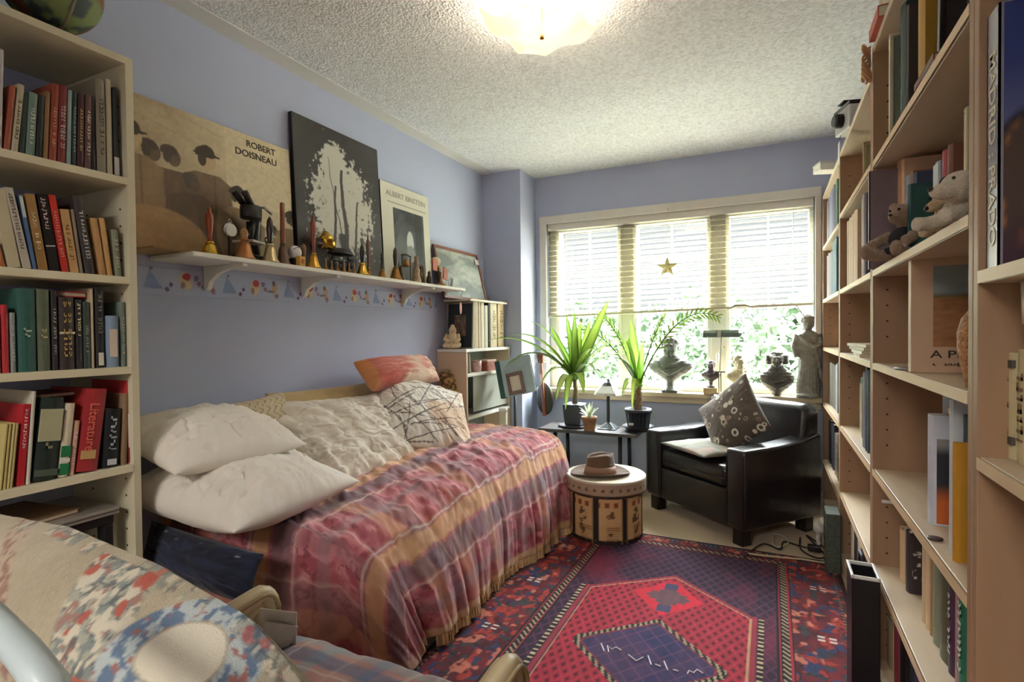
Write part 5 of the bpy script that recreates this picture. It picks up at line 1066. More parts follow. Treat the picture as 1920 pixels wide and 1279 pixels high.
# woven date, copied stroke by stroke
strokes = [[(1127, 1207), (1133, 1222)], [(1141, 1223), (1139, 1211), (1147, 1218), (1155, 1214), (1165, 1220)], [(1178, 1228), (1193, 1240), (1206, 1233)], [(1215, 1230), (1221, 1247)], [(1228, 1246), (1239, 1250)], [(1245, 1240), (1252, 1257)], [(1262, 1256), (1272, 1259)], [(1289, 1264), (1292, 1258), (1301, 1262), (1307, 1256), (1318, 1263)]]
for s in strokes: b = MB(); b.tube([at(x, y, 'z', .0115) for x, y in s], .003, 6); b.build('woven_numeral', mat('d8ccd6', .9), t)
# ------------------------------------------------------------------ bed with plaid spread
BX, BN, BF, BT = -1.19, 1.32, 3.06, .50
bd = thing('daybed', 'single bed pushed along the blue left wall beneath the bell shelf', 'bed', (-1.64, 2.15, 0))
b = MB(); b.box(-.42, .40, -.85, .88, .27, .46); b.build('mattress', mat('c9c0ac', .8), bd, bevel=.04)
b = MB(); b.box(-.42, .39, -.86, .89, .13, .27); b.build('base', mat('2a211c', .6), bd, bevel=.005)
for sx in (-.38, .34):
    for sy in (-.8, .84): b = MB(); b.lathe([(.02, 0), (.026, .13)], (sx, sy, 0), 14); b.build('leg', mat('2a211c', .5), bd, True)
def lerp(a, b, t): return a+(b-a)*t
NS, NR = 420, 150
s = np.linspace(0, 1, NS)
# rim of the mattress from far end to near corner, along the front then round to the end
Tp, Bp, Wp, cu, kind = [], [], [], [], []
for si in s:
    if si < .62:
        f = si/.62; y = lerp(BF, BN+.06, f); top = BT+.055*(1-f)**1.3+.018*math.sin(PI*f)
        Tp.append((BX+.10*(1-f)*.3, y, top)); by = lerp(3.03, 1.60, f); Bp.append((lerp(-1.055, -1.115, f), by, .065)); Wp.append((-2.05, y+.0, top+.01)); cu.append(y)
    elif si < .72:
        f = (si-.62)/.10; a = f*PI/2; Tp.append((BX-.07+.07*math.cos(a), BN+.06-.07*math.sin(a)-.0, BT)); 
        tipx, tipy = -1.085, 1.525
        if f < .35: g = f/.35; Bp.append((lerp(-1.115, tipx, g), lerp(1.60, tipy, g), lerp(.065, .018, g)))
        else: g = (f-.35)/.65; Bp.append((lerp(tipx, -1.16, g), lerp(tipy, 1.33, g), lerp(.018, .05, g)))
        Wp.append((-2.05, lerp(BN+.06, BN+.03, f), BT+.01)); cu.append(BN+.06-.10*f)
    else:
        f = (si-.72)/.28; Tp.append((lerp(BX-.07, -2.05, f), lerp(BN-.01, BN-.09, f), BT)); Bp.append((lerp(-1.16, -2.05, f), lerp(1.33, 1.20, f**.6), .05)); Wp.append((-2.05, lerp(BN+.03, BN-.07, f), BT+.01)); cu.append(BN-.04)
Tp, Bp, Wp, cu = map(np.array, (Tp, Bp, Wp, cu))
r = np.linspace(-1, 1, NR); P = np.zeros((NS, NR, 3)); UV = np.zeros((NS, NR, 2)); endw = np.clip((s-.62)/.10, 0, 1)
for j, rj in enumerate(r):
    if rj <= 0:
        g = rj+1; Q = Wp*(1-g)+Tp*g; Q[:, 2] += .018*np.sin(PI*g)
        rr = np.clip((g-.86)/.14, 0, 1); Q[:, 2] -= .035*rr**2.2
        UV[:, j, 0] = cu-.0*endw; UV[:, j, 1] = (Q[:, 0]+2.05)
    else:
        g = rj; Q = Tp*(1-g)+Bp*g; Q[:, 2] = (Tp[:, 2]-.035)*(1-g)+Bp[:, 2]*g
        bul = .045*np.sin(PI*min(1, g*1.15)*.75)*(1-g)**.5
        nrm = np.stack([1-endw, -endw*1.0, 0*endw], -1); nrm /= np.linalg.norm(nrm, axis=1)[:, None]; Q = Q+nrm*bul
        drop = g*.47; UV[:, j, 0] = cu-drop*endw; UV[:, j, 1] = (Tp[:, 0]+2.05)*endw*1.0+(.86+drop)*(1-endw)
    P[:, j] = Q
a_, b_ = UV[..., 0], UV[..., 1]; fr = np.clip((r-(-.25))/1.25, 0, 1)[None, :]
Nx = (1-endw)[:, None]*np.ones((1, NR)); Ny = -endw[:, None]*np.ones((1, NR))
fold = (fbm(a_*6+b_*1.5, b_*.9, 51, 3)-.5)*.13+(np.abs(fbm(a_*14+b_*3, b_*1.6, 55, 2)-.5))*.07
amp = np.clip(r, 0, 1)[None, :]**.7*(1-.35*endw[:, None]); P[..., 0] += Nx*fold*amp; P[..., 1] += Ny*fold*amp
topw = np.clip(-r*1.0+.25, 0, 1)[None, :]; rum = (np.abs(fbm(a_*5+b_*7, b_*3-a_*4, 61, 4)-.5)*-.05+(fbm(a_*16+b_*11, b_*5-a_*6, 66, 3)-.5)*.026+(np.abs(fbm(a_*20+b_*16, b_*7-a_*5, 68, 2)-.5))*.030)
P[..., 2] += rum*np.clip(1.25-np.abs(r)[None, :], 0, 1)
P[..., 2] += .030*np.exp(-((a_-2.45)/.5)**2)*np.clip(1.0-np.abs(r+.35)[None, :], 0, 1)
P[..., 2] = np.maximum(P[..., 2], .014)
def plaid(a, b):
    pz = fbm(a*26, b*26, 71, 3); pz2 = np.abs(fbm(a*18+4, b*18, 75, 2)-.5)
    red = mixc(lin('a44e5a'), lin('c87c82'), (pz-.4)*3.5); red = mixc(red, lin('75303a'), (pz2 < .025)*.7); red = mixc(red, lin('ac6248'), (fbm(a*4, b*4, 78)-.54)*4)
    C = red
    def band(x, c0, w, col, k): 
        nonlocal C
        m = np.clip((w/2-np.abs(x-c0))*120+.5, 0, 1); C = mixc(C, lin(col)*(.85+.3*pz)[..., None], m*k)
    pa, pb = .50, .46; xa, xb = (a+.02) % pa, (b+.05) % pb
    band(xa, .05, .075, 'cfa27a', .46); band(xa, .135, .085, '6a6066', .42); band(xa, .33, .06, '8f7c80', .3)
    band(xb, .06, .070, 'd8ab78', .68); band(xb, .15, .080, '6a6066', .62); band(xb, .32, .05, '8f7c80', .42)
    for x0 in (.185, .40): band(xa, x0, .005, 'e0d5c4', .5)
    for x0 in (.012, .205): band(xb, x0, .006, 'e0d5c4', .75)
    return C
C = plaid(a_, b_); hem = np.clip((r-.90)/.03, 0, 1)[None, :]*(1-endw[:, None]); C = mixc(C, mixc(lin('b98a58'), lin('dcc09a'), fbm(a_*60, b_*9, 81)), hem)
C = mixc(C, lin('7a3a22')*1.0, (endw[:, None]*np.clip(r*2, 0, 1)[None, :])*.42)
sp = grid_mesh('bedspread', P, C, FABRIC, None, solid=.004); tag(sp, 'red, tan and grey plaid bedspread draped over the bed to the floor', 'bedspread')
b = MB(); rs = np.random.RandomState(5)
for i in range(10, 255, 1):
    k = int(i); p0 = P[k, -1]; p1 = P[k+1, -1]
    for q in (0, .5):
        x, y, z = p0*(1-q)+p1*q; b.add([(x, y-.002, z+.01), (x, y+.002, z+.01), (x+.004+.006*rs.rand(), y+.003*rs.randn(), z-.035), (x+.002, y+.003*rs.randn(), z-.036)], [(0, 1, 2, 3)])
b.build('fringe', mat('cfae80', .9, var=.15), sp)
# ------------------------------------------------------------------ pillows
def pillow(name, label, w, h, th, M, paint, seed=1, wr=.012, pinch=.12, cat='pillow', n=64, puff=.55, material=None, flange=0., group=None, creases=0., folds=0., fa=0.):
    "pillow in its own plane: width x, height y, thickness z, then placed by M"
    u = np.linspace(-1, 1, n)[:, None]+np.zeros((1, n)); v = np.linspace(-1, 1, n)[None, :]+np.zeros((n, 1))
    prof = ((1-np.abs(u)**2.4)*(1-np.abs(v)**2.4)).clip(0)**puff
    x = u*w/2*(1-pinch*(1-v**2)*np.abs(u)**2*.0-pinch*(1-np.abs(v)**2)*np.abs(u)**4*.6); y = v*h/2*(1-pinch*(1-np.abs(u)**2)*np.abs(v)**4*.6)
    x = u*w/2*(1-pinch*(1-v**2)*.5); y = v*h/2*(1-pinch*(1-u**2)*.5)
    rad = np.sqrt(u*u+v*v)+1e-6; rip = (fbm(u*3+seed, v*3, seed, 4)-.5)*2*wr; edge = (fbm(np.arctan2(v, u)*7+20, rad*1.3+3, seed+5, 2)-.5)*2*wr*np.clip(rad-.35, 0, 1)*1.6
    if creases: rip = rip-creases*np.exp(-((fbm(u*2.6+seed, v*2.6+seed*.3, seed+9, 3)-.5)/.022)**2)-creases*.6*np.exp(-((fbm(u*4.6+seed*2, v*4.2, seed+13, 3)-.5)/.02)**2)
    if folds: q_ = u*math.cos(fa)+v*math.sin(fa); p_2 = -u*math.sin(fa)+v*math.cos(fa); rip = rip+folds*(fbm(q_*7+seed, p_2*1.1+fbm(u*2, v*2, seed)*2, seed+20, 3)-.5)*2*np.clip(.35+rad, 0, 1.1)
    t = tag(D.objects.new(name, None), label, cat, group); COL.objects.link(t); t.matrix_world = M
    Zt = prof*th/2+(rip+edge)*prof.clip(0, .6); Zb = -prof*th/2*.8-(rip)*prof*.4
    P1 = np.stack([x, y, Zt], -1); P2 = np.stack([x, y, Zb], -1)
    k = n; full = np.concatenate([P1, P2[:, ::-1]], 1)   # wrap in v
    Cc = paint((u+1)/2, (v+1)/2); C2 = np.concatenate([Cc, Cc[:, ::-1]], 1)
    full = np.concatenate([full, full[:, :1]], 1); C2 = np.concatenate([C2, C2[:, :1]], 1)
    o = grid_mesh('cover', full, C2, material or FABRIC, t); wd = o.modifiers.new('weld', 'WELD'); wd.merge_threshold = .0008
    if flange:
        b = MB(); ring = [(x[i, 0], y[i, 0]) for i in range(0, n)]+[(x[-1, i], y[-1, i]) for i in range(1, n)]+[(x[i, -1], y[i, -1]) for i in range(n-2, -1, -1)]+[(x[0, i], y[0, i]) for i in range(n-2, 0, -1)]
        b.tube([(px, py, 0) for px, py in ring]+[(ring[0][0], ring[0][1], 0)], flange, 6); b.build('piping', material or FABRIC if False else mat('b3a48c', .8), t, True)
    return t
def lay(c, yaw, tilt, roll=0.):
    "x of the pillow along the wall (+y), its y up the slope away from the room; tilt 0 = flat, 90 = upright against the left wall"
    a = math.radians(tilt); y_ = Vector((-math.cos(a), 0, math.sin(a))); x_ = Vector((0, 1, 0)); z_ = x_.cross(y_)
    M = basis((0, 0, 0), x_, y_, z_); return T(*c) @ RZ(math.radians(yaw)) @ M @ RZ(math.radians(roll))
def plainc(c1, c2, sd): return lambda u, v: mixc(lin(c1), lin(c2), fbm(u*5, v*5, sd))
LINEN = mat('e6ddd0', .85, var=.04, bump=.15, bs=400, sheen=.3)
pillow('pillow', 'big white pillow at bottom of the stack beside the cream bookcase', .58, .56, .26, lay((-1.70, 1.315, .625), 4, 6), plainc('e9e0d4', 'f3ece2', 3), 3, .030, n=120, creases=.010, folds=.012, fa=.6)
pillow('pillow', 'white pillow lying on top of the other white one, by cream bookcase', .50, .44, .20, lay((-1.83, 1.275, .80), -2, 14), plainc('ece3d6', 'f4ede3', 8), 9, .030, n=120, creases=.012, folds=.010, fa=-.4)
def yel(u, v): return mixc(mixc(lin('b09a6c'), lin('c9ad7a'), fbm(u*6, v*6, 4)), lin('d9963c'), (u-.80)*7)
pillow('pillow', 'yellow ochre pillow behind the cream pillowcase against the wall', .95, .40, .12, lay((-1.985, 2.16, .715), 0, 74), yel, 12, .010)
def capc(u, v): return mixc(lin('cfc4b2'), lin('e3dacb'), fbm(u*4, v*6, 14))
pillow('pillow', 'creased cream pillowcase pillow in the middle of the bed', .84, .50, .17, lay((-1.79, 1.99, .675), -3, 47, -3), capc, 22, .035, n=150, creases=.012, folds=.032, fa=.35)
def zig(u, v):
    C = mixc(lin('cdbb98'), lin('bfae8c'), fbm(u*7, v*7, 2)); ln = np.abs(((u*9+np.abs(((v*6) % 1)-.5)*1.6) % 1)-.5); return mixc(C, lin('5a4838'), (ln < .07)*.8)
pillow('pillow', 'tan pillow with dark zigzag lines, its corner behind the white stack', .34, .26, .09, lay(tuple(at(492, 800, 'x', -1.93)), 0, 66, 4), zig, 31, .012)
def lines(u, v):
    C = mixc(lin('d9d2c6'), lin('c9ad92'), (fbm(u*3, v*3, 6)-.45)*6)
    m = np.zeros(u.shape); rs = np.random.RandomState(3)
    for k in range(34):
        a = rs.rand()*PI; d = rs.rand()*1.4-.7; q = (u-.5)*math.cos(a)+(v-.5)*math.sin(a)-d; along = -(u-.5)*math.sin(a)+(v-.5)*math.cos(a); c0 = rs.rand()*.8-.4; m = np.maximum(m, ((np.abs(q) < .006) & (np.abs(along-c0) < .30))*1.)
    return mixc(C, lin('4c3e38'), m*.85)
pillow('pillow', 'white and tan pillow with crossing dark lines near bed head', .56, .52, .16, lay(tuple(at(797, 778, 'x', -1.70)), -14, 44, -26), lines, 41, .016, n=130, creases=.006, folds=.010, fa=.5)
def redp(u, v):
    C = mixc(lin('b8503e'), lin('c9786a'), (fbm(u*4, v*4, 3)-.35)*3); C = mixc(C, lin('dcc0a4'), np.clip((fbm(u*3+2, v*5, 9)-.47)*6, 0, 1)*(u > .35)); C = mixc(C, lin('e0c6ae'), np.clip(1-np.abs(u-.62)*6, 0, 1)*.8)
    return mixc(C, lin('c98a50'), (u < .07)*.8)
pillow('bolster', 'red and blush patterned roll pillow on top near the bed head', .62, .19, .19, lay(tuple(at(750, 698, 'x', -1.90)), 0, 50, 0), redp, 51, .014, cat='pillow', puff=.42, n=100, folds=.006, fa=1.2)
pillow('pillow', 'small gold and brown brocade pillow behind the red roll', .26, .26, .10, lay(tuple(at(850, 725, 'x', -1.97)), 0, 80, 8), lambda u, v: mixc(lin('6b5232'), lin('c9a868'), (fbm(u*14, v*14, 3)-.42)*6), 61, .010)
t = pillow('pillow', 'dark navy velvet bolster standing between the bed and carved chair', .50, .15, .11, T(*at(372, 1052, 'y', 1.09)) @ RZ(math.radians(4)) @ RY(math.radians(5)) @ basis((0, 0, 0), (1, 0, 0), (0, .25, .97), (0, -.97, .25)), lambda u, v: mixc(mixc(lin('15192c'), lin('232b47'), (fbm(u*7, v*9, 3)-.4)*3), lin('8d93ab'), (fbm(u*30, v*14, 8)-.70)*9*(np.abs(v-.5) > .36)), 71, .016)
b = MB(); b.box(-.29, .29, -.10, .10, -.37, -.13)
# ------------------------------------------------------------------ carved chair in front with blanket and plaid cushion
CW = mat('cbb78f', .42, var=.10, vs=12, name='pale_carved_wood', coat=.2)
CHX0, CHX1, CHY0, CHY1 = -1.02, -.38, .34, .84
ch = thing('carved_armchair', 'carved pale wood armchair seen from behind, nearest the viewer', 'chair', (-.70, .62, 0), (0, 0, 0))
def scroll_arm(s):
    b = MB(); x0 = s*.30; pts = []; rr = []
    path = [(-.24, .57), (-.12, .585), (0, .59), (.10, .597), (.17, .603)]
    for y, z in path: pts.append((x0, y, z)); rr.append(.021)
    b2 = []
    for a in np.linspace(PI/2, PI/2-2*PI*1.25, 30):
        k = (PI/2-a)/(2*PI*1.25); R_ = .042*(1-k)+.008; b2.append((x0, .175+R_*math.cos(a), .561+R_*math.sin(a)))
    b.tube(pts+b2[1:], [.021]*len(pts)+[.017*(1-.4*i/len(b2)) for i in range(1, len(b2))], 12); b.ell((x0, .175, .561), (.022, .011, .011))
    o = b.build('arm', CW, ch, True)
    b = MB()
    for sd in (-1, 1): b.tube([(x0+sd*.020, y, z+.006) for y, z in path]+[(x0+sd*.020, q[1], q[2]) for q in b2[1:14]], .005, 6)
    b.build('carved_bead', mat('a88f66', .5), o, True)
    b = MB(); b.tube([(x0, .15, .55), (x0-.0, .17, .51), (x0, .13, .46), (x0, .17, .42)], [.018, .022, .016, .022], 12); b.build('arm_support', CW, ch, True)
scroll_arm(-1); scroll_arm(1)
b = MB(); b.box(-.31, .31, -.22, .24, .34, .41); b.build('seat_frame', CW, ch, bevel=.01)
for sx in (-1, 1):
    b = MB(); b.lathe([(.016, 0), (.022, .05), (.016, .14), (.028, .26), (.03, .36)], (sx*.27, .20, 0), 16); b.build('leg', CW, ch, True)
    b = MB(); b.tube([(sx*.27, -.25, 0), (sx*.27, -.20, .36)], [.02, .026], 12); b.build('leg', CW, ch, True)
    b = MB(); b.tube([(sx*.27, -.20, .36), (sx*.27, -.23, .65), (sx*.24, -.24, .775)], [.026, .022, .02], 12); b.build('back_post', CW, ch, True)
b = MB()
arch = [(-.27+.50*k/16, -.235, .742+.095*math.sin(PI*k/16)**.8) for k in range(17)]; b.tube(arch, .026, 12); b.build('top_rail', CW, ch, True)
b = MB(); b.box(-.23, .23, -.245, -.225, .45, .82); b.build('back_panel', mat('b59f78', .6), ch, bevel=.004)
def plaid2(u, v):
    C = mixc(lin('b07a70'), lin('c4968a'), fbm(u*8, v*8, 3)*1.2-.1); f = lambda x, c, w: np.clip((w-np.abs(x-c))*90, 0, 1)
    for c0, w, col, k in ((.08, .05, '4c6288', .8), (.30, .035, '8aa0a8', .6), (.52, .03, '5f7398', .6), (.80, .05, '55698c', .75), (.93, .05, '8fa3a8', .6)): C = mixc(C, lin(col), f(u, c0, w)*k); C = mixc(C, lin(col), f(v, c0, w)*k*.9)
    for c0 in (.18, .42, .64, .72): C = mixc(C, lin('e0cfc4'), f(u, c0, .007)*.8); C = mixc(C, lin('e0cfc4'), f(v, c0, .007)*.8)
    return C
seat = pillow('seat_cushion', 'pink and blue plaid seat cushion on the carved armchair', .60, .50, .13, T(-.70, .645, .465), plaid2, 81, .012, cat='cushion', puff=.35, n=90)
# blanket over the chair back: long woven throw, ridge on the top rail
nu, nv = 420, 330
u = np.linspace(0, 1, nu)[:, None]+np.zeros((1, nv)); v = np.linspace(-1, 1, nv)[None, :]+np.zeros((nu, 1))
xx = -1.24+.85*u; kx, kz = [-1.24, -1.07, -.873, -.671, -.512, -.441, -.405, -.39], [.875, .893, .906, .888, .858, .815, .76, .70]
ridge = np.interp(xx, kx, kz); ridge = (ridge+np.roll(ridge, 8, 0)+np.roll(ridge, -8, 0))/3; ridge[:8] = ridge[8]; ridge[-8:] = ridge[-9:-8]
d = np.where(v < 0, .80*np.abs(v)**2, .42*v**1.5)      # distance down from the ridge: v < 0 behind, v > 0 over the seat side
rear, front = (v < 0), (v >= 0)
yy = .40+np.where(rear, -.105*(1-np.exp(-d/.055))-.06*d, .045*(1-np.exp(-d/.04))+.05*d)
zz = ridge-np.where(rear, d-.012*(1-np.exp(-d/.02)), d)
fo = (fbm(xx*7, d*2.5, 91, 3)-.5)*.06; yy = yy-np.where(rear, fo*np.clip(d*12, 0, 1), -fo*.5*np.clip(d*12, 0, 1)); zz = zz+(fbm(xx*10, d*10, 95)-.5)*.012
side = np.clip((xx+.47)/.08, 0, 1); yy = yy+np.where(rear, .05*side**2*np.clip(d*14, 0, 1), 0); xx = xx+np.where(rear, 1, 1)*.03*side*np.clip(d*3, 0, 1)
def throwc(X, d, s):
    C = mixc(lin('a5977c'), lin('c0b59c'), fbm(X*14, d*14, 3)); C = C*(.90+.20*fbm(X*300, d*300, 5, 2))[..., None]
    n = fbm(X*120, d*150, 7, 3); n2 = np.abs(fbm(X*75, d*95, 9, 2)-.5)
    pal = mixc(lin('7a8480'), lin('a3a292'), (n-.42)*9); pal = mixc(pal, lin('9c7468'), (fbm(X*85+5, d*110, 12, 2)-.58)*16); pal = mixc(pal, lin('4c525a'), (n2 < .05)*.8); pal = mixc(pal, lin('cfc6b0'), (fbm(X*110+9, d*140, 15, 2)-.58)*18); pal = mixc(pal, lin('b0503f'), (fbm(X*52, d*72, 14, 2)-.70)*24)
    sg = np.where(s, d, -d)
    C = mixc(C, pal, np.clip((.062-np.abs(X+.715-.75*np.clip(sg, 0, .3)))*120, 0, 1)*(sg > .006)*.92)
    c0, s0 = math.cos(-.35), math.sin(-.35); ex, ey = X+.555, sg-.045; e = ((ex*c0+ey*s0)/.070)**2+((-ex*s0+ey*c0)/.036)**2
    blue = mixc(lin('667a92'), lin('b4bdbb'), (n-.44)*9); blue = mixc(blue, lin('a06a62'), (fbm(X*100, d*130, 16, 2)-.64)*18)
    C = mixc(C, blue, np.clip((.62-np.abs(e-1.15))*9, 0, 1)); C = mixc(C, lin('ddd5c0'), np.clip((.53-e)*30, 0, 1)*.9)
    C = mixc(C, mixc(lin('8f6355'), lin('b9a48c'), (n-.4)*6), np.clip((.030-np.abs(X+.90-1.6*(sg-.05)))*90, 0, 1)*(sg > 0)*.85)
    C = mixc(C, pal, np.clip((X+.47)*30, 0, 1)*.6*(fbm(X*30, d*12, 33) > .42)); C = mixc(C, pal, np.clip((.010-np.abs(sg-.004))*300, 0, 1)*(fbm(X*24, d, 19) > .5)*.7)
    return C
bk = grid_mesh('throw_blanket', np.stack([xx, yy, zz], -1), throwc(xx, d, rear), FABRIC, None, solid=.006); tag(bk, 'cream tapestry throw blanket with paisley bands over the carved armchair back', 'blanket')
t = thing('rolled_blanket', 'glossy pale blue and white quilt roll at the bottom left corner', 'blanket', (0, 0, 0))
pa = [at(-60, 1120, 'y', .21), at(0, 1178, 'y', .21), at(45, 1225, 'y', .205), at(95, 1290, 'y', .20), at(125, 1400, 'y', .20)]
b = MB(); b.tube(pa, [.012]*5, 16); b.build('roll', mat('c9d6d6', .3, var=.12, vs=14, coat=.3), t, True)
b = MB(); b.box(0, .002, 0, .002, 0, .002)
t = thing('paper_sheet', 'folded white paper sheet poking up beside the left carved arm', 'paper', (-.935, .80, .545), (.35, .15, .5)); b = MB(); b.box(-.04, .035, -.001, .001, -.05, .055); b.build('sheet', WHITE, t); b = MB(); b.box(-.035, .03, -.012, -.010, -.05, .03, M=RZ(.2) @ RY(.3)); b.build('second_sheet', WHITE, t)
# ------------------------------------------------------------------ black leather armchair
LEATHER = mat('19171a', .33, var=.10, vs=6, bump=.18, bs=90, name='black_leather', coat=.25)
TH = -.69; aw, ad, ah, bh = .815, .62, .525, .765
c, s = math.cos(TH), math.sin(TH); fr_ = Vector((-.448+c*.012, 3.362+s*.012, 0)); armM = T(*fr_) @ RZ(TH)
t = thing('leather_armchair', 'black leather club armchair angled beside the window and bookcases', 'armchair', tuple(fr_), (0, 0, TH))
def soft(name, x0, x1, y0, y1, z0, z1, bev, puffz=0, parent=None):
    nx_, ny_ = 14, 14; b = MB(); b.box(x0, x1, y0, y1, z0, z1); o = b.build(name, LEATHER, parent or t, True)
    k = o.modifiers.new('bevel', 'BEVEL'); k.width = bev; k.segments = 5; k.limit_method = 'ANGLE'; return o
aw_ = .135
for sx in (-1, 1):
    xo = sx*(aw/2-aw_/2); b = MB()
    n = 12; prof = []
    P = [(0.0, ah), (.30, ah+.004), (.48, ah+.020), (ad, ah+.045)]
    vs = []
    for y, z in P: vs += [(xo-aw_/2, y, .09), (xo+aw_/2, y, .09), (xo+aw_/2, y, z), (xo-aw_/2, y, z)]
    fs = [(0, 1, 2, 3)[::1], tuple(12+i for i in (3, 2, 1, 0))]
    for i in range(3):
        for k in range(4): a_, b_ = i*4+k, i*4+(k+1) % 4; fs.append((a_, a_+4, b_+4, b_))
    b.add(vs, fs); o = b.build('arm', LEATHER, t, True); k = o.modifiers.new('bevel', 'BEVEL'); k.width = .022; k.segments = 4; k.limit_method = 'ANGLE'; k.angle_limit = .6
soft('base', -aw/2+aw_-.004, aw/2-aw_+.004, .012, ad-.02, .09, .29, .012)
sc = soft('seat_cushion', -aw/2+aw_+.002, aw/2-aw_-.002, .006, ad-.16, .292, .415, .035)
b = MB(); b.tube([(-aw/2+aw_+.01, .004, .345), (aw/2-aw_-.01, .004, .345)], .004, 6); b.build('piping', LEATHER, sc, True)
o = soft('backrest', -aw/2+.03, aw/2-.03, ad-.17, ad, .30, bh, .05); o.rotation_euler = (-.05, 0, 0); o.location = (0, .0, 0)
for v_ in o.data.vertices:
    if v_.co.z > .5 and v_.co.y < ad-.1: v_.co.y += .03
for sx in (-1, 1):
    for yy_ in (.05, ad-.07):
        b = MB(); b.prism([(sx*(aw/2-.065)-.035, yy_-.035), (sx*(aw/2-.065)+.035, yy_-.035), (sx*(aw/2-.065)+.035, yy_+.035), (sx*(aw/2-.065)-.035, yy_+.035)], .0005, .092); b.build('foot', mat('1a1412', .4), t, bevel=.006)
b = MB()
for sx in (-1, 1):
    xo = sx*(aw/2-aw_/2); b.tube([(xo-aw_*.42*1, -.001, .12), (xo-aw_*.42, -.001, ah-.03)], .0022, 5); b.tube([(xo+aw_*.42, -.001, .12), (xo+aw_*.42, -.001, ah-.03)], .0022, 5)
b.build('seam', LEATHER, t)
def dots(u, v):
    C = mixc(lin('4f443c'), lin('5f5349'), fbm(u*6, v*6, 3)); rs = np.random.RandomState(12)
    for k in range(58):
        x, y, r_ = rs.rand(), rs.rand(), .012+.040*rs.rand()**2; d = np.sqrt((u-x)**2+(v-y)**2); kind = rs.randint(3); col = lin(['cfc3ae', 'a98d78', 'dcd5c6', '8a6f60'][rs.randint(4)])
        if kind == 0: C = mixc(C, col, (d < r_)*.9)
        elif kind == 1: C = mixc(C, col, (np.abs(d-r_*1.1) < r_*.32)*.9)
        else: C = mixc(C, col, (d < r_*1.2)*.8); C = mixc(C, lin('3a3029'), (d < r_*.6)*.9)
    return C
# cushion standing on a corner against the back of the armchair
M = armM @ T(.045, .30, .635) @ RX(math.radians(90-20)) @ RZ(math.radians(42))
pillow('cushion', 'brown cushion with pale circles and rings standing on the armchair', .41, .41, .13, M, dots, 91, .008, cat='cushion', n=110, puff=.5)
pillow('cushion', 'flat grey green square pad lying on the armchair seat', .43, .40, .055, armM @ T(-.02, .17, .452) @ RZ(-.12), lambda u, v: mixc(mixc(lin('8f8f80'), lin('77796d'), fbm(u*5, v*5, 6)), lin('9c8274'), (fbm(u*9, v*9, 8)-.5)*5*(u > .55)), 93, .006, cat='cushion', puff=.35)
# ------------------------------------------------------------------ hat box and hat
hx, hy = -.862, 3.03; t = thing('hat_box', 'round drum box with printed parchment panels under the brown fedora', 'box', (hx, hy, .012))
n = 160; m_ = 70; th_ = np.linspace(0, 2*PI, n)[:, None]+np.zeros((1, m_)); zz_ = np.linspace(0, .27, m_)[None, :]+np.zeros((n, 1)); rr_ = .207+0*th_
def drum(a, z):
    f = (a/(2*PI)*8) % 1; C = mixc(lin('c9a068'), lin('d8b884'), fbm(f*4+3, z*20, 3)); q = fbm(a*9, z*60, 7, 2); fig = ((f-.5)/.16)**2+((z-.12)/.075)**2 < 1
    C = mixc(C, lin('4a2a1a'), ((q > .47) & fig)*.85); C = mixc(C, lin('6b3a22'), (((a*24) % 1 < .45) & ((z*90) % 1 < .5) & (z < .10))*.6); C = mixc(C, lin('8a3a22'), ((np.abs(z-.215) < .012) & ((f*3.2) % 1 < .45))*.9)
    bar = (f < .10) | (f > .90) | (z < .022) | (z > .247); C = mixc(C, lin('221b18'), bar*1.); C = mixc(C, lin('8f7a58'), ((np.abs(f-.103) < .012) | (np.abs(f-.897) < .012))*.7); return C
grid_mesh('drum', np.stack([rr_*np.cos(th_), rr_*np.sin(th_), zz_], -1), drum(th_, zz_), PAINTED, t)
b = MB(); b.lathe([(.2065, .001), (.2065, .003)], n=64); b.build('bottom', BLACK, t)
zz2 = np.linspace(.262, .338, 24)[None, :]+np.zeros((n, 1)); th2 = np.linspace(0, 2*PI, n)[:, None]+np.zeros((1, 24))
def lidc(a, z):
    C = mixc(lin('a08a72'), lin('bba68a'), fbm(a*5, z*40, 3)); f = (a/(2*PI)*30) % 1; C = mixc(C, lin('4a3024'), ((np.abs(f-.5)/.22+np.abs(z-.298)/.012) < 1)*.85); return mixc(C, lin('2b211c'), (z < .27)*.9)
lid = D.objects.new('lid', None)
o = grid_mesh('lid', np.stack([.226*np.cos(th2), .226*np.sin(th2), zz2], -1), lidc(th2, zz2), PAINTED, t)
b = MB(); b.lathe([(0, .336), (.20, .337), (.213, .339), (.222, .343), (.227, .338), (.227, .33)], n=72, cap=False); b.build('lid_top', mat('c9c0ab', .6, var=.06), o, True)
b = MB()
for k in range(24): a = 2*PI*k/24; b.ell((.208*math.cos(a), .208*math.sin(a), .02), .004, n=8, m=6); b.ell((.2075*math.cos(a), .2075*math.sin(a), .25), .004, n=8, m=6)
b.build('studs', OLDBRASS, t, True)
ht = thing('fedora_hat', 'brown felt fedora with tan ribbon resting on the hat box lid', 'hat', (hx-.028, hy-.015, .352), (0, 0, .5))
n = 72; k = 40; A = np.linspace(0, 2*PI, n)[:, None]+np.zeros((1, k)); Q = np.linspace(0, 1, k)[None, :]+np.zeros((n, 1))
ex = 1.16; rb = .078
R3 = np.where(Q < .35, lerp(.148, rb, Q/.35), np.where(Q < .80, rb-.012*(Q-.35)/.45, (rb-.012)*(1-((Q-.80)/.20)**1.6*1)))
Z3 = np.where(Q < .35, .022*(1-Q/.35)**2*np.abs(np.sin(A))+.003, np.where(Q < .80, .003+.105*(Q-.35)/.45, .108+.010*np.sin((Q-.8)/.2*PI/2)))
xx3 = R3*np.cos(A)*ex; yy3 = R3*np.sin(A)*.92
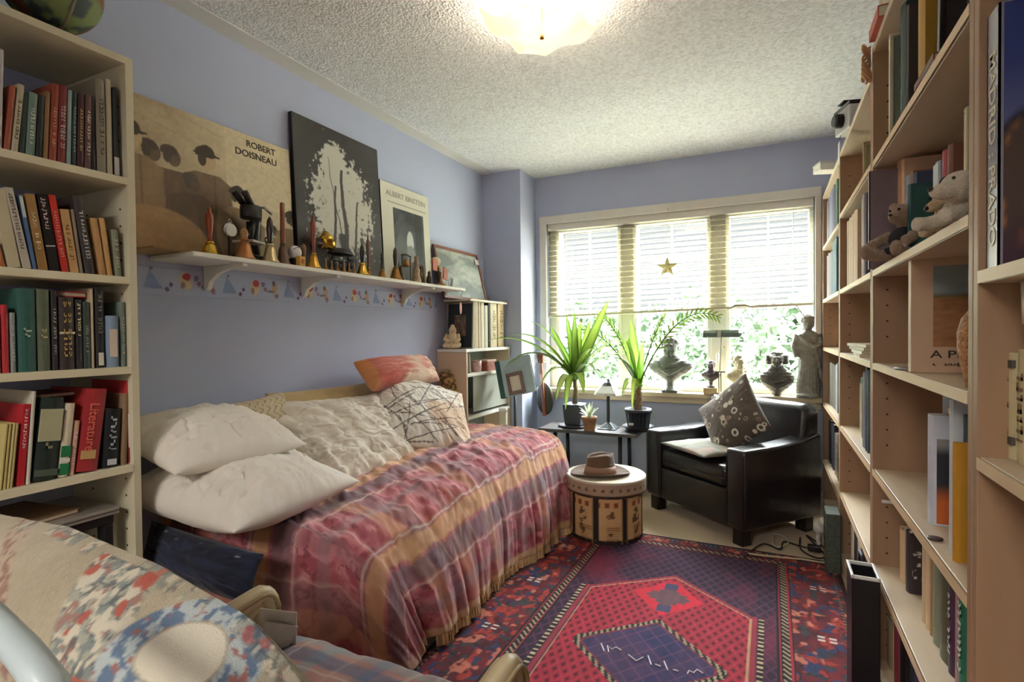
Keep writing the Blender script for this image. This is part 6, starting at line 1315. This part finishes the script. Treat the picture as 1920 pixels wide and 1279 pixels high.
inner = Q > .72; dent = np.exp(-(yy3/.020)**2)*.030*np.clip((Q-.74)/.12, 0, 1)*np.clip(1.2-np.abs(xx3-.0)/.09, 0, 1); pin = np.exp(-((xx3-.07)/.03)**2-((np.abs(yy3)-.045)/.02)**2)*.02
Z3 = Z3-dent-pin*(Q > .6)+(.012*xx3/.08)*np.clip((Q-.5)*3, 0, 1)
felt = mixc(lin('5f4938'), lin('6f5643'), fbm(xx3*40+4, yy3*40+4, 3)); 
o = grid_mesh('felt', np.stack([xx3, yy3, Z3], -1), felt, paint_mat('felt', .9, .2, 500, .3), ht, solid=.003)
b = MB(); A1 = np.linspace(0, 2*PI, 60); vs = [((rb+.0025)*math.cos(a)*ex, (rb+.0025)*math.sin(a)*.92, .006) for a in A1]+[((rb-.004)*math.cos(a)*ex, (rb-.004)*math.sin(a)*.92, .046) for a in A1]
b.add(vs, [(i, i+1, i+61, i+60) for i in range(59)]); b.build('ribbon', mat('a07c66', .6, var=.03), ht, True, solid=.002)
# ------------------------------------------------------------------ low table with plants and lamp
TZ = .47; t = thing('console_table', 'dark grey metal table under the window carrying plants and lamp', 'table', (-1.18, 3.80, 0))
b = MB(); b.box(-.36, .36, -.17, .17, TZ-.022, TZ); b.build('table_top', mat('4a4644', .35, var=.08), t, bevel=.003)
for sx in (-.24, .24):
    for sy in (-.13, .13): b = MB(); b.tube([(sx+(.02 if sx > 0 else -.02)*0, sy, TZ-.022), (sx, sy*1.15, .0)], .014, 10); b.build('leg', BLACK, t, True)
b = MB()
for sx in (-.24, .24): b.tube([(sx, -.14, .12), (sx, .14, .12)], .008, 8)
b.tube([(-.24, 0, .12), (.24, 0, .12)], .008, 8); b.build('stretcher', BLACK, t, True)
def tloc(px, py, y): p = at(px, py, 'y', y); return p
def strip_leaf(b, pts, wid, up, cols, prof=None, fold=.25):
    "tapering leaf blade along pts; cols = (edge colour, middle colour)"
    pts = [Vector(p) for p in pts]; n = len(pts); P = np.zeros((n, 5, 3)); C = np.zeros((n, 5, 3)); e, m_ = lin(cols[0]), lin(cols[1])
    for i, p in enumerate(pts):
        d = (pts[min(i+1, n-1)]-pts[max(i-1, 0)]).normalized(); sd = d.cross(Vector(up)).normalized(); nn_ = sd.cross(d); t_ = i/(n-1); w_ = 1.55*wid*(prof(t_) if prof else (min(1, t_*5+.35))*(1-t_**2.6)**.8)
        for k, q in enumerate((-1, -.45, 0, .45, 1)): P[i, k] = p+sd*(q*w_)+nn_*(abs(q)*w_*fold); C[i, k] = m_ if abs(q) < .5 else e
    b.grid(P, C)
LEAFM = paint_mat('leaf_blade', .38)
nt = LEAFM.node_tree; pp = nt.nodes['Principled BSDF']; tl = nt.nodes.new('ShaderNodeBsdfTranslucent'); at_ = [x for x in nt.nodes if x.type == 'ATTRIBUTE'][0]; nt.links.new(at_.outputs[0], tl.inputs[0])
mxx = nt.nodes.new('ShaderNodeMixShader'); mxx.inputs[0].default_value = .35; nt.links.new(pp.outputs[0], mxx.inputs[1]); nt.links.new(tl.outputs[0], mxx.inputs[2]); nt.links.new(mxx.outputs[0], nt.nodes['Material Output'].inputs[0])
def pot(t, r0, r1, h, m, rim=.006, soil=True, ribs=False):
    b = MB(); b.lathe([(r0, 0), (r1, h-.02), (r1+rim, h-.02), (r1+rim, h), (r1-.004, h), (r1-.006, h-.025), (.0, h-.025)], n=40, cap=False); o = b.build('pot', m, t, True)
    b = MB(); b.lathe([(0, h-.022), (r1-.005, h-.024)], n=24, cap=False); b.build('soil', mat('33271f', .95, bump=.8, bs=90), t); return o
# variegated dracaena in a square-ish dark pot
dc = at(1078, 800, 'y', 3.80); dx_ = dc[0]; t = thing('dracaena', 'large striped-leaf dracaena in dark pot at left end of the metal table', 'plant', (dx_, 3.80, TZ+.001))
b = MB(); b.lathe([(.11, 0), (.125, .012), (.118, .014), (.10, .006), (0, .006)], n=36, cap=False); b.build('saucer', mat('3b3a3c', .4), t, True)
b = MB(); b.prism([(-.075, -.075), (.075, -.075), (.075, .075), (-.075, .075)], .010, .17); o = b.build('pot', mat('3a3f48', .4), t, bevel=.012)
for v_ in o.data.vertices:
    if v_.co.z < .05: v_.co.x *= .82; v_.co.y *= .82
b = MB(); b.tube([(0, 0, .165), (.01, 0, .26), (.0, .0, .36)], [.022, .018, .016], 12); b.build('stem', mat('7a6a48', .8, bump=.4), t, True)
b = MB(); rs = np.random.RandomState(8); o3 = Vector((dx_, 3.80, TZ))
def leaf_to(px, py, y, w_, sag=.25, base=.34, cols=('2f5a2a', 'b6c968'), wide=None):
    e = at(px, py, 'y', y)-o3; s0 = Vector((0, 0, base)); d = e-s0; L = d.length; pts = []
    for i in range(15):
        q = i/14; p = s0+d*q; p.z += sag*L*4*q*(1-q)*.5; pts.append(p)
    strip_leaf(b, pts, w_, (0, 0, 1) if abs(d.normalized().z) < .85 else (0, 1, 0), cols, fold=.35)
G1 = ('2f6a2c', 'a9c45a'); G2 = ('3a7a34', 'd2dc8c'); G3 = ('24502c', '8fae4a'); PAL = ('4f7a4c', 'c4d6a0')
for q in ((1142, 562, 3.75, .027, .05, .36, G1), (1077, 585, 3.7, .020, -.03, .36, G3), (1088, 600, 3.74, .022, .0, .36, G1), (1075, 600, 3.9, .022, .02, .36, G2), (1062, 590, 3.80, .018, .04, .36, G3), (1108, 598, 3.86, .02, .05, .36, G1),
          (992, 603, 3.62, .020, .35, .34, G3), (958, 630, 3.50, .024, .40, .33, G1), (945, 690, 3.45, .026, .55, .33, G3), (912, 640, 3.42, .026, .35, .33, G1), (1000, 660, 3.9, .02, .4, .33, G3), (1010, 730, 3.62, .024, .9, .33, G1), (1042, 752, 3.58, .026, .8, .33, G2), (1095, 740, 3.60, .026, .8, .33, G1), (1118, 700, 3.66, .022, .7, .33, PAL),
          (1170, 640, 3.80, .022, .35, .34, PAL), (1150, 660, 3.9, .02, .35, .34, PAL), (1165, 690, 3.86, .02, .5, .34, PAL), (1128, 630, 3.95, .02, .2, .34, PAL), (1180, 622, 3.9, .018, .2, .34, G1), (1020, 700, 3.9, .02, .6, .33, PAL), (1040, 640, 3.95, .018, .3, .34, G3), (1140, 715, 3.78, .02, .6, .33, PAL), (1190, 668, 3.84, .018, .35, .34, PAL), (1160, 612, 3.9, .018, .2, .35, G3), (1135, 590, 3.88, .018, .1, .35, G2), (1120, 660, 3.6, .020, .5, .34, G1), (1030, 610, 3.85, .018, .1, .35, G3), (1175, 705, 3.88, .02, .5, .34, PAL), (1100, 690, 3.95, .02, .5, .34, PAL), (1060, 770, 3.60, .024, .9, .33, G1), (1055, 700, 3.98, .02, .5, .33, G1)):
    leaf_to(q[0], q[1], q[2], q[3], q[4], q[5], q[6])
b.build('leaves', LEAFM, t, True, colors=True)
# small aloe in terracotta
p_ = at(1104, 812, 'y', 3.66); t = thing('potted_aloe', 'small pale spiky plant in mottled terracotta pot at table front', 'plant', (p_[0], 3.675, TZ+.001))
pot(t, .038, .05, .098, mat('a07858', .8, var=.35, vs=25, bump=.4)); b = MB()
for k in range(15):
    a = k*2.4; L = .09+.05*rs.rand(); el = .5+.9*rs.rand(); pts = [Vector((math.cos(a)*L*q*math.cos(el)*1.1, math.sin(a)*L*q*math.cos(el)*1.1, .085+L*q*math.sin(el)*1.2-.03*q*q)) for q in np.linspace(0, 1, 8)]; strip_leaf(b, pts, .007, (0, 0, 1), ('a3b08a', 'ccd2b4'))
b.build('leaves', LEAFM, t, True, colors=True)
# mission style lamp
p_ = at(1141, 806, 'y', 3.80); t = thing('table_lamp', 'table lamp with white glass shade and black square foot between plants', 'lamp', (p_[0], 3.80, TZ+.001))
b = MB(); b.prism([(-.065, -.065), (.065, -.065), (.065, .065), (-.065, .065)], 0, .008); b.add([(-.06, -.06, .008), (.06, -.06, .008), (.06, .06, .008), (-.06, .06, .008), (-.014, -.014, .045), (.014, -.014, .045), (.014, .014, .045), (-.014, .014, .045)], [(0, 1, 5, 4), (1, 2, 6, 5), (2, 3, 7, 6), (3, 0, 4, 7), (4, 5, 6, 7)]); b.build('base', mat('4c5254', .3, .4), t, bevel=.002)
b = MB(); b.box(-.010, .010, -.010, .010, .04, .27); b.build('stem', mat('26282b', .35), t, bevel=.002)
b = MB(); n8 = 8; b.lathe([(.105, .245), (.098, .262), (.045, .315), (.030, .325)], n=n8, cap=False); b.build('shade', mat('e9ece8', .25, var=.03, coat=.4), t, solid=.003)
b = MB(); b.lathe([(.052, .312), (.030, .335), (.012, .345), (.008, .36), (.001, .362)], n=n8, cap=False); b.build('cap', mat('33363a', .4), t)
# pygmy palm
p_ = at(1198, 806, 'y', 3.82); px0 = p_[0]; t = thing('potted_palm', 'young palm with feathery fronds in black ribbed pot, right end of table', 'plant', (px0, 3.80, TZ+.001)); o3 = Vector((px0, 3.80, TZ))
b = MB(); b.lathe([(.08, 0), (.105, .035), (.112, .037), (.108, .03), (.082, .008), (0, .008)], n=36, cap=False); b.build('saucer', mat('2c2e33', .4), t, True)
b = MB()
prof = [(.070, .009), (.086, .13), (.094, .13), (.094, .155), (.086, .155), (.084, .13), (0, .128)]; b.lathe(prof, n=40, cap=False)
for k in range(20): a = 2*PI*k/20; b.tube([(.071*math.cos(a), .071*math.sin(a), .012), (.086*math.cos(a), .086*math.sin(a), .128)], .0022, 5)
b.build('pot', mat('2e3138', .4), t, True)
b = MB(); b.prism([(-.017, .028), (.017, .028), (.017, .046), (-.017, .046)], 0, .001, M=T(0, -.0, 0) @ basis((-.03, -.084, .02), (1, 0, 0), (0, -.12, 1), (0, -1, 0))); b.build('price_sticker', mat('d8d8d4', .5), t)
b = MB(); b.tube([(0, 0, .13), (-.005, 0, .20), (0, 0, .27), (.004, 0, .32)], [.026, .034, .026, .018], 14); b.build('trunk', mat('8a7058', .9, var=.4, vs=60, bump=1., bs=80), t, True)
b = MB()
def frond(px, py, y, sag, col, nleaf=22, ll=.09, start=.25):
    e = at(px, py, 'y', y)-o3; s0 = Vector((0, 0, .31)); d = e-s0; L = d.length; pts = []
    for i in range(21):
        q = i/20; p = s0+d*q; p.z += sag*L*4*q*(1-q)*.5; pts.append(p)
    b.tube(pts, [.006*(1-.6*i/20) for i in range(21)], 6, col=lin(col[0]))
    for k in range(nleaf):
        q = start+(1-start)*k/nleaf; i = int(q*20); p = pts[i]; tg = (pts[min(i+1, 20)]-pts[max(i-1, 0)]).normalized()
        for sd in (-1, 1):
            dr = (Vector((0, -.35*sd, .9*sd))-tg*Vector((0, -.35*sd, .9*sd)).dot(tg)).normalized()*.75+tg*.75; l2 = ll*(1-.6*abs(q-.5))
            q3 = [p+dr*l2*f-Vector((0, 0, .12*l2*f*f)) for f in (0, .35, .7, 1)]; strip_leaf(b, q3, .0042, (0, 1, .2), (col[1], col[1]))
frond(1352, 597, 3.70, .55, ('5a6a34', '8fa850'), 30, .07, .25); frond(1248, 590, 3.95, .2, ('4a5a30', '7f9a4c'), 14, .05, .5); frond(1120, 590, 3.92, .35, ('4f6a30', '9ab85c'), 22, .075); frond(1060, 625, 3.98, .45, ('4f6a30', '86a850'), 22, .07); frond(1175, 640, 3.75, .1, ('5f8a34', 'a4c45a'), 18, .08, .15)
for q in ((1182, 600, 3.72, .026, .10, .30, ('5c9a34', 'a8d060')), (1205, 640, 3.74, .018, .0, .30, ('5c9a34', 'b4d870')), (1166, 745, 3.66, .022, 1.0, .31, ('2c5a2c', 'b0cc60')), (1150, 672, 3.66, .018, .4, .31, ('2c4a2c', '4c6a3a')), (1212, 728, 3.70, .014, .5, .28, ('9ab048', '5f8a34')), (1185, 770, 3.70, .016, 1.3, .31, ('5f8a34', 'c4d468')), (1210, 706, 3.85, .014, .4, .3, G1)):
    leaf_to(*q)
b.build('fronds', LEAFM, t, True, colors=True)
# ------------------------------------------------------------------ window sill collection
SZL = WZ0+.0225
STONE = mat('70746f', .6, var=.3, vs=30, bump=.4, bs=90, name='grey_plaster'); STONE2 = mat('8d8a80', .6, var=.4, vs=26, bump=.5, bs=80, name='weathered_plaster'); IVORY = mat('cfc8a4', .5, var=.15, vs=30, bump=.3, bs=90, name='ivory_resin'); DARKST = mat('5c5a55', .55, var=.3, vs=30, bump=.4)
def bust(name, label, px, pbot, ptop, y, m, sw=1.0, hairs='short', rotz=0, socle=True, hat=False, z0=None):
    z0 = SZL if z0 is None else z0; x = at(px, pbot, 'y', y)[0]; top = at(px, ptop, 'y', y)[2]; Ht = top-z0; k = Ht/.43
    t = thing(name, label, 'bust', (x, y, z0+.0006), (0, 0, rotz)); t.scale = (k, k, k)
    b = MB(); zt_ = .115 if socle else .04
    if socle: b.lathe([(.060, 0), (.060, .018), (.048, .028), (.030, .050), (.028, .080), (.042, .098), (.044, .115), (.02, .118)], n=28); b.box(-.058, .058, -.05, .05, 0, .018)
    else: b.lathe([(.034, 0), (.034, .015), (.02, .03), (.02, .05)], n=24)
    # chest with rounded shoulders cut to a curve below
    cw = [.044, .066, .094, .120, .138, .146, .142, .122, .088, .060]
    for i in range(10):
        q = i/9; z = lerp(zt_-.005, .258, q); b.ell((0, .002, z), (cw[i]*sw, .036+.022*math.sin(PI*min(1, q*1.1)*.8), .038), n=20)
    for s_ in (-1, 1): b.tube([(s_*.125*sw, -.01, zt_+.100), (s_*.06, -.050, zt_+.060), (0, -.055, zt_+.025)], .012, 10)
    b.tube([(-.08*sw, -.03, zt_+.120), (-.03, -.056, zt_+.080), (.04, -.056, zt_+.095), (.085*sw, -.03, zt_+.12)], .011, 10); b.tube([(-.07, -.04, zt_+.085), (0, -.060, zt_+.050), (.07, -.045, zt_+.075)], .009, 10)
    zh = .43-.092; zn = zt_+.11; b.tube([(0, .005, zn), (0, .0, zn+.05), (0, -.002, zh-.04)], [.050, .044, .042], 16)
    K = 1.28
    def he(p, r): b.ell((p[0]*K, p[1]*K, zh+p[2]*K), tuple(a*K for a in r) if isinstance(r, tuple) else r*K, n=14, m=10)
    he((0, -.002, 0), (.044, .056, .062)); he((0, -.020, -.028), (.034, .036, .034)); he((0, -.060, -.006), (.007, .011, .015)); he((0, -.055, .014), (.030, .007, .006)); he((0, -.050, -.032), (.013, .009, .006)); he((0, -.046, -.050), (.013, .012, .010))
    for s_ in (-1, 1): he((s_*.045, .004, -.004), (.006, .012, .016)); he((s_*.022, -.040, -.020), (.012, .010, .012))
    rs = np.random.RandomState(int(px))
    for i in range(80):
        a = rs.rand()*2*PI; e = rs.rand()*1.5+.05
        d = Vector((math.cos(a)*math.cos(e), math.sin(a)*math.cos(e), math.sin(e)))
        if d.y < -.5 and d.z < .62: continue
        he((d.x*.043, d.y*.052+.004, .010+d.z*.050), (.012, .012, .010))
    if hairs == 'wig':
        for s_ in (-1, 1):
            for z_ in (.02, -.002, -.024): he((s_*.056, .004, z_), (.022, .022, .017))
    if hairs == 'beard':
        for i in range(30): he((rs.randn()*.016, -.046+rs.rand()*.02, -.042-rs.rand()*.04), (.010, .010, .012))
    b.build('body', m, t, remesh=.0042)
    return t
bust('bust', 'large grey classical bust of a curly haired man on window sill', 1257, 738, 628, 4.07, STONE, 1.12)
bt = thing('wooden_block', 'small pale wooden block under the little dark bust on the sill', 'block', (at(1332, 740, 'y', 4.03)[0], 4.045, SZL+.0005)); b = MB(); b.box(-.045, .045, -.035, .035, 0, .045); b.build('block', mat('cdb285', .6, var=.1), bt, bevel=.002)
bust('bust', 'small dark bust on the pale wooden block behind the green lamp', 1333, 728, 674, 4.05, mat('5f5658', .5, var=.3, vs=30, bump=.3), 1.0, z0=SZL+.0465)
bust('bust', 'ivory cream bust turned to the side between the green lamp and dark cushion', 1385, 735, 661, 4.10, IVORY, .95, 'beard', rotz=.6)
bust('bust', 'dark grey bust with puffed wig and pointed base, right of cream one', 1457, 734, 655, 4.09, DARKST, 1.05, 'wig', socle=False)
# standing robed statue
x = at(1515, 745, 'y', 4.07)[0]; top = at(1520, 590, 'y', 4.07)[2]; t = thing('statue', 'tall mottled robed statue at right end of the window sill', 'statue', (x, 4.07, SZL+.0006)); Ht = top-SZL; k = Ht/.62; t.scale = (k, k, k)
b = MB(); b.lathe([(.085, 0), (.085, .02), (.07, .03)], n=24)
for i in range(16):
    q = i/15; z = .03+.40*q; wv = lerp(.078, .060, q)+.012*math.sin(q*9); b.ell((.006*math.sin(q*5), 0, z), (wv, .052, .03), n=18)
for a in np.linspace(-1.3, 1.3, 9): b.tube([(.075*math.sin(a), -.055*math.cos(a)+.004, .03), (.060*math.sin(a+.1), -.050*math.cos(a), .22), (.055*math.sin(a+.25), -.045*math.cos(a), .42)], [.010, .008, .006], 8)
b.ell((0, 0, .45), (.075, .048, .055)); b.tube([(-.07, 0, .47), (-.095, -.01, .38), (-.075, -.03, .30)], [.026, .022, .017], 12); b.tube([(.07, 0, .47), (.088, -.02, .40), (.03, -.06, .37)], [.026, .021, .016], 12); b.tube([(-.06, -.04, .47), (.0, -.055, .41), (.06, -.04, .33), (.08, -.02, .22)], [.014, .016, .014, .012], 10)
b.tube([(0, 0, .46), (0, -.004, .52)], .026, 14); b.ell((0, -.004, .555), (.042, .046, .056)); b.ell((0, -.050, .552), (.006, .009, .012)); b.ell((0, -.044, .530), (.012, .008, .006)); rs = np.random.RandomState(2)
for i in range(40):
    a = rs.rand()*2*PI; e = rs.rand()*1.5; d = Vector((math.cos(a)*math.cos(e), math.sin(a)*math.cos(e), math.sin(e)))
    if d.y < -.5 and d.z < .6: continue
    b.ell((d.x*.042, d.y*.046, .566+d.z*.044), .013, n=8, m=6)
b.build('body', STONE2, t, remesh=.005)
b = MB(); b.tube([(-.02, .0, .60), (-.085, -.01, .70)], .0045, 8); b.build('rod', STONE2, t, True)
# green shaded desk lamp
p_ = at(1350, 745, 'y', 4.04); x = p_[0]; shz = at(1357, 625, 'y', 4.0)[2]; t = thing('desk_lamp', 'slim brass desk lamp with flat green glass shade on the sill', 'lamp', (x, 4.035, SZL+.0006))
b = MB(); b.lathe([(.05, 0), (.052, .006), (.03, .014), (.008, .018)], n=28); b.build('foot', mat('c9b98c', .35, .6), t, True)
b = MB()
for s_ in (-1, 1): b.tube([(s_*.007, 0, .015), (s_*.007, 0, .16)], .004, 8)
b.tube([(0.0, 0, .16), (.012, -.01, shz-SZL-.02)], .004, 8); b.box(-.028, .034, -.012, .012, .155, .165); b.build('pole', mat('8f8a78', .3, .8), t, True)
zs = shz-SZL; b = MB(); prof = [(-.048, -.026), (-.045, .010), (-.032, .020), (.032, .020), (.045, .010), (.048, -.026), (.044, -.026), (.038, .005), (-.038, .005), (-.044, -.026)]
b = MB(); pr_ = [(-.05, -.028), (-.05, .002), (-.03, .018), (.03, .018), (.05, .002), (.05, -.028)]
n_ = len(pr_); vs = []
for xe, kx in ((-.125, .55), (-.105, 1.), (.125, 1.), (.145, .55)): vs += [(xe, a*kx, zs+c_*(1 if kx == 1 else .35)) for a, c_ in pr_]
fs = []
for i in range(3):
    for k_ in range(n_-1): fs.append((i*n_+k_, i*n_+k_+1, (i+1)*n_+k_+1, (i+1)*n_+k_))
fs += [tuple(range(n_)), tuple(3*n_+i for i in range(n_))[::-1]]
b.add(vs, fs); b.build('shade', mat('3f5a52', .25, var=.05, coat=.5), t, solid=.003)
b = MB(); b.box(-.012, .012, -.055, .055, zs-.03, zs+.022); b.box(-.128, .148, -.003, .003, zs+.018, zs+.024); b.build('shade_clip', mat('a8a898', .3, .8), t, bevel=.002)
b = MB(); b.tube([(0.03, -.02, zs-.03), (.03, -.02, zs-.09)], .001, 5); b.ell((.03, -.02, zs-.095), .006, n=10, m=8); b.build('pull_chain', BRASS, t, True)
# carved bird on the blind rail, star in the window
p_ = at(1392, 575, 'y', 4.02); t = thing('driftwood_piece', 'pale curved horn shape resting on the bottom rail of the blind', 'ornament', (p_[0], 4.10, p_[2]-.006))
b = MB(); b.tube([at(1362, 578, 'y', 4.02)-Vector((p_[0], 4.02, p_[2])), at(1378, 571, 'y', 4.02)-Vector((p_[0], 4.02, p_[2])), at(1396, 570, 'y', 4.02)-Vector((p_[0], 4.02, p_[2])), at(1412, 575, 'y', 4.02)-Vector((p_[0], 4.02, p_[2]))], [.004, .012, .011, .004], 12); b.build('horn', mat('a89c8c', .5, var=.2), t, True)
b = MB(); b.tube([(.02, -.035, 0), (.022, -.035, -.075)], .0012, 5); b.ell((.022, -.035, -.08), .004); b.build('string', BRN, t)
p_ = at(1251, 501, 'y', 4.02); t = thing('star_ornament', 'faceted golden star hanging on a string before the middle pane', 'ornament', tuple(p_))
b = MB(); R5, r5 = .078, .031; ring = [((R5 if k % 2 == 0 else r5)*math.sin(PI*k/5), (R5 if k % 2 == 0 else r5)*math.cos(PI*k/5)) for k in range(10)]
vs = [(x, 0, z) for x, z in ring]+[(0, -.020, 0), (0, .020, 0)]; b.add(vs, [(k, (k+1) % 10, 10) for k in range(10)]+[((k+1) % 10, k, 11) for k in range(10)]); b.build('star', mat('d6c888', .4, .2, var=.15), t)
zt = at(1251, 392, 'y', 4.02)[2]-p_[2]; b = MB(); b.tube([(0, 0, R5-.003), (0, 0, zt)], .001, 5); b.build('string', CREAM, t); b = MB(); b.tube([(0, 0, zt), (0, .03, zt+.01), (0, .085, zt+.0)], .003, 6); b.build('hook', CREAM, t, True)
# ------------------------------------------------------------------ ceiling lamp
lc = at(1015, 62, 'z', 2.30); t = thing('ceiling_lamp', 'square wavy frosted glass ceiling lamp glowing warm white', 'lamp', (-.787, 1.927, HC), (0, 0, math.radians(-9)))
n = 41; u = np.linspace(-1, 1, n)[:, None]+np.zeros((1, n)); v = np.linspace(-1, 1, n)[None, :]+np.zeros((n, 1)); S_ = .165
wav = .014*np.cos(u*2*PI*1.)*np.abs(v)**2+.014*np.cos(v*2*PI*1.)*np.abs(u)**2
zz = -.135+.055*((u*u+v*v)/2)**1.1+wav
gm = D.materials.new('frosted_lamp_glass'); gm.use_nodes = True; p = gm.node_tree.nodes['Principled BSDF']; p.inputs['Base Color'].default_value = (.95, .88, .72, 1); p.inputs['Roughness'].default_value = .4; p.inputs['Emission Color'].default_value = (1, .83, .56, 1); p.inputs['Emission Strength'].default_value = .30; nt = gm.node_tree; tr = nt.nodes.new('ShaderNodeBsdfTransparent'); tr.inputs[0].default_value = (1, .93, .8, 1); mxx = nt.nodes.new('ShaderNodeMixShader'); mxx.inputs[0].default_value = .4; nt.links.new(p.outputs[0], mxx.inputs[1]); nt.links.new(tr.outputs[0], mxx.inputs[2]); nt.links.new(mxx.outputs[0], nt.nodes['Material Output'].inputs[0])
o = grid_mesh('glass_shade', np.stack([u*S_*(1+.06*(v*v)+.02*np.cos(v*3*PI)), v*S_*(1+.06*(u*u)+.02*np.cos(u*3*PI)), zz], -1), None, gm, t, solid=.004)
b = MB(); b.lathe([(.006, -.150), (.009, -.146), (.008, -.138), (.003, -.136)], n=16); b.build('finial', OLDBRASS, t, True); b = MB(); b.tube([(0, 0, -.136), (0, 0, -.02)], .004, 8); b.build('rod', BRASS, t, True)
b = MB(); b.lathe([(.07, -.02), (.075, -.001)], n=32); b.build('canopy', WHITE, t, True)
be = mat('fff3d8', .4, emit=1.2, var=0, name='glowing_bulb')
for s_ in (-1, 1): b = MB(); b.ell((s_*.065, 0, -.072), (.032, .022, .022)); b.build('bulb', be, t, True)
for s_ in (-1, 1): lamp('bulb_light', 'POINT', (t.location.x+s_*.065*math.cos(-.157), t.location.y+s_*.065*math.sin(-.157), HC-.085), 3.2, (1, .87, .70), .04)
# ------------------------------------------------------------------ cables on the floor
CBL = [('black tangled power cable nearest the rug corner by armchair', 'black', [(1395, 1045), (1430, 1020), (1462, 1030), (1470, 1016), (1500, 1024), (1540, 1034), (1552, 1044)], '17151a', .004),
       ('second black cable looping toward the speckled box', 'black', [(1500, 1008), (1502, 1030), (1530, 1046), (1546, 1040), (1512, 1004), (1550, 1030)], '1c1a1c', .004),
       ('thin pale cable in a loose loop beside armchair foot', 'pale', [(1450, 1008), (1449, 1020), (1460, 1026), (1478, 1018), (1470, 1006), (1452, 1002), (1448, 1008)], 'cfcac0', .003),
       ('beige flat cables running along the rug edge', 'beige', [(1402, 1038), (1440, 1043), (1480, 1047), (1505, 1049), (1545, 1055), (1570, 1050)], 'b9a68a', .005)]
for lab, _, pts, c, r_ in CBL:
    P = [at(x, y, 'z', .018) for x, y in pts]; Q = []
    for i in range(len(P)-1):
        p0, p1, p2, p3 = P[max(i-1, 0)], P[i], P[i+1], P[min(i+2, len(P)-1)]
        for q in np.linspace(0, 1, 7)[:-1]: Q.append(.5*((2*p1)+(p2-p0)*q+(2*p0-5*p1+4*p2-p3)*q*q+(3*p1-p0-3*p2+p3)*q**3))
    Q.append(P[-1])
    Q = [Vector((min(p[0], .285), p[1], p[2])) for p in Q]
    t = thing('power_cable', lab, 'cable', (0, 0, 0), group=None); b = MB(); b.tube(Q, r_, 8); b.build('cord', mat(c, .5), t, True)
    if c == '17151a': b = MB(); b.box(-.03, .03, -.018, .018, 0, .03, M=T(Q[-8][0]-.02, Q[-8][1], .012)); b.build('adapter', BLACK, t, bevel=.004)
t = thing('white_cloth', 'crumpled white cloth and plugs beside the armchair back corner', 'cloth', (.235, 3.30, .0)); b = MB(); b.ell((0, 0, .10), (.03, .03, .03)); b.ell((.015, -.01, .14), (.022, .025, .03)); b.tube([(0, 0, .01), (-.01, .0, .05), (.005, 0, .1)], .012, 8); b.build('cloth', mat('dedad4', .8, bump=.5, bs=60), t, remesh=.005)
